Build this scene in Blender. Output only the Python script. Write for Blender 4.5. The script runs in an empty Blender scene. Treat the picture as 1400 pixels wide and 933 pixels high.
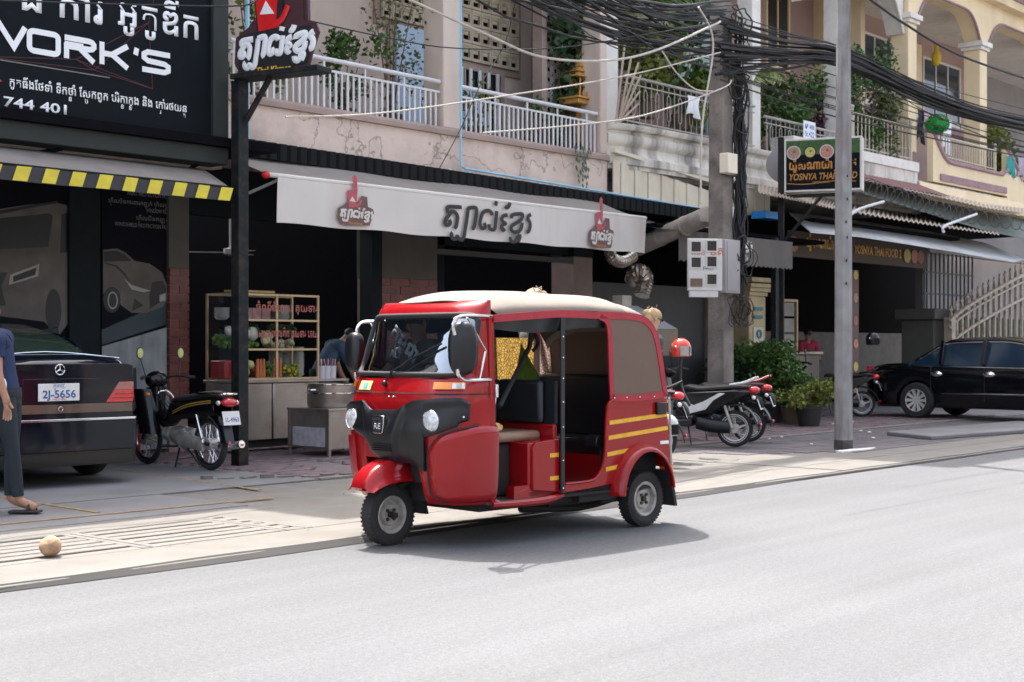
import bpy, bmesh, math, random
from mathutils import Vector, Matrix, noise as mnoise
random.seed(7)
sc = bpy.context.scene
COL = sc.collection
PI = math.pi
# ---------------- camera, world, sun, exposure ----------------
CAM_H = 1.38; YAW = math.radians(41.2); FPX = 1944.0; HZ = 474.0
cd = bpy.data.cameras.new('camera'); cam = bpy.data.objects.new('camera', cd); COL.objects.link(cam)
cd.lens = 50; cd.sensor_width = 36; cd.shift_y = (HZ-466.5)/1400.0; cd.clip_start = 0.1; cd.clip_end = 2000
cam.location = (0, 0, CAM_H); cam.rotation_euler = (PI/2, 0, YAW-PI/2)
cd.dof.use_dof = True; cd.dof.focus_distance = 9.9; cd.dof.aperture_fstop = 5.6
sc.camera = cam
SUN_DIR = Vector((-0.20, -0.45, -1)).normalized()      # direction light travels
w = bpy.data.worlds.new('World'); sc.world = w; w.use_nodes = True
nt = w.node_tree; bg = nt.nodes['Background']; bg.inputs[1].default_value = 0.15
sky = nt.nodes.new('ShaderNodeTexSky'); sky.sky_type = 'NISHITA'; sky.sun_disc = False
sky.sun_elevation = math.asin(-SUN_DIR.z); sky.sun_rotation = math.atan2(-SUN_DIR.x, -SUN_DIR.y)
sky.air_density = 0.8; sky.dust_density = 5.0; sky.ozone_density = 0.6
hs = nt.nodes.new('ShaderNodeHueSaturation'); hs.inputs['Saturation'].default_value = 0.55   # hazy tropical sky
nt.links.new(sky.outputs[0], hs.inputs['Color']); nt.links.new(hs.outputs[0], bg.inputs[0])
sd = bpy.data.lights.new('sun', 'SUN'); sd.energy = 2.1; sd.angle = math.radians(0.5); sd.color = (1, 0.955, 0.90)
so = bpy.data.objects.new('sun', sd); COL.objects.link(so); so.rotation_euler = SUN_DIR.to_track_quat('-Z', 'Y').to_euler()
sc.view_settings.view_transform = 'Standard'; sc.view_settings.look = 'None'; sc.view_settings.exposure = 2.02
sc.view_settings.gamma = 1
# ---------------- back projection onto real planes ----------------
_v = (math.cos(YAW), math.sin(YAW)); _r = (math.sin(YAW), -math.cos(YAW))
def aY(px, py, Y):
    l = (px-700)/FPX; D = Y/(_v[1]+_r[1]*l)
    return Vector((D*(_v[0]+_r[0]*l), Y, CAM_H+(HZ-py)/FPX*D))
def aZ(px, py, Z=0.0):
    D = FPX*(CAM_H-Z)/(py-HZ); l = (px-700)/FPX
    return Vector((D*(_v[0]+_r[0]*l), D*(_v[1]+_r[1]*l), Z))
def aD(px, py, D):
    l = (px-700)/FPX
    return Vector((D*(_v[0]+_r[0]*l), D*(_v[1]+_r[1]*l), CAM_H+(HZ-py)/FPX*D))
# ---------------- materials ----------------
def lin(h):
    h = h.lstrip('#'); o = []
    for i in (0, 2, 4):
        c = int(h[i:i+2], 16)/255; o.append(c/12.92 if c <= .04045 else ((c+.055)/1.055)**2.4)
    return tuple(o)+(1,)
def mat(name, col, rough=.6, metal=0, nz=.12, ns=6, bump=0, bs=60, coat=0, spec=.5, dirt=None, ds=2.0, damt=.5, streak=False, crack=False, emit=0):
    m = bpy.data.materials.new(name); m.use_nodes = True; t = m.node_tree; N = t.nodes; L = t.links
    b = N['Principled BSDF']; c = lin(col) if isinstance(col, str) else tuple(col)+(1,)
    b.inputs['Roughness'].default_value = rough; b.inputs['Metallic'].default_value = metal
    b.inputs['Coat Weight'].default_value = coat; b.inputs['Coat Roughness'].default_value = .04
    b.inputs['Specular IOR Level'].default_value = spec
    geo = N.new('ShaderNodeNewGeometry'); pos = geo.outputs['Position']
    if streak:
        mp = N.new('ShaderNodeMapping'); mp.inputs['Scale'].default_value = (1, 1, .18); L.new(pos, mp.inputs[0]); posd = mp.outputs[0]
    else: posd = pos
    n = N.new('ShaderNodeTexNoise'); n.inputs['Scale'].default_value = ns; n.inputs['Detail'].default_value = 5; L.new(pos, n.inputs[0])
    mr = N.new('ShaderNodeMapRange'); mr.inputs[1].default_value = .3; mr.inputs[2].default_value = .7
    mr.inputs[3].default_value = 1-nz; mr.inputs[4].default_value = 1+nz; L.new(n.outputs[0], mr.inputs[0])
    mx = N.new('ShaderNodeVectorMath'); mx.operation = 'SCALE'; mx.inputs[0].default_value = c[:3]; L.new(mr.outputs[0], mx.inputs['Scale'])
    out = mx.outputs[0]
    if dirt:
        d = N.new('ShaderNodeTexNoise'); d.inputs['Scale'].default_value = ds; d.inputs['Detail'].default_value = 8; d.inputs['Roughness'].default_value = .65
        L.new(posd, d.inputs[0])
        r = N.new('ShaderNodeMapRange'); r.inputs[1].default_value = .47; r.inputs[2].default_value = .75; r.inputs[4].default_value = damt; r.inputs[3].default_value = 0
        L.new(d.outputs[0], r.inputs[0])
        k = N.new('ShaderNodeMix'); k.data_type = 'RGBA'; L.new(r.outputs[0], k.inputs[0]); L.new(out, k.inputs[6]); k.inputs[7].default_value = lin(dirt)
        out = k.outputs[2]
    if crack:
        vv = N.new('ShaderNodeTexVoronoi'); vv.feature = 'DISTANCE_TO_EDGE'; vv.inputs['Scale'].default_value = crack
        nn = N.new('ShaderNodeTexNoise'); nn.inputs['Scale'].default_value = 3; nn.inputs['Detail'].default_value = 6; L.new(pos, nn.inputs[0])
        ad = N.new('ShaderNodeVectorMath'); ad.operation = 'ADD'; L.new(pos, ad.inputs[0]); L.new(nn.outputs[1], ad.inputs[1]); L.new(ad.outputs[0], vv.inputs[0])
        r = N.new('ShaderNodeMapRange'); r.inputs[1].default_value = 0; r.inputs[2].default_value = .012; r.inputs[3].default_value = .45; r.inputs[4].default_value = 1
        L.new(vv.outputs[0], r.inputs[0])
        s2 = N.new('ShaderNodeVectorMath'); s2.operation = 'SCALE'; L.new(out, s2.inputs[0]); L.new(r.outputs[0], s2.inputs['Scale']); out = s2.outputs[0]
    L.new(out, b.inputs['Base Color'])
    rr = N.new('ShaderNodeMapRange'); rr.inputs[3].default_value = max(0, rough-.07); rr.inputs[4].default_value = min(1, rough+.07); L.new(n.outputs[0], rr.inputs[0]); L.new(rr.outputs[0], b.inputs['Roughness'])
    if bump:
        bn = N.new('ShaderNodeTexNoise'); bn.inputs['Scale'].default_value = bs; bn.inputs['Detail'].default_value = 4; L.new(pos, bn.inputs[0])
        bb = N.new('ShaderNodeBump'); bb.inputs['Strength'].default_value = bump; bb.inputs['Distance'].default_value = .01; L.new(bn.outputs[0], bb.inputs['Height']); L.new(bb.outputs[0], b.inputs['Normal'])
    if emit:
        b.inputs['Emission Color'].default_value = c; b.inputs['Emission Strength'].default_value = emit
    return m
def glassm(name, tint, refl=.06, rough=.0, fres=True, alpha=None):
    """thin sheet: looks through, tinted, with a blue tinted sky reflection"""
    m = bpy.data.materials.new(name); m.use_nodes = True; N = m.node_tree.nodes; L = m.node_tree.links
    N.remove(N['Principled BSDF']); o = N['Material Output']
    tr = N.new('ShaderNodeBsdfTransparent'); tr.inputs[0].default_value = tuple(tint)+(1,)
    g = N.new('ShaderNodeBsdfGlossy'); g.inputs['Roughness'].default_value = rough; g.inputs[0].default_value = (.78, .90, 1, 1)  # blue of the sky reflection is put into the gloss colour
    f = N.new('ShaderNodeFresnel'); f.inputs[0].default_value = 1.5 if refl > 0 else 1.2
    a = N.new('ShaderNodeMath'); a.operation = 'ADD'; a.inputs[1].default_value = refl; a.use_clamp = True; L.new(f.outputs[0], a.inputs[0])
    x = N.new('ShaderNodeMixShader'); L.new(a.outputs[0], x.inputs[0]); L.new(tr.outputs[0], x.inputs[1]); L.new(g.outputs[0], x.inputs[2]); L.new(x.outputs[0], o.inputs[0])
    return m
# ---------------- mesh builder ----------------
def catmull(p, k=6):
    p = [Vector(q) for q in p]
    if len(p) < 3: return p
    o = []
    for i in range(len(p)-1):
        a = p[max(i-1, 0)]; b = p[i]; c = p[i+1]; d = p[min(i+2, len(p)-1)]
        for j in range(k):
            t = j/k; o.append(.5*((2*b)+(c-a)*t+(2*a-5*b+4*c-d)*t*t+(3*b-3*c+d-a)*t**3))
    return o+[p[-1]]
class B:
    def __init__(s, M=None): s.v = []; s.f = []; s.M = M or Matrix.Identity(4)
    def add(s, vs, fs):
        o = len(s.v); s.v += [s.M @ Vector(q) for q in vs]; s.f += [tuple(i+o for i in f) for f in fs]; return s
    def box(s, x0, x1, y0, y1, z0, z1, R=None):
        vs = [(x, y, z) for x in (x0, x1) for y in (y0, y1) for z in (z0, z1)]
        if R is not None:
            c = Vector(((x0+x1)/2, (y0+y1)/2, (z0+z1)/2)); vs = [c+R@(Vector(q)-c) for q in vs]
        return s.add(vs, [(0, 1, 3, 2), (4, 6, 7, 5), (0, 4, 5, 1), (2, 3, 7, 6), (0, 2, 6, 4), (1, 5, 7, 3)])
    def cb(s, c, d, R=None): return s.box(c[0]-d[0]/2, c[0]+d[0]/2, c[1]-d[1]/2, c[1]+d[1]/2, c[2]-d[2]/2, c[2]+d[2]/2, R)
    def prism(s, poly, ax, a0, a1):
        """poly: 2D points; ax 0: (y,z) along x, 1: (x,z) along y, 2: (x,y) along z"""
        n = len(poly)
        def P(q, a): return (a, q[0], q[1]) if ax == 0 else ((q[0], a, q[1]) if ax == 1 else (q[0], q[1], a))
        vs = [P(q, a0) for q in poly]+[P(q, a1) for q in poly]
        return s.add(vs, [tuple(range(n-1, -1, -1)), tuple(range(n, 2*n))]+[(i, (i+1) % n, (i+1) % n+n, i+n) for i in range(n)])
    def loft(s, rings, cap=True, closed=True):
        n = len(rings[0]); vs = [q for r in rings for q in r]; fs = []
        for i in range(len(rings)-1):
            for j in range(n if closed else n-1):
                k = (j+1) % n; fs.append((i*n+j, i*n+k, (i+1)*n+k, (i+1)*n+j))
        if cap and closed: fs += [tuple(range(n-1, -1, -1)), tuple(range((len(rings)-1)*n, len(rings)*n))]
        return s.add(vs, fs)
    def tube(s, pts, r, n=8, sm=0, cap=True, sq=1.0, axis=None):
        """r: number or list; sq squashes the section along the fixed axis"""
        if sm:
            if isinstance(r, (list, tuple)):
                q = catmull([(a, 0, 0) for a in r], sm); r = [x.x for x in q]
            pts = catmull(pts, sm)
        pts = [Vector(p) for p in pts]; rs = []
        ref = Vector(axis) if axis else None; prev = None
        for i, p in enumerate(pts):
            t = (pts[min(i+1, len(pts)-1)]-pts[max(i-1, 0)])
            if t.length < 1e-9: t = Vector((0, 0, 1))
            t.normalize()
            if ref: a = (ref-t*ref.dot(t)); a = a if a.length > 1e-6 else t.orthogonal()
            elif prev is None: a = t.orthogonal()
            else: a = prev-t*prev.dot(t); a = a if a.length > 1e-6 else t.orthogonal()
            a.normalize(); prev = a; b = t.cross(a)
            R = r[i] if isinstance(r, (list, tuple)) else r
            rs.append([p+(a*math.cos(u)*sq+b*math.sin(u))*R for u in [2*PI*k/n+PI/n for k in range(n)]])
        return s.loft(rs, cap)
    def cyl(s, p0, p1, r, n=12, r1=None): return s.tube([p0, p1], [r, r if r1 is None else r1], n)
    def lathe(s, prof, n=24, c=(0, 0, 0), axis='z', a0=0, a1=2*PI):
        c = Vector(c); full = abs(a1-a0-2*PI) < 1e-6; rings = []
        for r, h in prof:
            R = []
            for k in range(n if full else n+1):
                u = a0+(a1-a0)*k/n; x, y = r*math.cos(u), r*math.sin(u)
                R.append(c+Vector((x, y, h) if axis == 'z' else ((x, h, y) if axis == 'y' else (h, x, y))))
            rings.append(R)
        return s.loft(rings, False, full)
    def ell(s, c, r, n=14, m=9, R=None):
        if isinstance(r, (int, float)): r = (r, r, r)
        c = Vector(c); vs = [(0, 0, -1)]; fs = []
        for i in range(1, m):
            a = -PI/2+PI*i/m
            for j in range(n): u = 2*PI*j/n; vs.append((math.cos(a)*math.cos(u), math.cos(a)*math.sin(u), math.sin(a)))
        vs.append((0, 0, 1)); vs = [Vector((q[0]*r[0], q[1]*r[1], q[2]*r[2])) for q in vs]
        vs = [c+(R@q if R is not None else q) for q in vs]
        for j in range(n): fs.append((0, 1+(j+1) % n, 1+j)); fs.append((len(vs)-1, 1+(m-2)*n+j, 1+(m-2)*n+(j+1) % n))
        for i in range(m-2):
            for j in range(n): k = (j+1) % n; fs.append((1+i*n+j, 1+i*n+k, 1+(i+1)*n+k, 1+(i+1)*n+j))
        return s.add(vs, fs)
    def grid(s, fn, nu, nv):
        vs = [fn(i/nu, j/nv) for i in range(nu+1) for j in range(nv+1)]
        return s.add(vs, [(i*(nv+1)+j, (i+1)*(nv+1)+j, (i+1)*(nv+1)+j+1, i*(nv+1)+j+1) for i in range(nu) for j in range(nv)])
    def shell(s, fn, nu, nv, fo, th):
        """grid with thickness th along fo(u,v) direction, closed edges"""
        g0 = [[Vector(fn(i/nu, j/nv)) for j in range(nv+1)] for i in range(nu+1)]
        g1 = [[g0[i][j]+Vector(fo(i/nu, j/nv))*th for j in range(nv+1)] for i in range(nu+1)]
        W = nv+1; T = (nu+1)*W; vs = [q for r in g0 for q in r]+[q for r in g1 for q in r]; fs = []
        for i in range(nu):
            for j in range(nv):
                a = (i*W+j, (i+1)*W+j, (i+1)*W+j+1, i*W+j+1); fs += [a, tuple(q+T for q in reversed(a))]
        for i in range(nu): fs += [(i*W, i*W+T, (i+1)*W+T, (i+1)*W), (i*W+nv, (i+1)*W+nv, (i+1)*W+nv+T, i*W+nv+T)]
        for j in range(nv): fs += [(j, j+1, j+1+T, j+T), (nu*W+j, nu*W+j+T, nu*W+j+1+T, nu*W+j+1)]
        return s.add(vs, fs)
    def mesh(s, name, m, smooth=40):
        me = bpy.data.meshes.new(name); me.from_pydata([tuple(q) for q in s.v], [], s.f); me.validate()
        bm = bmesh.new(); bm.from_mesh(me); bmesh.ops.recalc_face_normals(bm, faces=bm.faces); bm.to_mesh(me); bm.free()
        if smooth:
            me.polygons.foreach_set('use_smooth', [True]*len(me.polygons)); me.set_sharp_from_angle(angle=math.radians(smooth))
        me.materials.append(m); return me
    def build(s, name, m, parent=None, smooth=40, world=False, bevel=0, sub=0, label=None):
        me = s.mesh(name, m, smooth); o = bpy.data.objects.new(name, me); COL.objects.link(o)
        if parent is not None:
            if world:
                M = parent['_mi'] if '_mi' in parent else None
                me.transform(rootmat(parent).inverted())
            o.parent = parent
        if bevel:
            b = o.modifiers.new('bevel', 'BEVEL'); b.width = bevel; b.segments = 2; b.limit_method = 'ANGLE'; b.angle_limit = math.radians(35); b.harden_normals = False
        if sub: u = o.modifiers.new('sub', 'SUBSURF'); u.levels = sub; u.render_levels = sub
        if label: o['label'] = label
        return o
def rootmat(p):
    M = Matrix.Identity(4)
    while p is not None:
        M = Matrix.LocRotScale(p.location, p.rotation_euler, p.scale) @ M; p = p.parent
    return M
def thing(name, label, cat, loc=(0, 0, 0), rz=0, group=None):
    o = bpy.data.objects.new(name, None); COL.objects.link(o); o.empty_display_size = .2
    o.location = loc; o.rotation_euler = (0, 0, rz); o['label'] = label; o['category'] = cat
    if group: o['group'] = group
    return o
def tag(o, label, cat, group=None, kind=None):
    if label: o['label'] = label
    if cat: o['category'] = cat
    if group: o['group'] = group
    if kind: o['kind'] = kind
    return o
def st(o, kind='structure'): o['kind'] = kind; return o
def single(b, name, label, cat, m, group=None, loc=None, **k):
    """one-mesh thing built in world coordinates, origin moved to its base"""
    me = b.mesh(name, m, k.get('smooth', 40)); o = bpy.data.objects.new(name, me); COL.objects.link(o)
    xs = [q.x for q in b.v]; ys = [q.y for q in b.v]; zs = [q.z for q in b.v]
    c = Vector(loc) if loc is not None else Vector(((min(xs)+max(xs))/2, (min(ys)+max(ys))/2, min(zs)))
    me.transform(Matrix.Translation(-c)); o.location = c
    if k.get('bevel'):
        q = o.modifiers.new('bevel', 'BEVEL'); q.width = k['bevel']; q.segments = 2
    return tag(o, label, cat, group)
def copies(src, parent, locs, rots=None):
    out = []
    for i, l in enumerate(locs):
        c = src.copy(); COL.objects.link(c); c.parent = parent; c.location = l
        if rots: c.rotation_euler = rots[i]
        out.append(c)
    return out
def copy_tree(o, parent=None):
    c = o.copy(); COL.objects.link(c); c.parent = parent
    for ch in o.children: copy_tree(ch, c)
    return c
def RX(a): return Matrix.Rotation(a, 3, 'X')
def RY(a): return Matrix.Rotation(a, 3, 'Y')
def RZ(a): return Matrix.Rotation(a, 3, 'Z')
# ---------------- lettering ----------------
def textmesh(body, size=1.0, bold=0.0, depth=0.0, shear=0.0, space=1.0):
    c = bpy.data.curves.new('lettering', 'FONT'); c.body = body; c.size = size; c.offset = bold; c.extrude = depth; c.shear = shear; c.space_character = space; c.resolution_u = 3
    o = bpy.data.objects.new('lettering', c); me = bpy.data.meshes.new_from_object(o)
    bpy.data.objects.remove(o); bpy.data.curves.remove(c); return me
def mwidth(me): return max((q.co.x for q in me.vertices), default=0)
def khmer_runs(s):
    """splits Khmer into a main run with pre-vowels moved and the small foot letters to hang below"""
    PRE = '\u17c1\u17c2\u17c3'; out = []; feet = []; i = 0
    while i < len(s):
        ch = s[i]
        if '\u1780' <= ch <= '\u17b3':
            j = i+1; fs = []; marks = ''
            while j < len(s):
                if s[j] == '\u17d2': fs.append(s[j+1]); j += 2
                elif '\u17b4' <= s[j] <= '\u17d3': marks += s[j]; j += 1
                else: break
            pre = ''.join(m for m in marks if m in PRE); post = ''.join(m for m in marks if m not in PRE)
            if '\u17c4' in post: pre += '\u17c1'; post = post.replace('\u17c4', '\u17b6')
            if '\u17c5' in post: pre += '\u17c1'; post = post.replace('\u17c5', '\u17b6\u17cb')
            a = ''.join(out)+pre; out.append(pre+ch+post)
            for f in fs: feet.append((a, a+ch, f))
            i = j
        else: out.append(ch); i += 1
    return ''.join(out), feet
def letters(body, m, parent, M, width, name='lettering', bold=0.0, depth=0.002, shear=0.0, label=None, world=True, height=None):
    """body written from the origin of M along +x, up +y, facing +z, fitted to width"""
    kh = any('\u1780' <= c <= '\u17ff' for c in body); bm = bmesh.new()
    main, feet = khmer_runs(body) if kh else (body, [])
    me = textmesh(main, 1, bold, 0, shear); bm.from_mesh(me); w0 = mwidth(me) or 1; zz = 0
    for a, b, f in feet:
        x0 = mwidth(textmesh(a)) if a.strip() else 0; x1 = mwidth(textmesh(b))
        fm = textmesh(f, .62, bold*.8, 0, shear); fw = mwidth(fm); fm.transform(Matrix.Translation(((x0+x1)/2-fw/2+.02, -.52, 0.0))); bm.from_mesh(fm)
    s = width/w0; sy = s
    if height: sy = height/.73
    for v in bm.verts: v.co = Vector((v.co.x*s, v.co.y*sy, v.co.z))
    if depth > .003:
        r = bmesh.ops.extrude_face_region(bm, geom=list(bm.faces))
        for v in [g for g in r['geom'] if isinstance(g, bmesh.types.BMVert)]: v.co.z += depth
    else:
        for v in bm.verts: v.co.z += depth
    me = bpy.data.meshes.new(name); bm.to_mesh(me); bm.free(); me.materials.append(m)
    MM = (rootmat(parent).inverted() @ M) if (world and parent is not None) else M
    me.transform(MM); o = bpy.data.objects.new(name, me); COL.objects.link(o)
    if parent is not None: o.parent = parent
    if label: o['label'] = label
    return o
def frame(o, xdir, up=(0, 0, 1)):
    """matrix with origin o, x along xdir, y along up, z facing out"""
    x = Vector(xdir).normalized(); y = Vector(up); y = (y-x*y.dot(x)).normalized(); z = x.cross(y)
    M = Matrix((x, y, z)).transposed().to_4x4(); M.translation = Vector(o); return M
def poly_on(M, pts, d, th=.002):
    """flat polygon (2D points on frame M) lifted d, thickness th"""
    b = B(M); b.prism(pts, 2, d, d+th); return b
# hand drawn strokes of the shop word, on a 560 x 240 field (u right, v up)
TB = []
for st_ in ('48,432 40,415 52,402 128,406', '60,425 86,432 102,452 100,480 94,506 84,515', '70,424 48,448 30,470 28,490 44,498 58,488 52,470',
            '168,412 160,470 146,540 142,560 128,578 108,568 100,558 90,572 72,568 64,548 72,540', '166,412 196,408 220,416 214,470 204,514 192,520',
            '350,430 344,480 336,526 318,530 302,520 300,500', '320,452 312,434 290,426 262,436 246,470 242,500 256,522 276,512 268,492',
            '348,376 342,400', '404,404 416,412 430,402 436,384', '420,452 396,456 382,472 392,490 408,498 388,506 380,520 390,536 402,526',
            '448,472 450,455 476,448 520,450 512,478 478,498 450,512 444,532 468,548 500,542 514,520 518,496', '438,572 440,592 460,602 478,590 484,572', '480,580 500,566 502,580 488,604',
            '578,452 562,460 556,478 570,494 572,520 562,546 548,548'):
    q = [tuple(map(float, a.split(','))) for a in st_.split()]
    TB.append([((x-20)/560, -(y-.105*(x-20)-380)/560) for x, y in q])
def shop_word(M, width, m, parent, r=.02, dep=.3, name='lettering', label=None, lift=.004):
    b = B(M)
    for k, s in enumerate(TB):
        b.tube([(x*width, y*width, lift+.0004*k) for x, y in s], r*width, 8, 4, True, dep, (0, 0, 1))
    return b.build(name, m, parent, world=True, label=label)
# ======================= materials =======================
M = {}
M['asphalt'] = mat('asphalt', (.112, .114, .118), .92, nz=.05, ns=1.2, bump=.35, bs=180, dirt='#625f5d', ds=.5, damt=.25)
M['ground'] = mat('ground', (.25, .24, .22), .95, nz=.2, ns=.4, bump=.3, bs=30)
M['concrete'] = mat('concrete', (.165, .155, .14), .9, nz=.12, ns=3, bump=.35, bs=90, dirt='#6b6154', ds=1.4, damt=.6)
M['concrete_bar'] = mat('drain concrete', (.175, .163, .147), .9, nz=.15, ns=7, bump=.5, bs=60, dirt='#7b7062', ds=5, damt=.5)
M['pit'] = mat('drain pit', (.05, .045, .04), .95, nz=.3)
M['bay'] = mat('parking bay concrete', (.17, .168, .172), .8, nz=.12, ns=1.5, bump=.2, bs=60, dirt='#5c5347', ds=1.2, damt=.45)
M['paver'] = mat('red paver', (.17, .118, .12), .85, nz=.3, ns=9, bump=.3, bs=80, dirt='#6e6a70', ds=1.3, damt=.7)
M['grout'] = mat('paver sand', (.17, .14, .14), .95, nz=.2)
M['yellow_line'] = mat('worn yellow paint', (.27, .19, .085), .85, nz=.2, ns=14, dirt='#5d5750', ds=9, damt=.9)
M['joint'] = mat('dark joint line', (.08, .075, .07), .95)  # plain dark colour of slab joints and cracks
# ======================= ground =======================
st(B().box(-400, 400, -400, 400, -.6, -.05).build('ground', M['ground']))
t_ = M['asphalt'].node_tree; N_ = t_.nodes; L_ = t_.links; bb_ = N_['Principled BSDF']; src_ = bb_.inputs['Base Color'].links[0].from_socket
g0_ = N_.new('ShaderNodeNewGeometry'); prev_ = src_
for sc_, vec_, lo_, hi_, det_ in ((95, (1, 1, 1), .76, 1.24, 3), (30, (1, 1, 1), .88, 1.12, 3), (1.0, (.12, 3.2, 1), .90, 1.07, 5), (.35, (1, 1, 1), .92, 1.06, 3)):
    mp_ = N_.new('ShaderNodeMapping'); mp_.inputs['Scale'].default_value = vec_; L_.new(g0_.outputs['Position'], mp_.inputs[0])
    n_ = N_.new('ShaderNodeTexNoise'); n_.inputs['Scale'].default_value = sc_; n_.inputs['Detail'].default_value = det_; L_.new(mp_.outputs[0], n_.inputs[0])
    r_ = N_.new('ShaderNodeMapRange'); r_.inputs[1].default_value = .3; r_.inputs[2].default_value = .7; r_.inputs[3].default_value = lo_; r_.inputs[4].default_value = hi_; L_.new(n_.outputs[0], r_.inputs[0])
    s_ = N_.new('ShaderNodeVectorMath'); s_.operation = 'SCALE'; L_.new(prev_, s_.inputs[0]); L_.new(r_.outputs[0], s_.inputs['Scale']); prev_ = s_.outputs[0]
L_.new(prev_, bb_.inputs['Base Color'])
st(B().box(-60, 120, -9, 7.4, -.04, 0).build('road', M['asphalt']))
M['tar'] = mat('road edge tar', (.03, .029, .028), .95, nz=.2, ns=3, dirt='#3a3732', ds=2.2, damt=.6)
# gutter line between road and apron
g = B()
g.grid(lambda u, v: (-20+60*u, 7.385+.03*math.sin(u*70)+.04*math.sin(u*23)+(.075-.03*math.sin(u*70)-.04*math.sin(u*23)+.015*math.sin(u*210))*v, .004+.0335*v), 400, 1)
st(g.build('gutter_seam', M['tar']))
st(B().box(-60, 120, 7.42, 8.12, -.04, .03).build('drain_apron', M['concrete'], bevel=.012))
st(B().box(-60, 120, 9.16, 10.9, -.04, .03).build('drain_apron', M['concrete'], bevel=.012))
st(B().box(7.02, 120, 8.12, 9.16, -.04, .0305).build('drain_apron', M['concrete']))
st(B().box(-60, 2.1, 8.12, 9.16, -.04, .0305).build('drain_apron', M['concrete']))
st(B().box(2.0, 7.1, 8.1, 9.2, -.045, -.036).build('drain_pit', M['pit']))  # dark sheet, its colour stands in for the shade of a deep drain
x = 2.1; k = 0
while x < 7.0:
    x1 = min(x+1.16, 7.02); b = B()
    gr = thing('drain_cover', ['slotted concrete drain cover behind the round stone', 'slotted concrete drain cover right of the round stone', 'slotted concrete drain cover in the middle of the row', 'slotted concrete drain cover at the right end of the row', 'slotted concrete drain cover farthest left'][[4, 4, 0, 1, 2, 3][min(k+1, 5)]], 'drain cover', (x, 8.12, -.03), 0, 'slotted drain covers along the road')
    for j in range(6):
        y = 8.15+j*.165; jy = random.uniform(-.006, .006)
        B().box(x+.05, x1-.05, y+jy, y+.118+jy, -.02, .026+random.uniform(0, .006)).build('slab_bar', M['concrete_bar'], gr, world=True, bevel=.008)
    for e in (x+.004, x1-.062): B().box(e, e+.058, 8.13, 9.15, -.03, .032).build('end_bar', M['concrete_bar'], gr, world=True, bevel=.006)
    x = x1+.012; k += 1
# parking bay and pavement
st(B().box(-60, 9.55, 10.9, 40, -.04, .045).build('parking_bay', M['bay']))
bs_ = B(); bs_.box(-60, 7.6, 9.62, 10.9, .02, .041); st(bs_.build('parking_bay', M['bay'], bevel=.01))
st(B().box(9.55, 27.0, 10.9, 40, -.04, .04).build('pavement', M['grout']))
st(B().box(27.0, 120, 10.9, 40, -.04, .045).build('yard_paving', M['bay']))
# pavers, herringbone-free running bond, too many to be singles
pv = B(); y = 10.9
row = 0
while y < 16.6:
    x = 9.56+(row % 2)*.11
    while x < 26.9:
        t = .05+random.uniform(-.003, .004)
        if mnoise.noise((x*.8, y*.9, 3)) > -.42:
            pv.add([(x, y, .03), (x+.212, y, .03), (x+.212, y+.102, .03), (x, y+.102, .03), (x, y, t), (x+.212, y, t), (x+.212, y+.102, t+random.uniform(-.002, .002)), (x, y+.102, t)], [(4, 5, 6, 7), (0, 1, 5, 4), (1, 2, 6, 5), (2, 3, 7, 6), (3, 0, 4, 7)])
        x += .22
    y += .11; row += 1
st(pv.build('pavers', M['paver'], smooth=0), 'stuff')
# broken kerb lumps beside the bay
kb = B(); rnd = random.Random(3)
for i in range(9):
    xx = 8.75+i*.17; yy = 11.75-i*.11; r_ = [(xx+rnd.uniform(.06, .13)*math.cos(a), yy+rnd.uniform(.04, .09)*math.sin(a)) for a in (0, .9, 1.8, 2.9, 3.9, 5.0)]; kb.prism(r_, 2, .03, .055+rnd.uniform(0, .03))
st(kb.build('broken_kerb', M['concrete']))
kk = B(); kk.prism([(9.5, 10.86), (27, 10.86), (27, 10.98), (9.5, 10.98)], 2, .0, .058); st(kk.build('kerb', M['concrete_bar'], bevel=.01))
# painted bay lines
def stripe(p, q, wd, z): 
    p = Vector(p); q = Vector(q); d = (q-p).normalized(); n = Vector((-d.y, d.x))*wd/2
    return B().prism([tuple(p+n), tuple(p-n), tuple(q-n), tuple(q+n)], 2, z, z+.004)
for p, q in (((2.0, 10.02), (8.05, 9.86)), ((6.42, 10.06), (6.62, 14.2)), ((8.42, 10.5), (8.95, 14.4))):
    st(stripe(p, q, .055, .043).build('parking_line', M['yellow_line']))
# cracks and slab joints on the apron
jn = B(); jn.box(10.9, 10.918, 7.45, 10.86, .0302, .0345); jn.box(14.0, 14.018, 7.45, 10.86, .0302, .0345)
jn.grid(lambda u, v: (9.0+5.6*u, 9.15+.02*v+.05*math.sin(u*31)+.03*math.sin(u*77), .0345), 60, 1)
jn.grid(lambda u, v: (2.0+5.6*u, 9.25+.012*v+.05*math.sin(u*21)+.02*math.sin(u*57), .0345), 60, 1)
st(jn.build('slab_joint', M['joint']))
M['greypave'] = mat('purple grey paving', (.115, .10, .105), .85, nz=.2, ns=4, bump=.4, bs=25, dirt='#4b4648', ds=1.1, damt=.6)
gp_ = B(); rn_ = random.Random(21)
y_ = 8.62
while y_ < 10.84:
    x_ = 14.9+max(0, (9.6-y_))*1.6+rn_.uniform(0, .3)
    while x_ < 30:
        t_ = .0355+rn_.uniform(-.001, .003)
        gp_.add([(x_, y_, .03), (x_+.392, y_, .03), (x_+.392, y_+.194, .03), (x_, y_+.194, .03), (x_, y_, t_), (x_+.392, y_, t_), (x_+.392, y_+.194, t_+rn_.uniform(-.001, .001)), (x_, y_+.194, t_)], [(4, 5, 6, 7), (0, 1, 5, 4), (1, 2, 6, 5), (2, 3, 7, 6), (3, 0, 4, 7)])
        x_ += .40
    y_ += .20
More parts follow.
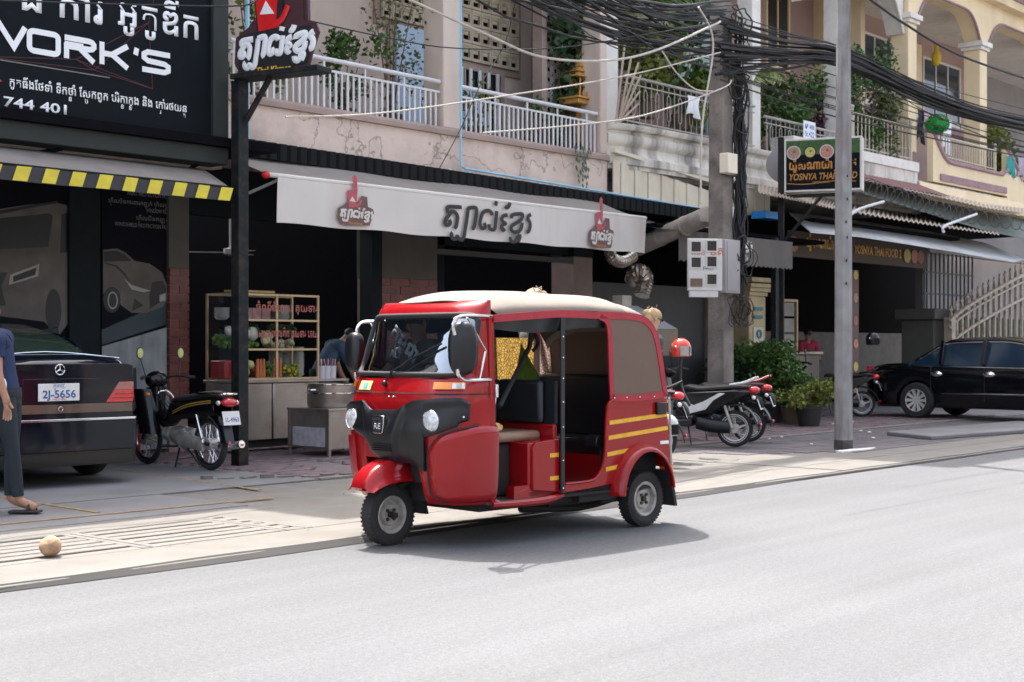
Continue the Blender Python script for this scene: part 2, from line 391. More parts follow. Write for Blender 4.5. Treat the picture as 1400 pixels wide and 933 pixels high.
st(gp_.build('paving_slabs', M['greypave'], smooth=0), 'stuff')
# raised slab at the right with its dark gap
st(B().prism([(19.3, 8.9), (23.5, 8.3), (24.2, 9.6), (19.9, 9.9)], 2, .03, .1).build('raised_slab', M['bay'], bevel=.02))
st(B().prism([(17.2, 10.2), (19.2, 10.0), (19.2, 10.06), (17.2, 10.26)], 2, .03, .036).build('slab_joint', M['joint']))
# long hairline cracks and a patch on the road
rk_ = random.Random(77); ck = B(); M['crack'] = mat('road crack', (.075, .075, .077), .95)
for x0_, y0_, L0 in ((10.5, 5.6, 6), (13, 6.3, 8)):
    P_ = []; y_ = y0_
    for i in range(int(L0*9)): y_ += rk_.uniform(-.012, .012); P_.append((x0_+i/9, y_))
    w_ = rk_.uniform(.003, .006)
    ck.loft([[(x, y-w_*rk_.uniform(.2, 1), .0042), (x, y+w_*rk_.uniform(.2, 1), .0042)] for x, y in P_], False, False)
st(ck.build('road_crack', M['crack'], smooth=0))
# litter
lf = mat('dry leaf', (.42, .24, .08), .8, nz=.3, ns=20); pp = mat('litter paper', (.7, .68, .64), .8)
lit = B(); rnd = random.Random(11)
for i in range(46):
    X = rnd.uniform(9, 23); Y = rnd.uniform(9.7, 13.4); a = rnd.uniform(0, 6.3); r = rnd.uniform(.012, .035)
    lit.add([(X+r*math.cos(a), Y+r*math.sin(a), .062), (X+.5*r*math.cos(a+1.6), Y+.5*r*math.sin(a+1.6), .07), (X-r*math.cos(a), Y-r*math.sin(a), .06), (X+.5*r*math.cos(a-1.6), Y+.5*r*math.sin(a-1.6), .064)], [(0, 1, 2, 3)])
for i in range(26):
    X = rnd.uniform(4, 13); Y = rnd.choice([rnd.uniform(7.9, 8.12), rnd.uniform(9.3, 10.2)]); a = rnd.uniform(0, 6.3); r = rnd.uniform(.008, .02)
    lit.add([(X+r*math.cos(a), Y+r*math.sin(a), .046), (X+.5*r*math.cos(a+1.6), Y+.5*r*math.sin(a+1.6), .052), (X-r*math.cos(a), Y-r*math.sin(a), .046), (X+.5*r*math.cos(a-1.6), Y+.5*r*math.sin(a-1.6), .05)], [(0, 1, 2, 3)])
st(lit.build('fallen_leaves', lf, smooth=0), 'stuff')
lit = B()
for i in range(16):
    X = rnd.uniform(17, 23); Y = rnd.uniform(9.0, 12.2); r = rnd.uniform(.02, .045)
    lit.ell((X, Y, .062), (r, r*.7, .012), 6, 4)
st(lit.build('paper_litter', pp), 'stuff')
single(B().prism([(16.3, 8.72), (16.9, 8.66), (17.3, 8.76), (16.8, 8.86), (16.35, 8.84)], 2, .03, .05), 'paper_scrap', 'flat pale cement patch at the foot of the steel street pole', 'cement patch', pp)
# ======================= building materials =======================
M['pink'] = mat('pink stucco', (.66, .55, .47), .85, nz=.06, ns=2.5, bump=.15, bs=50, dirt='#7c665c', ds=.9, damt=.55, streak=True)
M['pink_trim'] = mat('dusty pink trim', (.38, .29, .25), .85, nz=.1, ns=4, dirt='#4f443e', ds=2, damt=.5)
M['green_grey'] = mat('green grey plaster', (.11, .108, .095), .8, nz=.1, ns=3, spec=.2)
M['brick'] = mat('glazed red brick', (.155, .052, .042), .45, nz=.3, ns=7, bump=.1, bs=40)
M['mortar'] = mat('brick mortar', (.30, .23, .20), .9)
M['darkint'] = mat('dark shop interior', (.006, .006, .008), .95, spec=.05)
M['darkmetal'] = mat('dark green black metal', (.010, .015, .018), .7, 0, nz=.2, spec=.15)
M['blackmetal'] = mat('black corrugated metal', (.008, .009, .010), .75, 0, nz=.25, ns=3, spec=.2)
M['railgrey'] = mat('pale painted railing', (.66, .67, .68), .5, nz=.08)
M['cream'] = mat('cream cladding', (.74, .67, .53), .7, nz=.08, ns=2, dirt='#a8957a', ds=1.2, damt=.4, streak=True)
M['stained'] = mat('stained white moulding', (.72, .68, .61), .85, nz=.1, ns=3, dirt='#2c2a27', ds=1.9, damt=.95, streak=True, bump=.2)
M['ornrail'] = mat('weathered railing', (.38, .34, .31), .55, .2, nz=.2, ns=12, dirt='#5e4a3c', ds=6)
M['block'] = mat('cream screen block', (.50, .43, .32), .85, nz=.12, ns=4, dirt='#5b4f3f', ds=3, damt=.5)
M['lattice'] = mat('grey lattice block', (.42, .37, .34), .85, nz=.12, ns=4, dirt='#453f3c', ds=2.5, damt=.6)
M['yellow'] = mat('pale yellow stucco', (.82, .67, .44), .8, nz=.06, ns=2, dirt='#a18c6b', ds=.8, damt=.35, streak=True)
M['white'] = mat('off white paint', (.76, .73, .68), .7, nz=.06, dirt='#8b8176', ds=2, damt=.3)
M['mauve'] = mat('mauve trim', (.33, .21, .235), .8, nz=.1, dirt='#5c4a4d', ds=2)
M['rose'] = mat('dull rose wall', (.46, .32, .29), .85, nz=.12, ns=2, dirt='#77655f', ds=1, damt=.5)
M['greywall'] = mat('grey render wall', (.36, .34, .34), .85, nz=.1, ns=2, dirt='#5a5654', ds=1)
M['winglass'] = mat('blue tinted window glass', (.012, .03, .055), .06, 0, nz=.3, ns=2, spec=.8)
M['darkwin'] = mat('dark window glass', (.02, .022, .026), .15)
M['ltblue'] = mat('light blue sheet', (.42, .55, .68), .7, nz=.06)
M['bluepipe'] = mat('sky blue pipe', (.30, .58, .75), .5)
M['teal'] = mat('teal shutter', (.14, .26, .25), .6, nz=.1)
M['maroon_tin'] = mat('rusty maroon tin', (.24, .12, .11), .8, nz=.2, ns=5, dirt='#5a4138', ds=3, bump=.3, bs=20)
M['gold'] = mat('golden shrine paint', (.55, .30, .07), .5, nz=.12, ns=14)
YC, YB = 15.0, 14.1
def bld(name, label, x, y=YB): return thing(name, label, 'building', (x, y, 0))
def wall(bp, name, m, x0, x1, y0, y1, z0, z1, **k): return B().box(x0, x1, y0, y1, z0, z1).build(name, m, bp, world=True, **k)
# ---------- garage (left) ----------
ga = bld('car_film_shop', 'dark two storey shop behind the black billboard at the left', 5.0)
wall(ga, 'wall', M['pink'], -6, 11.0, YB+.35, YB+.55, 3.6, 7.3)
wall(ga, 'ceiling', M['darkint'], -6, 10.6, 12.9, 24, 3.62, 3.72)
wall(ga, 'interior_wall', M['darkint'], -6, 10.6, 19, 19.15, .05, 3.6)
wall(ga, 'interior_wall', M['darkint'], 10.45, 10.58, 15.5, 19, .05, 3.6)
wall(ga, 'roof', M['greywall'], -6, 10.3, YB+.25, 24, 7.3, 7.45)
wall(ga, 'shadow_tower', M['pink'], 10.15, 10.95, YB+.3, 15.5, 7.2, 13.6)  # unseen block added to cast the shadow bulge on the apron
wall(ga, 'partition_post', M['darkmetal'], 9.20, 9.62, 15.0, 15.2, .05, 3.6, bevel=.01)
# ---------- pink shophouse ----------
pk = bld('pink_shophouse', 'pink shophouse with railed balcony over the food shop', 14.75)
def pillar(bp, x0, x1, zt, ybk=.5, plaster=True, m=None):
    p = wall(bp, 'column', m or M['green_grey'], x0, x1, YC, YC+ybk, zt, 3.7)
    core = wall(bp, 'column_base', M['mortar'], x0+.012, x1-.012, YC+.012, YC+ybk, .04, zt-.003)
    return core
def bricks(bp, x0, x1, z0, z1, nx, y=YC, hb=.108):
    n = int((z1-z0)/hb); w_ = (x1-x0)/nx
    me = None; h = (z1-z0)/n
    for i in range(n):
        off = (i % 2)*.5
        edges = [x0]+[x0+(j+off)*w_ for j in range(1 if off == 0 else 0, nx+1) if x0 < x0+(j+off)*w_ < x1-.02]+[x1]
        for a, b_ in zip(edges, edges[1:]):
            if b_-a < .03: continue
            dy = random.uniform(-.004, .004)
            wall(bp, 'brick', M['brick'], a+.005, b_-.005, y-.012+dy, y+.06, z0+i*h+.005, z0+(i+1)*h-.005)
pillar(pk, 10.60, 10.90, 2.37); bricks(pk, 10.60, 10.90, .62, 2.37, 1)
pillar(pk, 14.24, 15.42, 2.38); bricks(pk, 14.24, 15.42, 1.2, 2.38, 3)
wall(pk, 'door_post', M['darkmetal'], 14.02, 14.22, YC-.06, YC+.2, .05, 3.6)
pillar(pk, 18.72, 19.25, 2.9, m=M['darkmetal'])
wall(pk, 'shutter_post', M['darkmetal'], 15.55, 15.68, YC+.1, YC+.3, .05, 3.6)
wall(pk, 'lintel', M['darkmetal'], 10.9, 14.02, YC+.1, YC+.3, 3.08, 3.7)
wall(pk, 'lintel', M['darkmetal'], 15.42, 18.72, YC+.1, YC+.3, 2.93, 3.7)
wall(pk, 'shutter_rail', M['green_grey'], 15.42, 18.72, YC+.02, YC+.1, 2.78, 2.86)
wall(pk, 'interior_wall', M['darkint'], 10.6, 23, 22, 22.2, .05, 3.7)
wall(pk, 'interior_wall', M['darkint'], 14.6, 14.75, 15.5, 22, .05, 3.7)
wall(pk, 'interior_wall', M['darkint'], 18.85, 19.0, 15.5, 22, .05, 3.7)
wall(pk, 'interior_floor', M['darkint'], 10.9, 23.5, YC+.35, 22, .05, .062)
wall(pk, 'balcony_slab', M['pink_trim'], 10.2, 18.46, YB+.12, 15.7, 3.72, 4.42)
M['peel'] = mat('peeled white plaster', (.78, .75, .70), .9, nz=.15, ns=12, bump=.4, bs=30)
rp_ = random.Random(4); pe = B(); hs_ = [rp_.uniform(.015, .075) for _ in range(150)]
pe.loft([[(11.0+7.3*i/149, YB-.004, 3.862), (11.0+7.3*i/149, YB-.004, 3.862+hs_[i]*(1 if i % 3 else .5))] for i in range(150)], False, False)
pe.build('peeling_plaster', M['peel'], pk, world=True)
# balcony parapet with a moulded sill
wall(pk, 'parapet', M['pink_par'] if 'pink_par' in M else mat('cracked pink stucco', (.73, .60, .52), .85, nz=.06, ns=2.5, bump=.2, bs=40, dirt='#6f5d54', ds=1.2, damt=.5, crack=.55), 10.2, 18.46, YB, YB+.12, 3.86, 4.43)
B().prism([(YB-.05, 4.40), (YB-.05, 4.47), (YB-.02, 4.51), (YB+.16, 4.51), (YB+.16, 4.40)], 0, 10.2, 18.46).build('parapet_sill', M['pink_trim'], pk, world=True, bevel=.006)
wall(pk, 'balcony_pillar', M['pink'], 14.62, 15.0, YB+.0, YB+.4, 4.512, 8.1, bevel=.015)
wall(pk, 'balcony_pillar', M['pink'], 18.28, 18.46, YB+.0, YB+.4, 4.512, 8.1, bevel=.015)
wall(pk, 'back_wall', M['pink'], 10.2, 18.46, 15.7, 15.9, 4.42, 8.1)
wall(pk, 'roof', M['greywall'], 10.2, 18.6, YB-.1, 21, 8.1, 8.3)
def railing(bp, x0, x1, zb, zt, m, pitch, y=YB+.06, name='baluster'):
    B().cyl((x0, y, zt), (x1, y, zt), .032, 10).build('handrail', m, bp, world=True)
    B().box(x0, x1, y-.012, y+.012, zt-.16, zt-.13).build('rail', m, bp, world=True)
    n = int((x1-x0)/pitch); me = None
    for i in range(n):
        xx = x0+pitch*(i+.5); wd = .012 if i % 2 else .017
        B().box(xx-wd, xx+wd, y-.01, y+.01, zb, zt-.16+(0 if i % 7 else .14)).build(name, m, bp, world=True)
railing(pk, 10.9, 14.6, 4.512, 5.16, M['railgrey'], .105)
railing(pk, 15.0, 18.26, 4.512, 5.15, M['railgrey'], .105)
# windows, screens, door on the back wall
def window(bp, x0, x1, z0, z1, y, fm, gm, nx=2, bars=0, depth=.06, sill=True, fw=.06):
    f = B(); f.box(x0-fw, x0, y-depth, y, z0-fw, z1+fw); f.box(x1, x1+fw, y-depth, y, z0-fw, z1+fw); f.box(x0, x1, y-depth, y, z1, z1+fw); f.box(x0, x1, y-depth, y, z0-fw, z0)
    w_ = f.build('window', fm, bp, world=True)
    n = nx; s = (x1-x0)/n
    for i in range(n):
        B().box(x0+i*s+.012, x0+(i+1)*s-.012, y-.025, y-.01, z0, z1).build('pane', gm, w_, world=True)
        if i: B().box(x0+i*s-.02, x0+i*s+.02, y-.05, y-.004, z0+.001, z1-.001).build('mullion', fm, w_, world=True)
    for i in range(bars):
        q = x0+(x1-x0)*(i+.5)/bars
        B().box(q-.035, q+.035, y-depth-.02, y-depth, z0-.02, z1+.02).build('bar', M['railgrey'], w_, world=True)
    return w_
p = aY(548, 40, 15.7); q = aY(598, 150, 15.7)
window(pk, p.x-.2, q.x+.1, 4.9, 6.2, 15.7, M['pink_trim'], M['darkwin'], 2, 6, fw=.12)
def screen(bp, x0, x1, z0, z1, y, nx, nz, m):
    B().box(x0-.1, x1+.1, y-.05, y, z0-.1, z0).build('screen_frame', M['pink_trim'], bp, world=True)
    B().box(x0-.1, x1+.1, y-.05, y, z1, z1+.1).build('screen_frame', M['pink_trim'], bp, world=True)
    for e in ((x0-.1, x0), (x1, x1+.1)): B().box(e[0], e[1], y-.05, y, z0+.001, z1-.001).build('screen_frame', M['pink_trim'], bp, world=True)
    B().box(x0, x1, y-.012, y-.004, z0, z1).build('screen_backing', M['darkwin'], bp, world=True)
    w_ = (x1-x0)/nx; h = (z1-z0)/nz; t = .17
    b = B(); a = w_/2-.006; c = h/2-.006
    for (u0, u1, v0, v1) in ((-a, a, c*(1-2*t), c), (-a, a, -c, -c*(1-2*t)), (-a, -a*(1-1.6*t), -c*(1-2*t), c*(1-2*t)), (a*(1-1.6*t), a, -c*(1-2*t), c*(1-2*t))):
        b.box(u0, u1, -.05, 0, v0, v1)
    b.box(-a*.55, a*.55, -.02, 0, -c*.05, c*.4); b.box(-a*.85, a*.85, -.036, -.006, c*.42, c*.8)
    src = b.build('screen_block', m, bp); first = True
    for i in range(nx):
        for j in range(nz):
            l = Vector((x0+(i+.5)*w_, y-.055, z0+(j+.5)*h))-bp.location
            if first: src.location = l; first = False
            else:
                d = src.copy(); COL.objects.link(d); d.location = l
p = aY(533, 0, 15.7)
screen(pk, 14.85, 16.35, 6.35, 7.1, 15.7, 7, 3, M['block'])
screen(pk, 16.6, 18.0, 5.98, 7.1, 15.7, 6, 4, M['block'])
# louvred opening and light blue sheet behind the right bay
window(pk, 16.3, 17.6, 4.9, 5.85, 15.7, M['pink_trim'], M['darkwin'], 3, 6, fw=.08)
wall(pk, 'blue_sheet', M['ltblue'], 16.25, 17.05, 15.52, 15.56, 4.45, 5.5)
wall(pk, 'door', M['ltblue'], 15.15, 15.8, 15.6, 15.66, 4.43, 6.3)
# quatrefoil lattice wall
def lattice(bp, x0, x1, z0, z1, y, nx, nz):
    w_ = (x1-x0)/nx; h = (z1-z0)/nz; R = min(w_, h)*.5; b = B()
    for s in (-1, 1):
        for t in (-1, 1):
            pts = [(s*R*1.0+.0-s*R*.62*math.cos(a), 0, t*R*1.0-t*R*.62*math.sin(a)) for a in [PI/2*k/4 for k in range(5)]]
            b.tube(pts, R*.2, 6, axis=(0, 1, 0))
    b.tube([(-R*.45, 0, 0), (-R*1.0, 0, 0)], R*.2, 6); b.tube([(R*.45, 0, 0), (R, 0, 0)], R*.2, 6)
    b.tube([(0, 0, R*.45), (0, 0, R)], R*.2, 6); b.tube([(0, 0, -R*.45), (0, 0, -R)], R*.2, 6)
    b.tube([(R*.45*math.cos(a), 0, R*.45*math.sin(a)) for a in [2*PI*k/8 for k in range(9)]], R*.2, 6, axis=(0, 1, 0))
    src = b.build('lattice_block', M['lattice'], bp); first = True
    for i in range(nx):
        for j in range(nz):
            l = Vector((x0+(i+.5)*w_, y, z0+(j+.5)*h))-bp.location
            if first: src.location = l; first = False
            else: d = src.copy(); COL.objects.link(d); d.location = l
a_ = aY(741, 150, 14.9); b_ = aY(812, 150, 14.9)
lattice(pk, a_.x, b_.x, 4.6, 7.4, 14.9, 8, 17)
wall(pk, 'lattice_backing', M['darkwin'], a_.x, b_.x, 15.1, 15.12, 4.45, 7.6)
wall(pk, 'lattice_post', M['pink_trim'], a_.x-.12, a_.x, 14.8, 15.0, 4.45, 8.0)
# black corrugated eave band
eb = B(); n = 62; x0, x1 = 10.9, 21.0; z_top = 3.91
band = thing('eave_canopy', 'black corrugated metal eave running under the pink balcony', 'eave', (10.9, 13.85, 3.6))
for i in range(n):
    xa = x0+(x1-x0)*i/n; xb = x0+(x1-x0)*(i+1)/n; zt = z_top-.13*((xa-x0)/(x1-x0))
    B().prism([(xa, 13.85), (xa+.03, 13.82), (xb-.03, 13.82), (xb-.004, 13.85), (xb-.004, 13.87), (xa, 13.87)], 2, zt-.21, zt).build('panel', M['blackmetal'], band, world=True, smooth=0)
B().add([(x0, 13.86, z_top-.2), (x1, 13.86, z_top-.33), (x1, YC+.2, z_top-.20), (x0, YC+.2, z_top-.07), (x0, 13.86, z_top-.17), (x1, 13.86, z_top-.30), (x1, YC+.2, z_top-.17), (x0, YC+.2, z_top-.04)], [(0, 1, 2, 3), (4, 5, 6, 7), (0, 1, 5, 4), (1, 2, 6, 5), (2, 3, 7, 6), (3, 0, 4, 7)]).build('roof_sheet', M['blackmetal'], band, world=True)
# sky blue pipes
pb = B(); c1 = aY(630, 0, 13.98); X = c1.x
pb.tube([(X, 13.98, 7.5), (X, 13.98, 3.97), (X+.06, 13.93, 3.925)], .018, 8); pb.tube([(X+.03, 13.93, 3.93), (20.9, 13.93, 3.80)], .018, 8)
single(pb, 'water_pipe', 'thin sky blue pipe down the pink balcony and along the black eave', 'pipe', M['bluepipe'])
pb = B(); c1 = aY(338, 100, 14.0); pb.tube([(c1.x, 14.0, 6.5), (c1.x, 14.0, 3.9)], .03, 8)
single(pb, 'water_pipe', 'sky blue pipe beside the green black sign post', 'pipe', M['bluepipe'])
# ---------- cream balcony shophouse ----------
cr = bld('cream_shophouse', 'stained white shophouse with plant filled ornate balcony behind the cable pole', 24)
wall(cr, 'column', M['green_grey'], 22.9, 23.4, YC, YC+.4, 2.4, 3.7)
pillar(cr, 22.9, 23.9, 2.4); bricks(cr, 22.9, 23.9, 1.1, 2.4, 3)
wall(cr, 'shutter', mat('grey roller shutter', (.06, .06, .06), .6), 19.25, 22.9, YC+.15, YC+.2, .05, 2.5)
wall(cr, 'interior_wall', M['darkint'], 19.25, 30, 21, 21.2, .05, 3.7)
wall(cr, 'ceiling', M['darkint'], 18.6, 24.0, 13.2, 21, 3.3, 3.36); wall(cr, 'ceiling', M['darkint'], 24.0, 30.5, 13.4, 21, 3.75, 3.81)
wall(cr, 'balcony_slab', M['stained'], 18.6, 29.6, YB+.3, 16.4, 4.3, 4.6)
# moulded parapet: profile follows a curve at its left end
prof = [(0, 4.30), (.0, 4.36), (-.04, 4.38), (-.04, 4.50), (.02, 4.53), (.05, 4.60), (.05, 4.68), (0, 4.72), (-.02, 4.78), (-.02, 4.86), (.03, 4.89), (.03, 4.93), (-.05, 4.95), (-.08, 5.0), (-.08, 5.04), (.1, 5.06)]
def par(u, v):
    i = min(int(v*(len(prof)-1)+.5), len(prof)-1); x = 18.5+11.2*u; dz = .03*math.sin(x*1.3)
    c = max(0, 1-(x-18.5)/1.2); y = YB+.02-.16*math.sqrt(max(0, 1-c*c))
    return (x, y+prof[i][0], prof[i][1]-(.0 if x < 23 else .0)+dz*.2)
B().shell(par, 60, len(prof)-1, lambda u, v: (0, 1, 0), .14).build('parapet', M['stained'], cr, world=True)
wall(cr, 'back_wall', M['rose'], 18.6, 30.2, 16.4, 16.6, 4.6, 9.5)
wall(cr, 'white_jamb', M['white'], 18.47, 18.85, YB+.05, YB+.9, 5.05, 8.6, bevel=.04)
for xx in (23.0, 26.3): wall(cr, 'balcony_pillar', M['white'], xx, xx+.3, YB+.05, YB+.4, 5.05, 9.5, bevel=.02)
wall(cr, 'side_wall', M['yellow'], 29.3, 29.5, 15.2, 16.4, 4.6, 9.5)
window(cr, 19.6, 21.2, 5.1, 7.2, 16.4, M['teal'], M['darkwin'], 3)
window(cr, 23.9, 25.6, 5.0, 7.2, 16.4, M['teal'], M['teal'], 3)
window(cr, 27.2, 28.3, 5.4, 7.0, 16.4, M['yellow'], M['darkwin'], 2)
window(cr, 27.2, 28.1, 7.6, 9.2, 16.4, M['yellow'], M['darkwin'], 2)
# ceiling vault and arched beam at the top of the balcony
wall(cr, 'upper_slab', M['white'], 18.6, 29.6, YB, 16.4, 9.5, 9.8)
wall(cr, 'pastel_board', mat('pastel rose board', (.55, .36, .36), .8), 20.3, 21.6, 15.6, 15.65, 5.3, 7.9)
wall(cr, 'pastel_board', mat('pale aqua board', (.36, .48, .44), .8), 21.9, 23.6, 15.4, 15.45, 6.5, 7.8)
wall(cr, 'roof', M['greywall'], 18.6, 29.8, YB-.2, 22, 15.4, 15.7)
wall(cr, 'upper_wall', M['white'], 18.6, 29.6, YB+.1, YB+.4, 9.8, 15.4)
# ornate railing: alternating bars and ovals
def ornate(bp, x0, x1, zb, zt, m, y, pitch=.17):
    B().cyl((x0, y, zt), (x1, y, zt), .028, 8).build('handrail', m, bp, world=True)
    B().box(x0, x1, y-.012, y+.012, zb+.04, zb+.065).build('rail', m, bp, world=True)
    B().box(x0, x1, y-.012, y+.012, zt-.13, zt-.11).build('rail', m, bp, world=True)
    n = int((x1-x0)/pitch); hh = zt-zb
    o = B(); o.tube([(0, 0, 0), (0, 0, hh)], .009, 5); s1 = o.build('baluster', m, bp)
    o = B(); r = .045; top = hh*.72; bot = hh*.28
    o.tube([(r*math.sin(a), 0, top+r*math.cos(a)) for a in [-PI/2+PI*k/6 for k in range(7)]], .009, 5)
    o.tube([(r*math.sin(a), 0, bot-r*math.cos(a)) for a in [-PI/2+PI*k/6 for k in range(7)]], .009, 5)
    o.tube([(r, 0, bot), (r, 0, top)], .009, 5); o.tube([(-r, 0, bot), (-r, 0, top)], .009, 5)
    o.tube([(0, 0, 0), (0, 0, bot-r)], .009, 5); o.tube([(0, 0, top+r), (0, 0, hh)], .009, 5)
    s2 = o.build('baluster', m, bp); u1 = u2 = False
    for i in range(n):
        l = Vector((x0+pitch*(i+.5), y, zb))-bp.location
        if i % 2:
            if not u2: s2.location = l; u2 = True
            else: d = s2.copy(); COL.objects.link(d); d.location = l
        else:
            if not u1: s1.location = l; u1 = True
            else: d = s1.copy(); COL.objects.link(d); d.location = l
ornate(cr, 18.9, 22.95, 5.07, 5.86, M['ornrail'], YB-.02)
ornate(cr, 23.3, 29.4, 5.0, 5.72, M['ornrail'], YB-.02)
# cream sheet cladding below the parapet
cl = thing('cladding', 'cream ribbed sheet cladding under the stained balcony', 'cladding', (18.5, 14.0, 3.6))
def panels(x0, x1, z0a, z0b, z1a, z1b, n, y):
    for i in range(n):
        t0, t1 = i/n, (i+1)/n; xa = x0+(x1-x0)*t0; xb = x0+(x1-x0)*t1-.012
        za, zb = z1a+(z1b-z1a)*t0, z1a+(z1b-z1a)*t1; ba, bb = z0a+(z0b-z0a)*t0, z0a+(z0b-z0a)*t1; d = .02 if i % 2 else 0
        vs = [(xa, y-d, ba), (xb, y-d, bb), (xb, y-d, zb), (xa, y-d, za), (xa, y+.02, ba), (xb, y+.02, bb), (xb, y+.02, zb), (xa, y+.02, za)]
        B().add(vs, [(0, 1, 2, 3), (7, 6, 5, 4), (0, 4, 5, 1), (1, 5, 6, 2), (2, 6, 7, 3), (3, 7, 4, 0)]).build('panel', M['cream'], cl, world=True, smooth=0)
panels(18.5, 21.35, 3.72, 3.72, 4.42, 4.14, 15, 14.0); panels(21.9, 23.35, 3.75, 3.86, 4.42, 4.36, 8, 14.0)
B().box(18.45, 21.4, 13.93, 14.05, 4.40, 4.46, RY(.09)).build('batten', M['cream'], cl, world=True)
B().box(21.8, 23.4, 13.93, 14.05, 4.40, 4.46, RY(.03)).build('batten', M['cream'], cl, world=True)
# ---------- yellow building ----------
ye = bld('yellow_house', 'pale yellow house with arched mauve trimmed verandas at the right', 34)
XC = [29.4, 33.25, 37.5, 42.5]; ZS = 5.05
for i, xx in enumerate(XC):
    c = B(); c.box(xx, xx+.42, YB, YB+.42, 5.7, 8.55); c.build('column', M['yellow'], ye, world=True, bevel=.02)
    c = B(); c.box(xx-.05, xx+.47, YB-.05, YB+.47, 8.55, 8.63); c.box(xx-.1, xx+.52, YB-.1, YB+.52, 8.633, 8.75); c.build('capital', M['white'], ye, world=True, bevel=.01)
# veranda arches (beam with flat arch cut): built as rings between arch curve and the top line
def arch(x0, x1, zspring, ztop, y0, y1, rise, m, trim):
    n = 24; c = (x0+x1)/2; a = (x1-x0)/2
    def zc(t):
        u = abs(t); return zspring+rise*(1-max(0, (u-.45)/.55)**2.6)
    us = [-1+2*i/n for i in range(n+1)]
    b = B(); b.loft([[(c+a*u, y0, zc(u)), (c+a*u, y1, zc(u)), (c+a*u, y1, ztop), (c+a*u, y0, ztop)] for u in us]); b.build('arch', m, ye, world=True)
    b = B(); b.tube([(c+(a-.04)*u, y0-.02, zc(u)-.0) for u in us], .03, 6); b.build('arch_trim', trim, ye, world=True)
for i in range(3):
    arch(XC[i]+.42, XC[i+1], 8.75, 9.75, YB, YB+.4, .62, M['yellow'], M['mauve'])
arch(25.2, 29.35, 8.3, 9.75, YB+.1, YB+.5, 1.0, M['white'], M['white'])
for i, xx in enumerate(XC): wall(ye, 'pier', M['yellow'], xx, xx+.42, YB, YB+.4, 8.752, 9.75)
wall(ye, 'veranda_ceiling', M['white'], 29.3, 80, YB+.4, 19, 9.5, 9.7)
wall(ye, 'cornice', M['yellow'], 26, 43, YB-.25, YB+.3, 9.753, 9.95); wall(ye, 'cornice', M['mauve'], 26, 43, YB-.3, YB+.3, 9.953, 10.1); wall(ye, 'cornice', M['yellow'], 26, 43, YB-.35, YB+.3, 10.103, 10.4)
wall(ye, 'back_wall', M['rose'], 29.5, 37.6, 16.4, 16.6, 4.6, 9.6)
wall(ye, 'grey_back_wall', M['greywall'], 37.6, 80, 17.4, 17.6, 4.0, 9.6)
wall(ye, 'upper_wall', M['yellow'], 26, 46, YB+.6, YB+.9, 10.4, 15.2)
wall(ye, 'roof', M['greywall'], 26, 46, YB-.3, 22, 15.2, 15.5)
window(ye, 31.3, 33.2, 7.75, 9.0, 16.4, M['white'], M['winglass'], 2)
window(ye, 35.0, 37.2, 7.2, 8.9, 16.4, M['white'], M['winglass'], 3)
window(ye, 33.3, 33.9+.0, 5.0, 5.9, 16.4, M['white'], M['darkwin'], 1)
window(ye, 36.2, 37.4, 5.1, 6.2, 16.4, M['white'], M['winglass'], 2)
window(ye, 40.2, 41.2, 6.7, 7.9, 17.4, M['yellow'], M['darkwin'], 2)
wall(ye, 'string_course', M['white'], 29.5, 37.6, 16.34, 16.4, 7.3, 7.45); wall(ye, 'string_course', M['mauve'], 29.5, 37.6, 16.3, 16.4, 7.1, 7.28)
wall(ye, 'panel_moulding', M['yellow'], 34.35, 34.8, 16.32, 16.4, 7.4, 9.2)
# swooping balcony wall
def swoop(x0, x1, zb, zr, zl, y, th=.14):
    n = 30; rings = []; tr = []
    for i in range(n+1):
        t = i/n; x = x0+(x1-x0)*t
        s = min(1, t/.22); z = zl-(zl-zr)*math.sin(min(1, s)*PI/2)
        if t > .93: z = zr+(zl-zr)*.25*((t-.93)/.07)
        rings.append([(x, y, zb), (x, y+th, zb), (x, y+th, z), (x, y, z)]); tr.append((x, y-.01, z))
    B().loft(rings).build('balcony_wall', M['yellow'], ye, world=True)
    B().tube(tr, .05, 6).build('balcony_trim', M['mauve'], ye, world=True)
swoop(29.95, 34.1, 5.05, 5.55, 6.15, YB-.32); swoop(34.1, 43, 4.95, 5.3, 6.2, YB-.32)
wall(ye, 'balcony_floor', M['yellow'], 29.3, 43, YB-.28, 16.4, 4.75, 5.0)
wall(ye, 'mauve_band', M['mauve'], 30.3, 34.0, YB-.36, YB-.3, 5.1, 5.25); 
B().prism([(YB-.4, 4.6), (YB-.4, 4.75), (YB-.3, 5.0), (YB+.2, 5.0), (YB+.2, 4.6)], 0, 29.3, 43).build('balcony_moulding', M['yellow'], ye, world=True)
def railrun(bp, x0, x1, zb0, zb1, h, y, m, pitch=.16):
    n = max(2, int((x1-x0)/pitch)); s = B().tube([(0, 0, 0), (0, 0, h)], .014, 6).build('baluster', m, bp)
    for i in range(n):
        t = (i+.5)/n; l = Vector((x0+(x1-x0)*t, y, zb0+(zb1-zb0)*t))-bp.location
        if i == 0: s.location = l
        else: d = s.copy(); COL.objects.link(d); d.location = l
    B().tube([(x0, y, zb0+h), (x1, y, zb1+h)], .025, 6).build('handrail', m, bp, world=True); B().tube([(x0, y, zb0+.06), (x1, y, zb1+.06)], .016, 6).build('rail', m, bp, world=True)
    for e in (x0, x1): zz = zb0 if e == x0 else zb1; b = B(); b.tube([(e, y, zz), (e, y, zz+h+.08)], .035, 8); b.ell((e, y, zz+h+.12), .055, 8, 6); b.build('rail_post', m, bp, world=True)
M['beigerail'] = mat('beige railing', (.50, .44, .34), .5, .1, nz=.15)
railrun(ye, 30.5, 33.5, 5.62, 5.6, .5, YB-.26, M['beigerail'], .14)
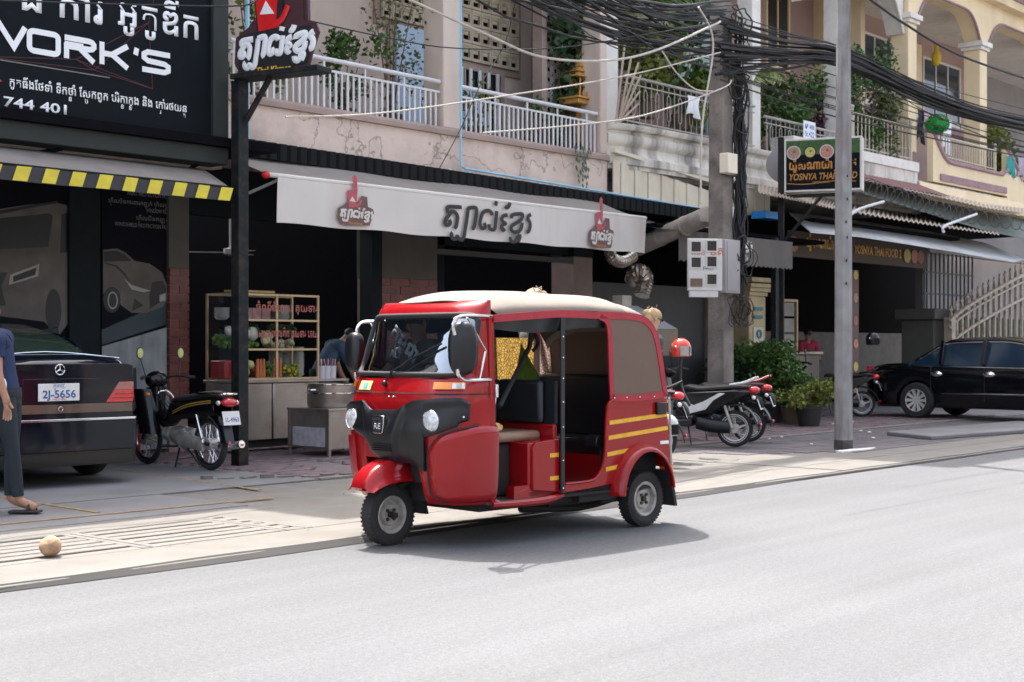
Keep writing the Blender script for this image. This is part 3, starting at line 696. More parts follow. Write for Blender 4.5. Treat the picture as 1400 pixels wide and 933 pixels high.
railrun(ye, 35.2, 42, 5.4, 5.35, .55, YB-.26, M['beigerail'], .16)
railrun(ye, 26.6, 29.3, 5.45, 5.45, .75, YB-.1, M['beigerail'], .16)
wall(ye, 'lower_ledge', M['white'], 23.9, 29.3, YB-.3, YB+.2, 5.2, 5.4)
wall(ye, 'ledge_stain', M['stained'], 23.9, 29.3, YB-.26, YB+.2, 4.9, 5.198)
# maroon tin under the ledge
mt = B()
mt.grid(lambda u, v: (24.0+5.2*u, YB-.3-.75*v, 4.92-.32*v+.012*math.sin(u*190)), 90, 2)
single(mt, 'tin_awning', 'faded maroon tin strip under the cream ledge', 'tin awning', M['maroon_tin'])
# upper balcony seen at the top right corner
ub = B(); wall(ye, 'upper_balcony', M['white'], 33.2, 46, YB-.9, YB-.75, 10.403, 10.9)
railrun(ye, 33.8, 41, 10.9, 10.9, .8, YB-.82, M['railgrey'], .2)
# bent street-level walls behind the right shops
rs = bld('right_shop_row', 'dark open shop fronts under the long tin roofs at the right', 30)
wall(rs, 'interior_wall', M['darkint'], 24, 44, 20, 20.2, .05, 4.7)
wall(rs, 'counter_wall', mat('pale tiled half wall', (.23, .20, .17), .7, nz=.1, dirt='#4f463c', ds=2), 26.5, 38.5, 18.2, 18.35, .05, 1.75)
wall(rs, 'pillar', M['green_grey'], 30.9, 31.9, 14.2, 15.0, .05, 2.0, bevel=.02); wall(rs, 'pillar_cap', M['green_grey'], 30.75, 32.05, 14.1, 15.1, 2.003, 2.25, bevel=.02)
wall(rs, 'boundary_wall', M['greywall'], 38.6, 80, 18, 18.3, .05, 4.4); wall(ye, 'grey_side_house', M['greywall'], 46.1, 80, 16, 17.5, 4.4, 15)
wall(rs, 'shop_ceiling', M['darkint'], 23.9, 40, YB+.35, 20, 4.5, 4.6)
# yellow carved pilaster
pi_ = thing('carved_pilaster', 'cream yellow carved pilaster beside the potted shrubs', 'pilaster', (23.8, 14.6, 0))
M['pil'] = mat('cream pilaster paint', (.52, .43, .25), .7, nz=.1, ns=5, dirt='#6d5f45', ds=3, damt=.4)
B().box(23.45, 24.05, 14.5, 14.95, .05, 2.35).build('shaft', M['pil'], pi_, world=True, bevel=.02)
B().box(23.58, 23.92, 14.475, 14.5, .6, 1.75).build('recess_panel', M['cream'], pi_, world=True, bevel=.01)
for k, (dz, o_) in enumerate(((2.35, .03), (2.43, .07), (2.51, .12), (2.61, .17))): B().box(23.45-o_, 24.05+o_, 14.5-o_, 14.95, dz+.002, dz+(.08 if k < 3 else .09)).build('capital_step', M['pil'], pi_, world=True, bevel=.008)
pt = mat('teal carved mark', (.05, .22, .26), .6)
for z in (2.08, 1.92): B().box(23.6, 23.9, 14.47, 14.5, z, z+.06).build('teal_mark', pt, pi_, world=True)
B().lathe([(.05, 0), (.09, 0), (.09, -.02), (.05, -.02)], 14, (23.75, 14.47, 1.62), 'y').build('teal_ring', pt, pi_, world=True)
# ======================= auto rickshaw =======================
M['red'] = mat('glossy red paint', (.30, .005, .009), .22, nz=.06, ns=2, coat=.35, spec=.35, dirt='#7a2a22', ds=4, damt=.18)
M['redvinyl'] = mat('red vinyl piping', (.36, .015, .03), .45, nz=.12, ns=10, bump=.4, bs=14)
M['canopy'] = mat('beige canvas', (.205, .175, .145), .8, nz=.06, ns=3, bump=.5, bs=7)
M['curtain'] = mat('brown canvas', (.155, .105, .08), .85, nz=.05, ns=2, bump=.25, bs=9)
M['plastic'] = mat('satin black plastic', (.006, .007, .010), .33, nz=.1)
M['blackrub'] = mat('black rubber', (.018, .018, .02), .75, nz=.2)
M['tyre'] = mat('tyre rubber', (.022, .022, .024), .8, nz=.25, ns=12, bump=.3, bs=60, dirt='#3c3830', ds=9, damt=.35)
M['chrome'] = mat('chrome', (.75, .76, .78), .12, 1, nz=.03)
M['rim'] = mat('silver grey rim paint', (.42, .41, .38), .5, .2, nz=.15, dirt='#4b453c', ds=14, damt=.6)
M['amber'] = mat('amber lens', (.75, .25, .04), .15, coat=.6)
M['clear'] = mat('clear lens', (.72, .74, .74), .1, .4, coat=1)
M['decal'] = mat('yellow stripe decal', (.80, .44, .03), .45, nz=.08, ns=20, dirt='#8c5a1a', ds=14, damt=.4)
M['stick'] = mat('pale sticker', (.75, .68, .30), .5); M['stickb'] = mat('blue sticker print', (.15, .45, .62), .5)
M['seat'] = mat('brown vinyl seat', (.30, .19, .13), .35, nz=.08, coat=.2)
M['blackvinyl'] = mat('black vinyl', (.012, .015, .019), .4, nz=.1)
M['screen_glass'] = glassm('windscreen glass', (.60, .70, .78), .30)
M['whitep'] = mat('white lettering', (.78, .80, .82), .6, nz=.03)
M['hub'] = mat('dark hub metal', (.06, .055, .05), .5, .6, nz=.3)
TX, TY, TR = 6.88, 7.17, math.radians(-4.3)
tt = thing('auto_rickshaw', 'red three wheeled auto rickshaw with beige canopy driving on the road', 'auto rickshaw', (TX, TY, 0), TR)
def tk(px, py, y=None, x=None):
    l = (px-700)/FPX; dx = _v[0]+_r[0]*l; dy = _v[1]+_r[1]*l; c, s = math.cos(TR), math.sin(TR)
    ax = dx*c+dy*s; ay = -dx*s+dy*c; bx = -(TX*c+TY*s); by = TX*s-TY*c
    D = (y-by)/ay if y is not None else (x-bx)/ax
    return Vector((ax*D+bx, ay*D+by, CAM_H+(HZ-py)/FPX*D))
ST = [(.28, .13, .57, .40), (.34, .07, .605, .40), (.5, .03, .622, .40), (.8, .0, .63, .40), (1.0, .025, .622, .40), (1.10, .06, .612, .40), (1.17, .09, .60, .40),
      (1.40, .20, .59, .41), (1.60, .30, .575, .435), (1.66, .335, .565, .445), (1.705, .40, .55, .46), (1.73, .47, .52, .48)]
def S(phi, z, off=0.0):
    for a, b in zip(ST, ST[1:]):
        if z <= b[0] or b is ST[-1]:
            t = min(1, max(0, (z-a[0])/(b[0]-a[0]))); xc, w_, xe = [a[k]+(b[k]-a[k])*t for k in (1, 2, 3)]; break
    n = 3.4; c = max(0, math.cos(phi))**(2/n); s = math.copysign(abs(math.sin(phi))**(2/n), phi)
    x = xe-(xe-xc)*c; y = w_*s
    if off: nx = -abs(math.cos(phi))**(1.2); ny = math.copysign(abs(math.sin(phi))**1.2, phi); l = math.hypot(nx, ny); x += nx/l*off; y += ny/l*off
    return Vector((x, y, z))
def phi_of_y(y, w_=.62, n=3.4): return math.copysign(math.asin(min(1, abs(y)/w_)**(n/2)), y)
def body_part(name, m, f0, f1, z0, z1, nu, nv, off=0, th=-.012, keep=None, lab=None):
    b = B()
    zf = z0 if callable(z0) else (lambda u: z0); zg = z1 if callable(z1) else (lambda u: z1)
    b.shell(lambda u, v: S(f0+(f1-f0)*u, zf(f0+(f1-f0)*u)+(zg(f0+(f1-f0)*u)-zf(f0+(f1-f0)*u))*v, off), nu, nv,
            lambda u, v: (S(f0+(f1-f0)*u, .8, 1.0)-S(f0+(f1-f0)*u, .8)).normalized(), th)
    return b.build(name, m, tt, smooth=50, label=lab)
H_ = PI/2
def lerp(tab, x):
    if x <= tab[0][0]: return tab[0][1]
    for (a, p), (b, q) in zip(tab, tab[1:]):
        if x <= b: return p+(q-p)*(x-a)/(b-a)
    return tab[-1][1]
# upper nose, cut above the wheel, windscreen surround and visor
body_part('nose', M['red'], -H_, H_, lambda f: .60 if abs(S(f, .5).y) < .30 else (.30+.0*f), 1.155, 72, 16)
def fpanel(u, v):
    yl = -.372-.10*max(0, abs(2*v-1)-.62)**2/.144
    f1 = phi_of_y(yl); f = -H_+(f1+H_)*u; y = S(f, .6).y
    zt = lerp([(-.62, .845), (-.605, .83), (-.53, .80), (-.45, .765), (-.40, .735), (-.36, .66)], y); zb_ = .318
    e = .030*(1-max(0, (u-.80)/.20)**2.2)*(1-max(0, abs(2*v-1)-.80)**2/.04)+.004
    return S(f, zb_+(zt-zb_)*v, e)
b = B(); b.shell(fpanel, 40, 40, lambda u, v: (1, .3, 0), .05); b.build('front_panel', M['red'], tt, smooth=60, label='bulged glossy red front side panel')
b = B(); b.tube([fpanel(1, k/20) for k in range(21)]+[fpanel(1-k/12, 1) for k in range(11)], .010, 6); b.build('panel_gap', M['blackrub'], tt)
body_part('front_panel', M['red'], phi_of_y(.37), H_, .34, lambda f: .74, 20, 8, off=.022, th=-.03)
body_part('body_seam', M['blackrub'], -H_, H_, 1.053, 1.061, 48, 1, off=.004, th=.003)
# black fascia
top = [(-.62, 1.0), (-.605, 1.035), (-.50, 1.035), (-.26, 1.01), (-.12, .945), (.15, .935), (.27, 1.0), (.42, .985), (.5, .95)]
bot = [(-.62, .88), (-.605, .86), (-.53, .825), (-.45, .79), (-.37, .765), (-.355, .53), (-.24, .575), (.04, .595), (.15, .655), (.26, .74), (.4, .80), (.5, .86)]
fpts = []
def fasc(u, v):
    x0 = -1.18; x1 = phi_of_y(.52)
    f = x0+(x1-x0)*u; p = S(f, .9); y = p.y
    yy = -.62+(.02*(f+1.18)/.1 if False else 0)
    key = y
    if f < -1.0: key = -.605-.015*(-1.0-f)/.18
    return f, lerp(bot, key), lerp(top, key)
b = B(); nu = 170
def fz(u, v):
    f, a, c = fasc(u, v); y = S(f, .9).y; hw_ = .115+.10*max(0, min(1, (a+(c-a)*v-.58)/.36)); ct = 1/(1+math.exp((abs(y-.02)-hw_)/.006))*(1 if v < .97 else .8)
    pod = math.exp(-((y+.415)/.14)**2)+math.exp(-((y-.40)/.14)**2)
    e = .024+.02*math.sin(PI*v)**.5+.028*ct+.022*max(0, v-.72)/.28*(1-ct)-.016*pod*math.sin(PI*v); return S(f, a+(c-a)*v, e)
b.shell(fz, nu, 16, lambda u, v: (1, 0, 0), .02); fascia = b.build('front_fascia', M['plastic'], tt, smooth=28)
# peaks, grille slots and badge plate
b = B(); 
for z in (.70, .685, .67, .655): b.add([S(phi_of_y(-.10), z, .080), S(phi_of_y(.10), z, .080), S(phi_of_y(.10), z+.006, .083), S(phi_of_y(-.10), z+.006, .083), S(phi_of_y(-.10), z, .03), S(phi_of_y(.10), z, .03), S(phi_of_y(.10), z+.006, .03), S(phi_of_y(-.10), z+.006, .03)], [(0, 1, 2, 3), (0, 4, 5, 1), (2, 6, 7, 3), (0, 3, 7, 4), (1, 5, 6, 2)])
b.build('grille_slots', M['blackrub'], tt)
bp_ = S(0, .84, .078); FB = frame((bp_.x-.006, .01, .84), (0, -1, 0))
def shieldpts(a, h): return [(-a, h), (a, h), (a*.95, 0), (a*.75, -h*.9), (a*.5, -h), (-a*.5, -h), (-a*.75, -h*.9), (-a*.95, 0)]
badge = poly_on(FB, shieldpts(.066, .062), -.01, .018).build('badge', M['chrome'], tt, bevel=.003)
poly_on(FB, shieldpts(.054, .05), .0085, .002).build('badge_field', M['blackrub'], badge)
letters('RE', M['chrome'], badge, FB @ Matrix.Translation((-.038, -.03, .010)), .075, 'badge_letters', bold=.005, depth=.004, world=False, height=.042)
B(FB).box(-.02, .02, .026, .032, .010, .012).build('badge_bar', M['chrome'], badge)
# headlights
def headlight(y, z):
    p = S(phi_of_y(y), z, .022); d = Vector((-1, .10*(1 if y > 0 else -1), 0)).normalized()
    R = d.to_track_quat('Z', 'Y').to_matrix().to_4x4(); MM = Matrix.Translation(p) @ R
    b = B(MM); b.lathe([(.055, -.03), (.076, -.02), (.077, .010), (.071, .017), (.066, .012)], 32); h = b.build('headlight', M['chrome'], tt)
    b = B(MM); b.lathe([(.0, .028), (.02, .027), (.04, .024), (.056, .019), (.068, .012)], 32); b.build('lens', M['lamp_lens'], h)
    b = B(MM); b.lathe([(.0, .0295), (.018, .0285), (.018, .0265)], 14); b.build('bulb', M['clear'], h)
M['lamp_lens'] = mat('fluted lamp lens', (.62, .64, .66), .12, .25, nz=.35, ns=45, coat=.6, bump=.25, bs=45)
M['headglass'] = glassm('headlamp glass', (.9, .92, .92), .08, .02)
headlight(-.415, .875); headlight(.40, .862)
# windscreen
def wsh(u, v, e): return S(-1.13+2.26*u, 1.19+.405*v, e)
NP = 64
def rrect(k, c, hx, z0, z1, rx, rz):
    """rounded rectangle in (angle, height) space, k in 0..1"""
    a = 2*PI*k; ca, sa = math.cos(a), math.sin(a); e = .32
    return (hx*math.copysign(abs(ca)**e, ca), (z0+z1)/2+(z1-z0)/2*math.copysign(abs(sa)**e, sa))
def wpt(k, hx, z0, z1, off): f, z = rrect(k, 0, hx, z0, z1, 0, 0); return S(f, z, off)
b = B(); rings = []
for q in (.001, .25, .5, .75, .9, 1.0): rings.append([S(*[(lambda f, z: (f*q, 1.385+(z-1.385)*q))(*rrect(k/NP, 0, 1.20, 1.185, 1.60, 0, 0))][0], -.006) for k in range(NP)])
b.loft(rings, False); b.build('windscreen', M['screen_glass'], tt, smooth=60)
b = B(); b.tube([wpt(k/NP, 1.20, 1.185, 1.60, .004) for k in range(NP+1)], .020, 8); b.build('windscreen_seal', M['blackrub'], tt, smooth=60)
b = B(); b.loft([[wpt(k/NP, 1.20, 1.185, 1.60, o_) for k in range(NP)] if w_ == 0 else [S(max(-H_, min(H_, f*1.5)), 1.155 if z < 1.25 and abs(f) < 99 and z <= 1.19 else z, o_) for f, z in [(lambda f, z: (f, 1.385+(z-1.385)*1.12))(*rrect(k/NP, 0, 1.20, 1.185, 1.60, 0, 0)) for k in range(NP)]] for w_, o_ in ((0, -.012), (0, 0), (1, 0), (1, -.012))], False); b.build('windscreen_surround', M['red'], tt, smooth=60)
body_part('visor', M['red'], -H_, H_, 1.603, 1.70, 48, 6, off=.004, th=-.01)
# door edge frames and rubber
for sgn in (-1, 1):
    b = B(); b.tube([(.425, sgn*.585, 1.57), (.42, sgn*.60, 1.18), (.415, sgn*.615, .9), (.415, sgn*.61, .45), (.43, sgn*.585, .33), (.50, sgn*.585, .295)], .024, 8, 4); b.build('door_frame', M['red'], tt)
    b = B(); b.tube([(.455, sgn*.575, 1.57), (.45, sgn*.59, 1.18), (.445, sgn*.60, .9), (.445, sgn*.60, .45), (.46, sgn*.575, .35)], .012, 6, 4); b.build('door_seal', M['blackrub'], tt)
B().box(.405, .43, -.665, -.645, 1.03, 1.12).build('door_hinge', M['chrome'], tt, bevel=.004)
# wiper
w0 = S(phi_of_y(.10), 1.12, .02); w1 = S(phi_of_y(.06), 1.20, .03); w2 = S(phi_of_y(-.10), 1.29, .03); w3 = S(phi_of_y(-.36), 1.40, .028)
b = B(); b.tube([w0, w1, w2], .007, 6); b.tube([S(phi_of_y(-.02), 1.23, .022), w2, w3], .010, 6); b.build('wiper', M['plastic'], tt)
b = B(); b.ell(w0, (.02, .022, .022), 10, 6); b.build('wiper_pivot', M['plastic'], tt)
# indicator, stickers, studs
def patch(name, y0, y1, z0, z1, m, off=.01, th=.006, par=tt):
    b = B(); a, c = phi_of_y(y0), phi_of_y(y1)
    b.shell(lambda u, v: S(a+(c-a)*u, z0+(z1-z0)*v, off), 6, 3, lambda u, v: (-1, 0, 0), th); return b.build(name, m, par)
ind = patch('indicator', -.585, -.40, 1.09, 1.138, M['amber'], .006, .014); patch('clear_section', -.583, -.53, 1.096, 1.132, M['clear'], .013, .012, ind)
ind = patch('indicator', .50, .57, 1.09, 1.138, M['amber'], .006, .02)
sk = patch('sticker', .26, .42, 1.072, 1.135, M['stick'], .004, .003); patch('sticker_print', .31, .36, 1.085, 1.12, M['stickb'], .006, .004, sk)
for y in (-.02, .03): b = B(); b.ell(S(phi_of_y(y), 1.03, .006), (.005, .012, .007), 8, 5); b.build('stud', M['chrome'], tt)
for z in (.995, .905): b = B(); b.ell(S(-1.12, z, .034), (.012, .006, .009), 8, 5); b.build('fascia_screw', M['chrome'], tt)
# inner nose wall around the wheel
b = B(); b.box(.19, .40, -.34, .34, .30, .62); b.box(.12, .19, -.30, .30, .44, .62); b.build('wheel_well', M['blackrub'], tt)
# front fender
def fend(u, v):
    a = math.radians(176-160*u); s = (v-.5)*2; r = .275-.02*abs(s)**3
    k_ = max(0, (abs(s)-.55)/.45); drop = .125*k_*math.sin(a)**.6*(2-k_)
    return Vector((.015+r*1.02*math.cos(a)*(1), s*(.138+.02*math.sin(a)), .40+r*.72*math.sin(a)-drop+.0))
b = B(); b.shell(fend, 20, 14, lambda u, v: (-math.cos(math.radians(178-166*u)), 0, -math.sin(math.radians(178-166*u))), .008); b.build('front_fender', M['red'], tt, smooth=60)
# wheels
def wheel(cx, cy, r, wd, side, steer=0):
    RM = Matrix.Translation((cx, cy, r)) @ Matrix.Rotation(steer, 4, 'Z')
    h = wd/2
    b = B(RM); b.lathe([(r*.60, -h*.7), (r*.70, -h*.98), (r*.88, -h), (r*.965, -h*.82), (r*.99, -h*.45), (r, 0), (r*.99, h*.45), (r*.965, h*.82), (r*.88, h), (r*.70, h*.98), (r*.60, h*.7)], 40, axis='y'); ty = b.build('wheel', M['tyre'], tt)
    tr = B(RM)
    for k in range(44):
        for s in (-1, 1):
            a = 2*PI*(k+.25*(s > 0))/44; R = Matrix.Rotation(-a, 4, 'Y')
            m_ = B(RM @ R); m_.box(-.007, .007, min(s*h*.9, s*h*.35), max(s*h*.9, s*h*.35), r*.93, r*.992)
            tr.v += m_.v; o = len(tr.v)-8; tr.f += [tuple(i+o for i in f) for f in m_.f]
    tr.build('tyre_tread', M['tyre'], ty, smooth=0)['kind'] = 'stuff'
    s = side
    b = B(RM); b.lathe([(0, s*h*.30), (r*.14, s*h*.30), (r*.17, s*h*.42), (r*.33, s*h*.42), (r*.38, s*h*.1), (r*.48, s*h*.1), (r*.52, s*h*.7), (r*.60, s*h*.85), (r*.63, s*h*.78)], 32, axis='y'); b.build('rim', M['rim'], ty)
    b = B(RM)
    for k in range(4):
        a = PI/4+k*PI/2; b.cyl((r*.20*math.cos(a), s*h*.38, r*.20*math.sin(a)), (r*.20*math.cos(a), s*h*.62, r*.20*math.sin(a)), .013, 6)
    b.cyl((0, s*h*.25, 0), (0, s*h*.7, 0), r*.10, 12); b.build('wheel_hub', M['hub'], ty)
wheel(0, 0, .212, .115, -1, math.radians(3)); wheel(2.05, -.56, .212, .115, -1); wheel(2.05, .56, .212, .115, 1)
b = B(); b.tube([(.05, -.07, .40), (.24, -.06, .52)], .022, 8); b.tube([(0, .085, .212), (.10, .095, .30), (.24, .06, .52)], .022, 8, 3); b.cyl((0, -.09, .212), (0, .09, .212), .02, 8); b.build('fork', M['blackrub'], tt)
b = B(); b.prism([(.17, .50), (.20, .50), (.29, .20), (.26, .20)], 1, -.10, .12); b.build('mudflap', M['blackrub'], tt)
for y0 in (-.66, .46): B().prism([(2.27, .42), (2.30, .42), (2.37, .14), (2.34, .14)], 1, y0, y0+.20).build('mudflap', M['blackrub'], tt)
# underbody and floor
b = B(); b.box(.40, 2.24, -.50, .50, .235, .29); b.box(1.2, 2.2, -.40, .40, .20, .235); b.tube([(1.0, -.3, .2), (1.6, -.32, .16), (2.1, -.30, .21)], .03, 8, 3); b.cyl((2.0, -.5, .212), (2.0, .5, .212), .035, 10); b.box(1.35, 1.75, -.56, -.30, .235, .36); b.build('chassis', M['blackrub'], tt)
b = B(); b.box(.40, 1.15, -.585, .585, .285, .31); b.build('floor', mat('ribbed rubber mat', (.05, .05, .05), .7), tt, bevel=.005)
for sgn in (-1, 1):
    b = B(); b.tube([(.44, sgn*.59, .29), (.62, sgn*.60, .283), (.95, sgn*.605, .285), (1.13, sgn*.60, .31)], [.022, .025, .028, .02], 8, 3); b.build('sill', M['red'], tt)
b = B(); b.box(.66, 1.08, -.58, -.50, .31, .40); b.tube([(.70, -.54, .34), (.95, -.54, .39), (1.08, -.54, .40)], .045, 8, 3); b.build('footrest', M['red'], tt)
# side body panels (rear quarter with door sill)
def quarter(sgn):
    out = [(1.115, .325), (1.40, .335), (1.72, .36), (1.735, .44), (1.77, .51), (1.84, .57), (1.93, .605), (2.05, .61), (2.15, .58), (2.22, .52), (2.27, .45), (2.325, .44), (2.31, .70), (2.285, .985),
           (1.66, .985), (1.615, .97), (1.59, .93), (1.575, .80), (1.565, .60), (1.535, .49), (1.47, .42), (1.38, .395), (1.24, .39), (1.115, .395)]
    b = B(); y = sgn*.625; b.prism(out, 1, min(y, y-sgn*.02), max(y, y-sgn*.02)); q = b.build('side_panel', M['red'], tt, bevel=.006)
    b = B(); b.tube([(1.66, y, .985), (1.61, y, .965), (1.588, y, .92), (1.573, y, .80), (1.563, y, .60), (1.53, y, .485), (1.465, y, .415), (1.38, y, .393), (1.13, y, .39)], .011, 6, 3); b.build('panel_edge', M['red'], q)
    # flared fender
    def ff(u, v):
        a = math.radians(200-220*u); e = v
        rx = .285+.055*e; rz = .33+.065*e; yy = .625+.10*math.sin(min(1, (1-e)*1.3)*H_)
        return Vector((1.97+rx*math.cos(a), sgn*yy, .235+rz*math.sin(a)+.02))
    b = B(); b.shell(lambda u, v: ff(u*.78+.10, v), 26, 7, lambda u, v: (0, -sgn, -.2), .012); b.build('rear_fender', M['red'], tt, smooth=60)
    if sgn < 0:
        for (xa, za, xb, zb) in ((1.61, .812, 2.285, .852), (1.60, .700, 2.295, .748), (1.585, .578, 1.845, .598), (1.57, .468, 1.75, .484)):
            b = B(); yy = y-.0035; b.add([(xa, yy, za-.016), (xb, yy, zb-.016), (xb, yy, zb+.016), (xa, yy, za+.016)], [(0, 1, 2, 3)]); b.build('yellow_stripe', M['decal'], tt)
        B().box(2.20, 2.30, y-.006, y-.0005, .625, .65).build('reflector', M['whitep'], tt)
        b = B(); b.box(2.14, 2.25, y-.03, y-.0005, .855, .95); b.build('marker_light', M['plastic'], tt, bevel=.008)
        b = B(); b.tube([(2.31, y+.0, .98), (2.325, y, .70), (2.335, y, .44)], .010, 6); b.build('corner_strip', M['rim'], tt)
for s_ in (-1, 1): quarter(s_)
B().prism([(2.285, .985), (2.33, .44), (2.31, .44), (2.265, .985)], 1, -.62, .62).build('tail_panel', M['red'], tt, bevel=.006)
B().box(2.335, 2.40, -.60, -.50, .40, .47).build('tail_light', M['amber'], tt, bevel=.01)
for y0 in (-.50, .48): B().box(1.66, 2.30, y0, y0+.02, .20, .66).build('inner_arch', M['blackrub'], tt)
# lower side box by driver's seat
b = B(); b.prism([(.83, .36), (1.08, .33), (1.10, .34), (1.10, .72), (.86, .70), (.83, .66)], 1, -.60, -.30); q = b.build('engine_box', M['red'], tt, bevel=.008)
for z in (.435, .60): B().box(1.0, 1.09, -.6035, -.6005, z-.014, z+.016).build('yellow_stripe', M['decal'], tt)
B().box(.80, 1.12, -.58, .58, .31, .70).build('seat_base', M['red'], tt, bevel=.01)
b = B(); b.box(.62, 1.06, -.46, .46, .70, .775); b.build('driver_seat', M['seat'], tt, bevel=.03)
B().box(.62, .80, -.40, .40, .31, .69).build('seat_support', M['blackrub'], tt, bevel=.02)
B().box(1.06, 1.10, -.58, .58, .70, .82).build('partition_rail', M['red'], tt, bevel=.01)
b = B(); b.box(1.0, 1.06, -.50, -.05, .83, 1.14); b.build('backrest', M['blackvinyl'], tt, bevel=.03)
b = B(); b.box(1.0, 1.06, -.03, .50, .83, 1.14); b.build('backrest', M['blackvinyl'], tt, bevel=.03)
B().box(1.07, 1.10, -.58, .58, .822, 1.13).build('partition', M['blackvinyl'], tt)
b = B(); b.box(1.70, 2.05, -.54, .54, .55, .68); b.build('passenger_seat', M['blackvinyl'], tt, bevel=.03)
b = B(); b.box(2.03, 2.16, -.54, .54, .66, 1.16); b.build('passenger_backrest', M['blackvinyl'], tt, bevel=.03)
b = B(); b.cyl((1.66, -.50, .66), (1.66, -.36, .66), .055, 16); b.build('seat_roll', M['blackvinyl'], tt, bevel=.01)
B().box(1.70, 1.72, -.58, .58, .30, .56).build('seat_front_panel', M['red'], tt); B().box(1.12, 2.2, -.60, .60, .29, .312).build('rear_floor', M['blackrub'], tt)
# flap strap beside the passenger opening
b = B(); b.box(1.085, 1.125, -.632, -.618, .325, 1.60); q = b.build('door_strap', M['blackvinyl'], tt, bevel=.004)
for z in (.36, .56, .80, .98, 1.15, 1.30, 1.45): B().ell((1.105, -.634, z), (.007, .004, .007), 8, 5).build('rivet', M['chrome'], q)
b = B(); b.tube([(1.14, -.59, .35), (1.14, -.59, 1.6)], .016, 8); b.tube([(1.14, .59, .35), (1.14, .59, 1.6)], .016, 8); b.build('canopy_post', M['blackrub'], tt)
# canopy
CT = [(.37, 1.70, 1.66, .50), (.41, 1.725, 1.635, .555), (.47, 1.745, 1.60, .59), (.56, 1.765, 1.60, .605), (.72, 1.785, 1.612, .62), (1.0, 1.787, 1.635, .625), (1.3, 1.783, 1.64, .625), (1.6, 1.778, 1.635, .625), (1.80, 1.765, 1.63, .625), (1.86, 1.728, 1.625, .62), (1.89, 1.733, 1.62, .625), (2.0, 1.718, 1.60, .62), (2.10, 1.68, 1.55, .61), (2.17, 1.60, 1.45, .60), (2.215, 1.50, 1.36, .595)]
def csec(t, n=18):
    x, zc, ze, w_ = t; r = []
    for k in range(n+1):
        s = -1+2*k/n; r.append(Vector((x+(.085*s**4*max(0, (.56-x)/.19) if x < .56 else 0), w_*s, ze+(zc-ze)*(1-abs(s)**3.2)**.8+.004*math.sin(s*5+x*9))))
    return r
def ctab(x):
    for a, b in zip(CT, CT[1:]):
        if x <= b[0]: t = (x-a[0])/(b[0]-a[0]); return tuple(a[k]+(b[k]-a[k])*t for k in range(4))
    return CT[-1]
xs = catmull([(t[0], t[1], t[2]) for t in CT], 4); ws = catmull([(t[3], 0, 0) for t in CT], 4)
cc = B(); secs = [csec((p.x, p.y, p.z, q.x)) for p, q in zip(xs, ws)]
cc.loft(secs, False, False); can = cc.build('canopy', M['canopy'], tt, smooth=70)
m_ = can.modifiers.new('thickness', 'SOLIDIFY'); m_.thickness = .006; m_.offset = -1
b = B(); b.loft([[p+Vector((0, 0, -.03)) for p in csec((x, zc-.01, ze-.0, w_-.012))] for x, zc, ze, w_ in CT[2:-1]], False, False); b.build('canopy_lining', M['blackvinyl'], tt)
for sgn in (-1, 1):
    b = B(); b.shell(lambda u, v: Vector((.47+1.15*u, sgn*(.60-.03*v+.01*math.sin(u*22)), 1.60-(.10+.02*math.sin(u*5))*v)), 20, 4, lambda u, v: (0, sgn, 0), -.006); b.build('lining_valance', M['blackvinyl'], tt)
# rear sheet of canopy
def back(u, v):
    z = 1.50-.50*v; x = 2.215+.06*math.sin(min(1, v*1.1)*H_); return Vector((x, (-.595+1.19*u)*(1+.04*v), z))
B().shell(back, 10, 8, lambda u, v: (-1, 0, 0), .01).build('canopy_back', M['curtain'], tt)
def side_curtain(sgn):
    y = sgn*.622
    pts = [(1.63, 1.0), (1.63, 1.2), (1.625, 1.48), (1.60, 1.58), (1.58, 1.61), (1.85, 1.61), (2.0, 1.59), (2.09, 1.54), (2.15, 1.46), (2.205, 1.25), (2.26, 1.0)]
    if sgn < 0: b = B(); b.prism(pts, 1, min(y, y+sgn*.006), max(y, y+sgn*.006)); b.build('side_curtain', M['curtain'], tt)
    def band(path, h, nm='piping'):
        b = B(); P = catmull(path, 5)
        b.loft([[(q.x+n.x*h/2, y-.001*sgn, q.z+n.z*h/2), (q.x-n.x*h/2, y-.001*sgn, q.z-n.z*h/2), (q.x-n.x*h/2, y+sgn*(.012), q.z-n.z*h/2), (q.x+n.x*h/2, y+sgn*.012, q.z+n.z*h/2)]
                for i, q in enumerate(P) for n in [(lambda t: Vector((-t.z, 0, t.x)).normalized())(P[min(i+1, len(P)-1)]-P[max(i-1, 0)])]])
        b.build(nm, M['redvinyl'], tt)
    band([(.42, 0, 1.572), (.7, 0, 1.592), (1.1, 0, 1.615), (1.45, 0, 1.61), (1.62, 0, 1.612), (1.85, 0, 1.607), (2.0, 0, 1.585), (2.09, 0, 1.53), (2.15, 0, 1.44), (2.205, 0, 1.25), (2.26, 0, 1.0)], .052)
    band([(1.50, 0, 1.60), (1.575, 0, 1.57), (1.61, 0, 1.48), (1.625, 0, 1.2), (1.64, 0, .985)], .045)
    band([(1.63, 0, 1.0), (1.9, 0, .99), (2.26, 0, 1.01)], .05)
    for x in (1.66, 1.80, 1.95, 2.12): B().ell((x, y+sgn*.014, .995), (.007, .004, .007), 8, 5).build('snap', M['chrome'], tt)
for s_ in (-1, 1): side_curtain(s_)
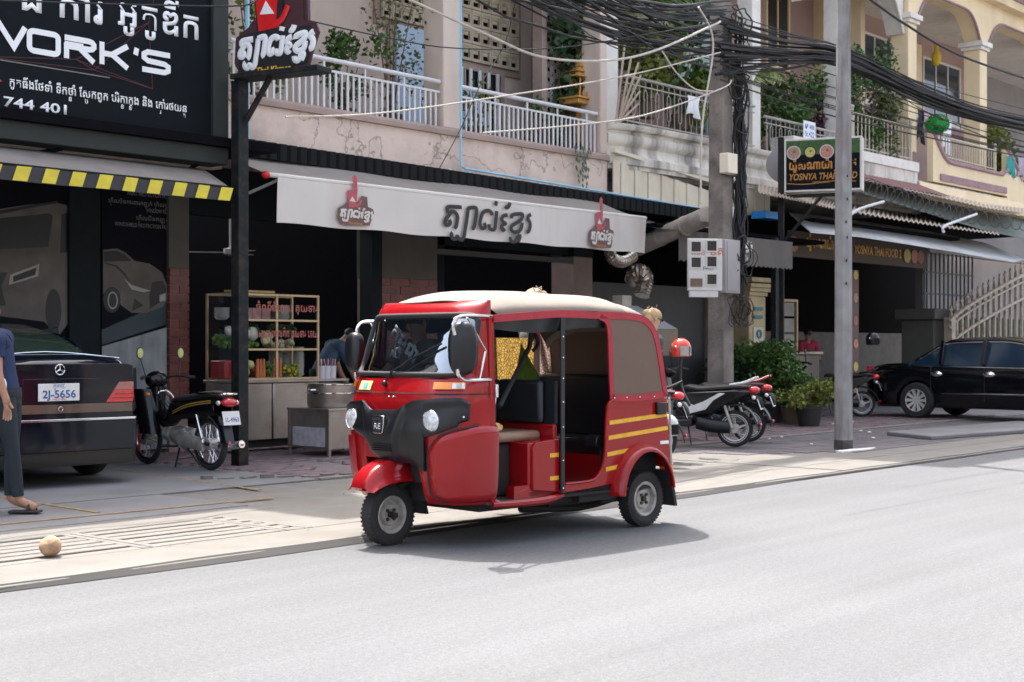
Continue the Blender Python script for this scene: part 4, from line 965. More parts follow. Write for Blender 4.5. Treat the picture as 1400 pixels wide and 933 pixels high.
# far side: patterned cloth, mesh, grid
gp = bpy.data.materials.new('gold patterned cloth'); gp.use_nodes = True; t = gp.node_tree; N = t.nodes; L = t.links; bb = N['Principled BSDF']
g_ = N.new('ShaderNodeNewGeometry'); vo = N.new('ShaderNodeTexVoronoi'); vo.feature = 'DISTANCE_TO_EDGE'; vo.inputs['Scale'].default_value = 45; L.new(g_.outputs['Position'], vo.inputs[0])
cr_ = N.new('ShaderNodeValToRGB'); cr_.color_ramp.elements[0].position = 0; cr_.color_ramp.elements[0].color = (.12, .06, .015, 1); cr_.color_ramp.elements[1].position = .2; cr_.color_ramp.elements[1].color = (.62, .40, .11, 1)
L.new(vo.outputs[0], cr_.inputs[0]); L.new(cr_.outputs[0], bb.inputs['Base Color']); bb.inputs['Roughness'].default_value = .5
tl_ = N.new('ShaderNodeBsdfTranslucent'); L.new(cr_.outputs[0], tl_.inputs[0]); mx_ = N.new('ShaderNodeMixShader'); mx_.inputs[0].default_value = .55
L.new(bb.outputs[0], mx_.inputs[1]); L.new(tl_.outputs[0], mx_.inputs[2]); L.new(mx_.outputs[0], N['Material Output'].inputs[0])
def farsheet(name, px0, px1, py0, py1, m, y=.60):
    a = tk(px0, py0, y=y); c = tk(px1, py1, y=y); b = B()
    b.grid(lambda u, v: (a.x+(c.x-a.x)*u, y+.015*math.sin(u*17)*(1-.5*v), a.z+(c.z-a.z)*v), 16, 6); o = b.build(name, m, tt)
    return o
farsheet('patterned_cloth', 676, 728, 462, 524, gp)
gr_ = mat('green cloth', (.22, .36, .05), .8, nz=.3, ns=20)
a1 = tk(712, 470, y=.59); a2 = tk(742, 524, y=.59); a3 = tk(716, 524, y=.59)
B().prism([(a1.x, a1.z), (a2.x, a2.z), (a3.x-.1, a3.z)], 1, .585, .592).build('green_cloth', gr_, tt)
mp2 = gp.copy(); mp2.name = 'mottled pink cloth sheet'
for nd in mp2.node_tree.nodes:
    if nd.type == 'VALTORGB': nd.color_ramp.elements[0].color = (.16, .09, .07, 1); nd.color_ramp.elements[1].color = (.55, .42, .36, 1)
farsheet('patterned_cloth', 738, 783, 458, 522, mp2 if True else mat('mottled pink cloth', (.60, .46, .38), .8, nz=.5, ns=26), .597)
B().box(.44, 1.62, .60, .61, .31, 1.10).build('far_door_panel', M['blackvinyl'], tt)
b = B(); a = tk(792, 466, y=.58); c = tk(836, 517, y=.58)
for k in range(9): xx = a.x+(c.x-a.x)*k/8; b.tube([(xx, .58, c.z), (xx, .58, a.z)], .004, 5)
for k in range(7): zz = a.z+(c.z-a.z)*k/6; b.tube([(a.x, .578, zz), (c.x, .578, zz)], .005, 5)
b.build('wire_guard', mat('pale green wire', (.75, .80, .45), .5), tt)
p0 = tk(683, 556, y=-.45); p1 = tk(724, 474, y=-.2); b = B(); b.tube([p0, p1], .018, 8); b.tube([p1, p1+Vector((.02, .0, .10))], .02, 8); b.tube([p1, p1+Vector((.10, .05, .09)), p1+Vector((.14, .05, .02)), p1+Vector((.04, 0, -.03))], .014, 8, 3); b.build('canopy_strut', M['blackrub'], tt)
# handlebar and dash
b = B(); b.tube([(.34, -.30, 1.07), (.33, 0, 1.10), (.34, .30, 1.07)], .016, 8, 3); b.cyl((.33, 0, 1.10), (.22, 0, .7), .03, 10); b.build('handlebar', M['blackrub'], tt)
b = B(); b.tube([S(phi_of_y(-.45+.9*k/10), 1.13, -.07) for k in range(11)], .045, 8); b.build('dashboard', M['blackvinyl'], tt)
# mirrors
def mirror(pts_top, pts_strut, pts_bot, c, sz, yaw, y):
    top_ = [tk(px, py, y=yy) for px, py, yy in pts_top]
    cm = tk(c[0], c[1], y=y); R = RZ(yaw)
    b = B(); rings = []
    for t, (k, e) in enumerate([(.0, .80), (.5, .95), (1, 1), (.8, 1.0), (.35, .93), (0, .55), (0, .0)]): pass
    def sup(a, sx, sz_): ca, sa = math.cos(a), math.sin(a); return (sx*math.copysign(abs(ca)**.7, ca), sz_*math.copysign(abs(sa)**.75, sa))
    for (d, k) in ((.030, .80), (.034, .95), (.018, 1.0), (-.01, 1.0), (-.03, .92), (-.045, .72), (-.052, .38)):
        rings.append([cm+R@Vector((d, *sup(2*PI*j/24, sz[0]*k, sz[1]*k))) for j in range(24)])
    b.loft(rings); mo = b.build('mirror', M['plastic'], tt, smooth=60)
    b = B(); b.add([cm+R@Vector((.0352, *sup(2*PI*j/24, sz[0]*.86, sz[1]*.9))) for j in range(24)], [tuple(range(24))]); b.build('mirror_glass', M['chrome'], mo)
    b = B(); b.tube(top_, .0125, 8, 4); b.tube([tk(px, py, y=yy) for px, py, yy in pts_bot], .0125, 8, 4); b.tube([tk(px, py, y=yy) for px, py, yy in pts_strut], .008, 8); b.build('mirror_bracket', M['chrome'], mo)
mirror([(672, 433, -.60), (650, 432, -.68), (628, 433, -.74), (619, 443, -.74), (622, 458, -.74)], [(639, 434, -.70), (664, 480, -.63), (656, 517, -.615)], [(625, 505, -.74), (628, 515, -.74), (638, 520, -.70), (671, 519, -.61)], (633, 476.5), (.10, .178), math.radians(38), -.74)
mirror([(528, 440, .56), (512, 440, .66), (496, 441, .74), (488, 450, .74), (489, 460, .74)], [(507, 442, .68), (520, 470, .60)], [(486, 500, .74), (486, 514, .74), (493, 521, .72), (510, 522, .60)], (484.5, 482), (.085, .15), math.radians(0), .74)
# fabric hem by the door
b = B(); b.tube([(.47, -.57, 1.12), (.475, -.575, 1.05), (.47, -.57, .98)], .015, 6, 3); b.build('hanging_cloth', M['whitep'], tt)
# ======================= signs and awnings =======================
M['signface'] = mat('black sign face', (.004, .007, .010), .6, nz=.2, spec=.12)
M['signframe'] = mat('dark green grey frame', (.028, .034, .032), .6, nz=.1, spec=.25, dirt='#2b2e2d', ds=2)
M['redline'] = mat('dull red thin line', (.10, .018, .022), .6); M['khblack'] = mat('near black lettering', (.03, .03, .028), .7)
M['pole_black'] = mat('dark green painted steel', (.008, .013, .016), .6, 0, nz=.2, spec=.25, dirt='#6a4a2a', ds=9, damt=.35)
M['fabric_val'] = mat('off white awning fabric', (.64, .61, .57), .8, nz=.04, ns=2, dirt='#9c8469', ds=1.1, damt=.40, streak=True)
M['fabric_top'] = mat('weathered grey awning top', (.24, .215, .195), .85, nz=.12, ns=3, dirt='#857d74', ds=1.6, damt=.5, streak=False)
M['haz_y'] = mat('hazard yellow tarp', (.62, .52, .04), .6, nz=.12, ns=8); M['haz_b'] = mat('hazard charcoal tarp', (.025, .026, .029), .6, nz=.2, ns=10)
M['brown_plate'] = mat('dark maroon plate', (.055, .018, .022), .45); M['signred'] = mat('bright sign red', (.62, .012, .014), .35); M['signyel'] = mat('sign yellow lettering', (.75, .42, .03), .5); M['outline'] = mat('black sign outline', (.008, .008, .01), .5)
M['logored'] = mat('faded logo red', (.45, .09, .11), .7); M['logobrown'] = mat('faded logo outline', (.16, .09, .085), .75); M['goldtext'] = mat('gold lettering', (.50, .22, .035), .5, nz=.1); M['dimtext'] = mat('dim grey lettering', (.16, .16, .15), .6)
def ribbon(b, pts, w_, z, th, closed=False):
    P = [Vector((x, y)) for x, y in pts]; n = len(P); L_ = []; R_ = []
    for i in range(n):
        a = P[i-1] if (i > 0 or closed) else None; c = P[(i+1) % n] if (i < n-1 or closed) else None
        d1 = (P[i]-a).normalized() if a is not None else None; d2 = (c-P[i]).normalized() if c is not None else None
        d = d1 if d2 is None else (d2 if d1 is None else (d1+d2).normalized()); nn = Vector((-d.y, d.x))
        k = 1 if d1 is None or d2 is None else 1/max(.5, nn.dot(Vector((-d1.y, d1.x))))
        L_.append(P[i]+nn*w_/2*k); R_.append(P[i]-nn*w_/2*k)
    rings = [[(l.x, l.y, z), (r.x, r.y, z), (r.x, r.y, z+th), (l.x, l.y, z+th)] for l, r in zip(L_, R_)]
    if closed: rings.append(rings[0])
    return b.loft(rings, not closed)
def arcp(cx, cy, rx, ry, a0, a1, n=5): return [(cx+rx*math.cos(math.radians(a0+(a1-a0)*i/n)), cy+ry*math.sin(math.radians(a0+(a1-a0)*i/n))) for i in range(n+1)]
# --- big black billboard ---
sb = thing('billboard', 'big black shop billboard with wide white english lettering and khmer lines', 'billboard', (6.0, 13.2, 3.4))
SX0, SX1, SZ0, SZ1 = 2.5, 9.98, 3.43, 7.85
B().box(SX0+.18, SX1-.21, 13.04, 13.3, SZ0+.19, SZ1-.2).build('sign_face', M['signface'], sb, world=True)
for (a, b_, c, d) in ((SX0, SX1, SZ0, SZ0+.19), (SX0, SX1, SZ1-.2, SZ1)): B().box(a, b_, 12.99, 13.34, c, d).build('frame_bar', M['signframe'], sb, world=True, bevel=.008)
for a, b_ in ((SX0, SX0+.18), (SX1-.21, SX1)): B().box(a, b_, 12.99, 13.34, SZ0+.192, SZ1-.202).build('frame_bar', M['signframe'], sb, world=True, bevel=.008)
SF = frame((0, 13.038, 0), (1, 0, 0))      # u = X, v = Z, facing the street
rnd = random.Random(5); lines = B(SF); nodes = [(rnd.uniform(SX0+.3, SX1-.3), rnd.uniform(SZ0+.3, SZ1-.3)) for _ in range(26)]
cnt = 0
for i, p in enumerate(nodes):
    for q in sorted(nodes, key=lambda q: (q[0]-p[0])**2+(q[1]-p[1])**2)[1:4]:
        ribbon(lines, [p, q], .006, .0005+.00005*cnt, .0004); cnt += 1
lines.build('line_pattern', M['redline'], sb, world=True, smooth=0)
def bpx(px, py): q = aY(px, py, 13.04); return (q.x, q.z)
zb = 4.335; hc = .235; t = .058
def gl(x0, x1, strokes, nm='letter'):
    b = B(SF)
    for k, s in enumerate(strokes):
        cl_ = s[0] == 'c'; s = s[1:] if cl_ else s
        ribbon(b, [(x0+(x1-x0)*u, zb+hc*v) for u, v in s], t, .004+.0003*k, .003, cl_)
    b.build(nm, M['whitep'], sb, world=True, smooth=0)
X_ = lambda px: aY(px, 80, 13.04).x
xw = X_(34)
gl(xw-.55, xw, [[(0, 1), (.22, .1), (.5, .95), (.78, .1), (1, 1)]])
ro = lambda: ['c']+arcp(.82, .75, .16, .17, 0, 90)+arcp(.18, .75, .16, .17, 90, 180)+arcp(.18, .25, .16, .17, 180, 270)+arcp(.82, .25, .16, .17, 270, 360)
gl(X_(39), X_(80), [ro()])
gl(X_(88), X_(130), [[(.0, .9)]+arcp(.8, .72, .16, .18, 90, -90)+[(.06, .54), (.06, .0)], [(.5, .5), (.95, .0)], [(.0, .62), (.6, .62)]])
gl(X_(137), X_(176), [[(.05, 1), (.05, 0)], [(.1, .5), (.4, .5), (.95, 1)], [(.4, .5), (.95, 0)]])
gl(X_(183), X_(189), [[(.6, 1), (.3, .68)]])
gl(X_(194), X_(232), [[(1, .92), (.2, .92), (.06, .8), (.06, .64), (.2, .52), (.8, .48), (.94, .38), (.94, .2), (.8, .1), (0, .1)]])
def sline(txt, p0, p1, m, h=None, bold=.01, lift=.004):
    a = bpx(*p0); b_ = bpx(*p1); return letters(txt, m, sb, SF @ Matrix.Translation((a[0], a[1], 0)), b_[0]-a[0], 'lettering', bold, lift, height=h)
sline('កូតធីងថែទាំ ទឹកថ្នាំ ស្បែកពូក បរិក្ខាក្នុង និង ក្រៅរថយន្ត', (12, 118), (255, 158), M['whitep'], .088, .012)
sline('744 401', (4, 145), (91, 157), M['whitep'], .10, .02)
sline('អូតូឌីក', (160, 33), (271, 38), M['whitep'], .30, .014)
sline('ង ការ', (25, 12), (140, 18), M['whitep'], .30, .014)
b = B(SF); a = bpx(-20, 79); c = bpx(150, 103); ribbon(b, [a, (c[0], a[1]-.0)], .012, .004, .001); b.build('thin_line', M['dimtext'], sb, world=True)
b = B(SF); a = bpx(0, 111); b.prism([(a[0]-.03, a[1]-.02), (a[0]+.02, a[1]), (a[0]-.03, a[1]+.03)], 2, .003, .005); b.build('red_mark', M['signred'], sb, world=True)
b = B(); b.tube([(9.7, 13.2, 3.43), (9.9, 14.0, 3.30)], .025, 6); b.build('bracket', M['blackmetal'], sb, world=True)
b = B(); b.tube([(8.0, 13.2, 3.43), (8.0, 14.4, 3.40)], .03, 6); b.build('bracket', M['blackmetal'], sb, world=True)
# --- hazard striped garage awning ---
hz = thing('striped_awning', 'low grey awning edged with yellow and charcoal hazard stripes', 'awning', (6, 12.8, 3.0))
b = B(); b.grid(lambda u, v: (2.0+7.75*u, 12.7+.45*v, 3.135+.23*v+.02*math.sin(u*40)*(v*(1-v))), 60, 6); o = b.build('awning_top', M['fabric_top'], hz, world=True); q = o.modifiers.new('t', 'SOLIDIFY'); q.thickness = .01
b = B(); b.shell(lambda u, v: (2.0+7.75*u, 12.69+.006*math.sin(u*60), 2.985+.15*v+.004*math.sin(u*33)*(1-v)), 80, 2, lambda u, v: (0, 1, 0), .006); b.build('valance', M['haz_b'], hz, world=True)
n = 30; pitch = .305
for i in range(25):
    x0 = 9.60-i*pitch; 
    vs = [(x0, 12.681+.006*math.sin((x0-2)/7.75*60), 2.988), (x0+.155, 12.681+.006*math.sin((x0-1.84)/7.75*60), 2.988), (x0+.205, 12.682+.006*math.sin((x0-1.82)/7.75*60), 3.132), (x0+.05, 12.682+.006*math.sin((x0-2)/7.75*60), 3.132)]
    B().add(vs, [(0, 1, 2, 3)]).build('yellow_stripe', M['haz_y'], hz, world=True)
b = B(); b.tube([(2, 12.7, 3.14), (9.76, 12.7, 3.14)], .014, 6); b.build('front_rail', M['blackmetal'], hz, world=True)
# --- cream fabric awning ---
aw = thing('fabric_awning', 'long off white fabric awning with brown khmer lettering over the food shop', 'awning', (14.3, 13.5, 2.8))
b = B(); b.shell(lambda u, v: (10.67+7.3*u, 13.0+1.05*v, 3.365+.40*v-.05*math.sin(v*PI)*(.6+.4*math.sin(u*19))), 50, 8, lambda u, v: (0, .3, -1), .006); b.build('awning_top', M['fabric_top'], aw, world=True)
b = B(); b.shell(lambda u, v: (10.67+7.3*u, 12.985-.02*v+.014*math.sin(u*26+v)*(1-v), 2.825+.53*v+.009*math.sin(u*34)*(1-v)), 80, 6, lambda u, v: (0, 1, 0), .005); b.build('valance', M['fabric_val'], aw, world=True)
b = B(); b.tube([(10.55, 13.0, 3.375), (18.0, 13.0, 3.375)], .03, 8); b.build('front_rail', M['fabric_val'], aw, world=True)
b = B(); b.ell((10.52, 13.0, 3.37), (.06, .045, .045), 10, 6); b.build('end_cap', M['signred'], aw, world=True)
for xx in (10.75, 14.3, 17.7): b = B(); b.tube([(xx, 13.03, 3.34), (xx, 13.6, 3.22), (xx, YC, 3.35)], .02, 6); b.build('folding_arm', M['railgrey'], aw, world=True)
VF = frame((0, 12.955, 0), (1, 0, 0))
x0 = aY(605, 300, 12.96).x; x1 = aY(724, 300, 12.96).x
shop_word(VF @ Matrix.Translation((x0, aY(665, 284, 12.96).z, .02)) @ Matrix.Diagonal((1, .80, 1, 1)), (x1-x0), M['khblack'], aw, .020, .12, 'khmer_word', lift=.002)
def logo(MM, s, flat, par, mats, world=True):
    """mortar and pestle logo; s = width of the word"""
    red, out, wht, yel = mats; d = .012 if not flat else .002
    o = B(MM)
    base = [(-.04, .02), (-.06, -.09), (.0, -.22), (.12, -.24), (.16, -.30), (.28, -.30), (.72, -.22), (.78, -.28), (.90, -.27), (.93, -.12), (1.0, -.05), (1.05, .14), (.9, .22), (.84, .24), (.82, .52), (.62, .50), (.52, .30), (.30, .24), (0, .20)]
    base = [(-.05, .16), (-.07, -.12), (.02, -.26), (.16, -.30), (.72, -.27), (.92, -.26), (.97, -.10), (1.06, .12), (1.02, .22), (.86, .27), (.84, .55), (.66, .56), (.60, .42), (.30, .28), (.20, .34), (.12, .26)]
    o.prism([(x*s, y*s) for x, y in base], 2, 0, d*2); o.build('backing_plate', out, par, world=world)
    m1 = B(MM); m1.prism([(x*s, y*s) for x, y in [(.27, .20), (.21, .66), (.54, .76), (.50, .30), (.55, .22)]], 2, d*2+.001, d*3); m1.build('mortar', red, par, world=world)
    m3 = B(MM); m3.prism([(x*s, y*s) for x, y in [(.40, .74), (.38, 1.05), (.44, 1.13), (.52, 1.08), (.53, .76)]], 2, d*2+.0006, d*2.8); m3.build('pestle', red, par, world=world)
    m2 = B(MM); m2.prism([(x*s, y*s) for x, y in [(.29, .38), (.37, .52), (.48, .37)]], 2, d*3+.001, d*3.6); m2.build('white_peak', wht, par, world=world)
    m4 = B(MM); m4.tube([(x*s, y*s, d*3) for x, y in [(.46, .25), (.58, .30), (.66, .44)]], .035*s, 6, 3, True, .3, (0, 0, 1)); m4.build('chilli', red, par, world=world)
    shop_word(MM @ Matrix.Translation((0, .15*s, 0)), s, wht, par, .036 if not flat else .03, (.5 if not flat else .2), 'khmer_word', lift=d*2+.004)
    letters('Tbal Khmer', yel, par, MM @ Matrix.Translation((.24*s, -.26*s, d*3)), .46*s, 'small_lettering', .02, .004 if not flat else .001, world=world)
lm = (M['logored'], M['logobrown'], M['fabric_val'], M['goldtext'])
a = aY(463, 296, 12.96); c = aY(507, 296, 12.96); logo(VF @ Matrix.Translation((a.x, 2.99, .018)) @ Matrix.Diagonal((1, .82, 1, 1)), c.x-a.x, True, aw, lm)
a = aY(806, 330, 12.96); c = aY(836, 330, 12.96); logo(VF @ Matrix.Translation((a.x, 3.0, .018)), c.x-a.x, True, aw, lm)
# --- projecting khmer sign on its post ---
PX = aZ(328, 636, .05)
po = thing('sign_post', 'dark steel post carrying the projecting khmer sign beside the food stall', 'post', (PX.x, PX.y, .04))
b = B(); b.box(PX.x-.07, PX.x+.07, PX.y-.07, PX.y+.07, .04, 4.36); b.build('post', M['pole_black'], po, world=True, bevel=.006)
SD = Vector((.237, -.972, 0)); SO = Vector((PX.x, PX.y, 0)); 
KF = frame(SO, SD)
b = B(KF); b.box(-.03, 1.15, 4.36, 4.42, -.14, .14); b.build('platform', M['pole_black'], po, world=True, bevel=.006)
b = B(KF); b.tube([(0.05, 3.86, 0), (.42, 4.36, 0)], .035, 6); b.build('brace', M['pole_black'], po, world=True)
ks = thing('shop_sign', 'projecting maroon shop sign with white khmer letters and red mortar', 'sign', SO+SD*.5+Vector((0, 0, 4.42)))
logo(KF @ Matrix.Translation((.03, 4.67, .02)), 1.02, False, ks, (M['signred'], M['brown_plate'], M['whitep'], M['signyel']))
b = B(KF); b.prism([(x*1.02+.03, y*1.02+4.67) for x, y in [(.0, .16), (.0, -.20), (.5, -.245), (.9, -.2), (1.0, .12), (.95, .2), (.6, .2), (.57, .74), (.2, .64), (.24, .2)]], 2, .0455, .052); b.build('black_ground', M['outline'], ks, world=True)
b = B(KF); b.prism([(x*1.02+.03, y*1.02+4.67) for x, y in [(.52, .2), (.56, .80), (.70, .92), (.88, .86), (.90, .2)]], 2, -.03, .02); b.build('maroon_cup', M['brown_plate'], ks, world=True)
b = B(KF); b.prism([(.12, 4.42), (.9, 4.42), (.9, 4.46), (.12, 4.46)], 2, -.04, .04); b.build('foot', M['outline'], ks, world=True)
# --- restaurant box sign ---
YP = aY(1072, 262, 13.1); YD = Vector((.365, -.931, 0)); YF = frame(Vector((YP.x, YP.y, 0)), YD)
ysn = thing('restaurant_sign', 'double sided black and green restaurant box sign with food bowls and gold lettering', 'sign', (YP.x, YP.y, 4.1))
z0 = YP.z-.02; Hh = .95; W_ = 1.36
b = B(YF); b.box(0, W_, z0, z0+Hh, -.34, 0); b.build('sign_box', M['white'], ysn, world=True, bevel=.01)
b = B(YF); b.box(.035, W_-.035, z0+.035, z0+.66, .001, .004); b.build('black_field', M['signface'], ysn, world=True)
b = B(YF); b.box(.035, W_-.035, z0+.661, z0+Hh-.035, .001, .004); b.build('green_field', mat('leaf green print', (.035, .10, .02), .5, nz=.4, ns=18), ysn, world=True)
bw = mat('bowl white', (.62, .60, .57), .5); fd = [mat('noodle print', (.40, .24, .17), .6, nz=.5, ns=60), mat('curry print', (.55, .48, .16), .6, nz=.3, ns=60), mat('shrimp print', (.52, .22, .18), .6, nz=.4, ns=60), mat('meat print', (.34, .14, .10), .6, nz=.4, ns=60)]
for k in range(4):
    cx = .17+k*.29; cz = z0+.70; r = .125 if k != 1 else .105
    b = B(YF); b.lathe([(r, .004), (r, .007), (r*.86, .009)], 20, (cx, cz, 0)); b.build('bowl', bw if k != 1 else M['signface'], ysn, world=True)
    b = B(YF); b.prism(arcp(cx, cz, r*.87, r*.87, 0, 342, 19), 2, .0075, .0095); b.build('food', fd[k % 4], ysn, world=True)
    b = B(YF); b.prism(arcp(cx+.01, cz+.02, r*.25, r*.2, 0, 300, 5), 2, .0097, .011); b.build('garnish', mat('herb', (.06, .2, .03), .6) if k == 0 else bpy.data.materials['herb'], ysn, world=True)
letters('យ៉ូសណាយ៉ា ម្ហូបថៃ', M['goldtext'], ysn, YF @ Matrix.Translation((.08, z0+.40, .004)), 1.18, 'khmer_lettering', .035, .003, height=.15)
letters('YOSNYA THAI FOOD', M['goldtext'], ysn, YF @ Matrix.Translation((.08, z0+.21, .004)), 1.2, 'lettering', .02, .003, shear=.2, height=.12)
b = B(YF); ribbon(b, [(.06+1.2*i/20, z0+.155+.022*math.sin(i/20*2*PI+PI)) for i in range(21)], .012, .004, .002); b.build('swash', M['goldtext'], ysn, world=True)
letters('restaurant', M['goldtext'], ysn, YF @ Matrix.Translation((.5, z0+.145, .004)), .3, 'small_lettering', .0, .003)
yp = thing('sign_post', 'dark square post holding the restaurant box sign', 'post', (YP.x, YP.y, .04))
b = B(YF); b.box(-.12, -.02, .04, z0+Hh+.05, -.15, -.05); b.build('post', M['pole_black'], yp, world=True)
b = B(YF); b.box(-.02, W_*.9, z0-.09, z0-.03, -.13, -.07); b.build('arm', M['pole_black'], yp, world=True)
b = B(YF); b.tube([(-.05, z0-.9, -.1), (.65, z0-.08, -.1)], .03, 6); b.build('brace', M['pole_black'], yp, world=True)
# disc behind sign
b = B(); c = aY(1072, 226, 13.4); dR = RZ(math.radians(-10)).to_4x4()
b = B(Matrix.Translation(c) @ Matrix.Rotation(math.radians(-50), 4, 'Z')); b.lathe([(0, -.05), (.2, -.04), (.33, .0), (.33, .02), (.2, -.02), (0, -.03)], 24, axis='y'); single(b, 'satellite_dish', 'round grey dish half hidden behind the restaurant box sign', 'dish', M['greywall'])
# house number plate
hp = thing('number_plate', 'small white plate with blue numbers on the balcony railing', 'plate', tuple(aY(1107, 190, 13.9)))
c = aY(1098, 190, 13.9); PF = frame(c, (1, 0, 0)); b = B(PF); b.box(0, .46, 0, .36, 0, .01); b.build('plate', M['whitep'], hp, world=True)
bl = mat('blue print', (.05, .12, .45), .6)
letters('№ 408', bl, hp, PF @ Matrix.Translation((.05, .21, .01)), .36, 'number', .01, .002); letters('St.422', bl, hp, PF @ Matrix.Translation((.05, .06, .01)), .36, 'street', .01, .002)
# fascia board of the restaurant
fa = thing('fascia_sign', 'long dark fascia board with dull gold restaurant lettering under the tin roof', 'sign', (27, 14, 3.1)); FF = frame((0, 13.98, 0), (1, 0, 0))
b = B(); b.box(24.1, 30.1, 13.99, 14.05, 3.12, 3.62); b.build('board', mat('brown fascia', (.06, .035, .022), .5), fa, world=True)
def fx(px, z): return FF @ Matrix.Translation((aY(px, 340, 13.98).x, z, .0))
M['goldlightened'] = mat('gold lettering lightened for shade', (.85, .50, .14), .5)  # gold lightened in colour to offset the shade under the roof
letters('យ៉ូសណាយ៉ា', M['goldlightened'], fa, fx(1102, 3.33), aY(1139, 340, 13.98).x-aY(1102, 340, 13.98).x, 'khmer_lettering', .02, .004, height=.22)
letters('YOSNYA THAI FOOD 2', M['goldlightened'], fa, fx(1168, 3.30), aY(1232, 340, 13.98).x-aY(1168, 340, 13.98).x, 'lettering', .02, .004, height=.19)
for k, px in enumerate((1085, 1240, 1250, 1258)):
    c = aY(px, 345, 13.98); b = B(FF); b.prism(arcp(c.x, 3.36, .17, .15, 0, 345, 16), 2, .002, .008+.002*k); b.build('bowl_picture', fd[k], fa, world=True)
# grey awning with scalloped edge
ga_ = thing('grey_awning', 'short dusty grey awning with scalloped edge behind the meter box', 'awning', (20.4, 13, 2.7))
for (xa, xb) in ((18.62, 19.6), (20.1, 22.15)):
    n = int((xb-xa)/.14)*4
    b = B(); b.shell(lambda u, v: (xa+(xb-xa)*u, 12.8+.01*math.sin(u*20), (2.72+.035*abs(math.sin(u*(xb-xa)/.14*PI)))*(1-v)+3.22*v), n, 4, lambda u, v: (0, 1, 0), .005); b.build('valance', mat('dusty grey fabric', (.115, .105, .095), .9, nz=.1, dirt='#6b655d', ds=2, damt=.5, streak=True) if xa < 19 else bpy.data.materials['dusty grey fabric'], ga_, world=True)
    b = B(); b.shell(lambda u, v: (xa+(xb-xa)*u, 12.8+1.3*v, 3.22+.3*v-.05*math.sin(v*PI)), 12, 6, lambda u, v: (0, 0, -1), .006); b.build('awning_top', M['fabric_top'], ga_, world=True)
GF = frame((0, 12.765, 0), (1, 0, 0)); a = aY(1010, 345, 12.78); letters('ខ្មែរ', M['fabric_val'], ga_, GF @ Matrix.Translation((a.x, 2.96, 0)), .40, 'khmer_lettering', .04, .004, height=.24)
b = B(); b.box(21.9, 22.0, 13.0, 13.1, .04, 3.3); single(b, 'awning_post', 'thin black post under the end of the grey awning', 'post', M['pole_black'])
# tin roofs over the restaurant
def sheet(name, lab, cat, bot, top, m, yb, yt, ribs=0, th=.02, amp=0):
    Bp = [aY(x, y, yb) for x, y in bot]; Tp = [aY(x, y, yt) for x, y in top]
    def at_(P, u): 
        t = u*(len(P)-1); i = min(int(t), len(P)-2); return P[i].lerp(P[i+1], t-i)
    n = ribs*4 if ribs else 40; b = B()
    b.shell(lambda u, v: at_(Bp, u).lerp(at_(Tp, u), v)+Vector((0, 0, amp*math.sin(u*ribs*2*PI))), n, 3, lambda u, v: (0, 0, -1), th); return single(b, name, lab, cat, m)
M['tin'] = mat('pale galvanised tin', (.50, .52, .53), .5, .3, nz=.12, ns=2, dirt='#8b8c8a', ds=1.3)
M['tincream'] = mat('dusty cream tin', (.52, .44, .36), .7, nz=.1, ns=3, dirt='#8a725f', ds=2)
M['tarp'] = mat('faded green tarpaulin', (.17, .20, .18), .8, nz=.12, ns=2, dirt='#6e6f66', ds=1.5)
sheet('tin_awning', 'smooth grey tin awning sagging over the restaurant front', 'tin awning', [(1108, 317), (1175, 323), (1240, 333), (1312, 345), (1386, 358)], [(1079, 291), (1165, 301), (1263, 315), (1346, 332), (1400, 354)], M['tin'], 12.6, 14.2)
sheet('tin_roof', 'thin cream corrugated roof edge above the grey tin awning', 'tin roof', [(1036, 262), (1090, 273), (1143, 285), (1224, 299), (1300, 311), (1366, 320)], [(1036, 249), (1100, 262), (1150, 273), (1224, 290), (1300, 303), (1366, 314)], M['tincream'], 12.9, 14.3, 60, .02, .02)
sheet('tarp_roof', 'green grey tarpaulin roof behind the coiled wire', 'tarpaulin', [(1178, 262), (1230, 278), (1290, 297), (1340, 312), (1402, 326)], [(1178, 243), (1230, 252), (1290, 268), (1340, 284), (1402, 300)], M['tarp'], 13.2, 14.0, 0, .03)
sheet('tin_roof', 'cream and grey sheet roof under the yellow balcony at the right edge', 'tin roof', [(1235, 258), (1290, 270), (1350, 284), (1402, 291)], [(1235, 252), (1290, 263), (1350, 277), (1402, 282)], M['tincream'], 13.0, 14.2, 30, .02, .015)
b = B(); P = [aY(x, y, 12.95) for x, y in [(1185, 255), (1230, 270), (1280, 284), (1330, 296), (1402, 306)]]; Q = catmull(P, 60); pts = []
for i, q in enumerate(Q): a = i*.55; pts.append(q+Vector((.02*math.sin(a*.3), .17*math.cos(a), .17*math.sin(a))))
b.tube(pts, .009, 4)
single(b, 'barbed_wire', 'coil of barbed wire along the green tarpaulin roof', 'barbed wire', mat('dull wire', (.13, .12, .12), .5, .5))
b = B(); a = aY(1162, 295, 12.7); c = aY(1208, 276, 12.7); b.tube([aY(1162, 302, 12.7), a, aY(1175, 286, 12.7), c], .03, 6, 3); single(b, 'street_lamp_arm', 'thin grey bent lamp arm reaching over the tin awning', 'lamp arm', M['railgrey'])
b = B(); b.tube([aY(1290, 318, 12.7), aY(1290, 310, 12.7), aY(1310, 302, 12.7), aY(1335, 293, 12.7)], .03, 6, 3); single(b, 'lamp_arm', 'second thin lamp arm nearer the spiked gate', 'lamp arm', M['railgrey'])
# blue tub on the eave
b = B(); c = aY(1052, 300, 13.6); b.box(c.x-.3, c.x+.3, 13.5, 13.8, c.z, c.z+.13); single(b, 'blue_tub', 'bright blue plastic tub on the roof edge', 'tub', mat('bright blue plastic', (.01, .22, .6), .4))
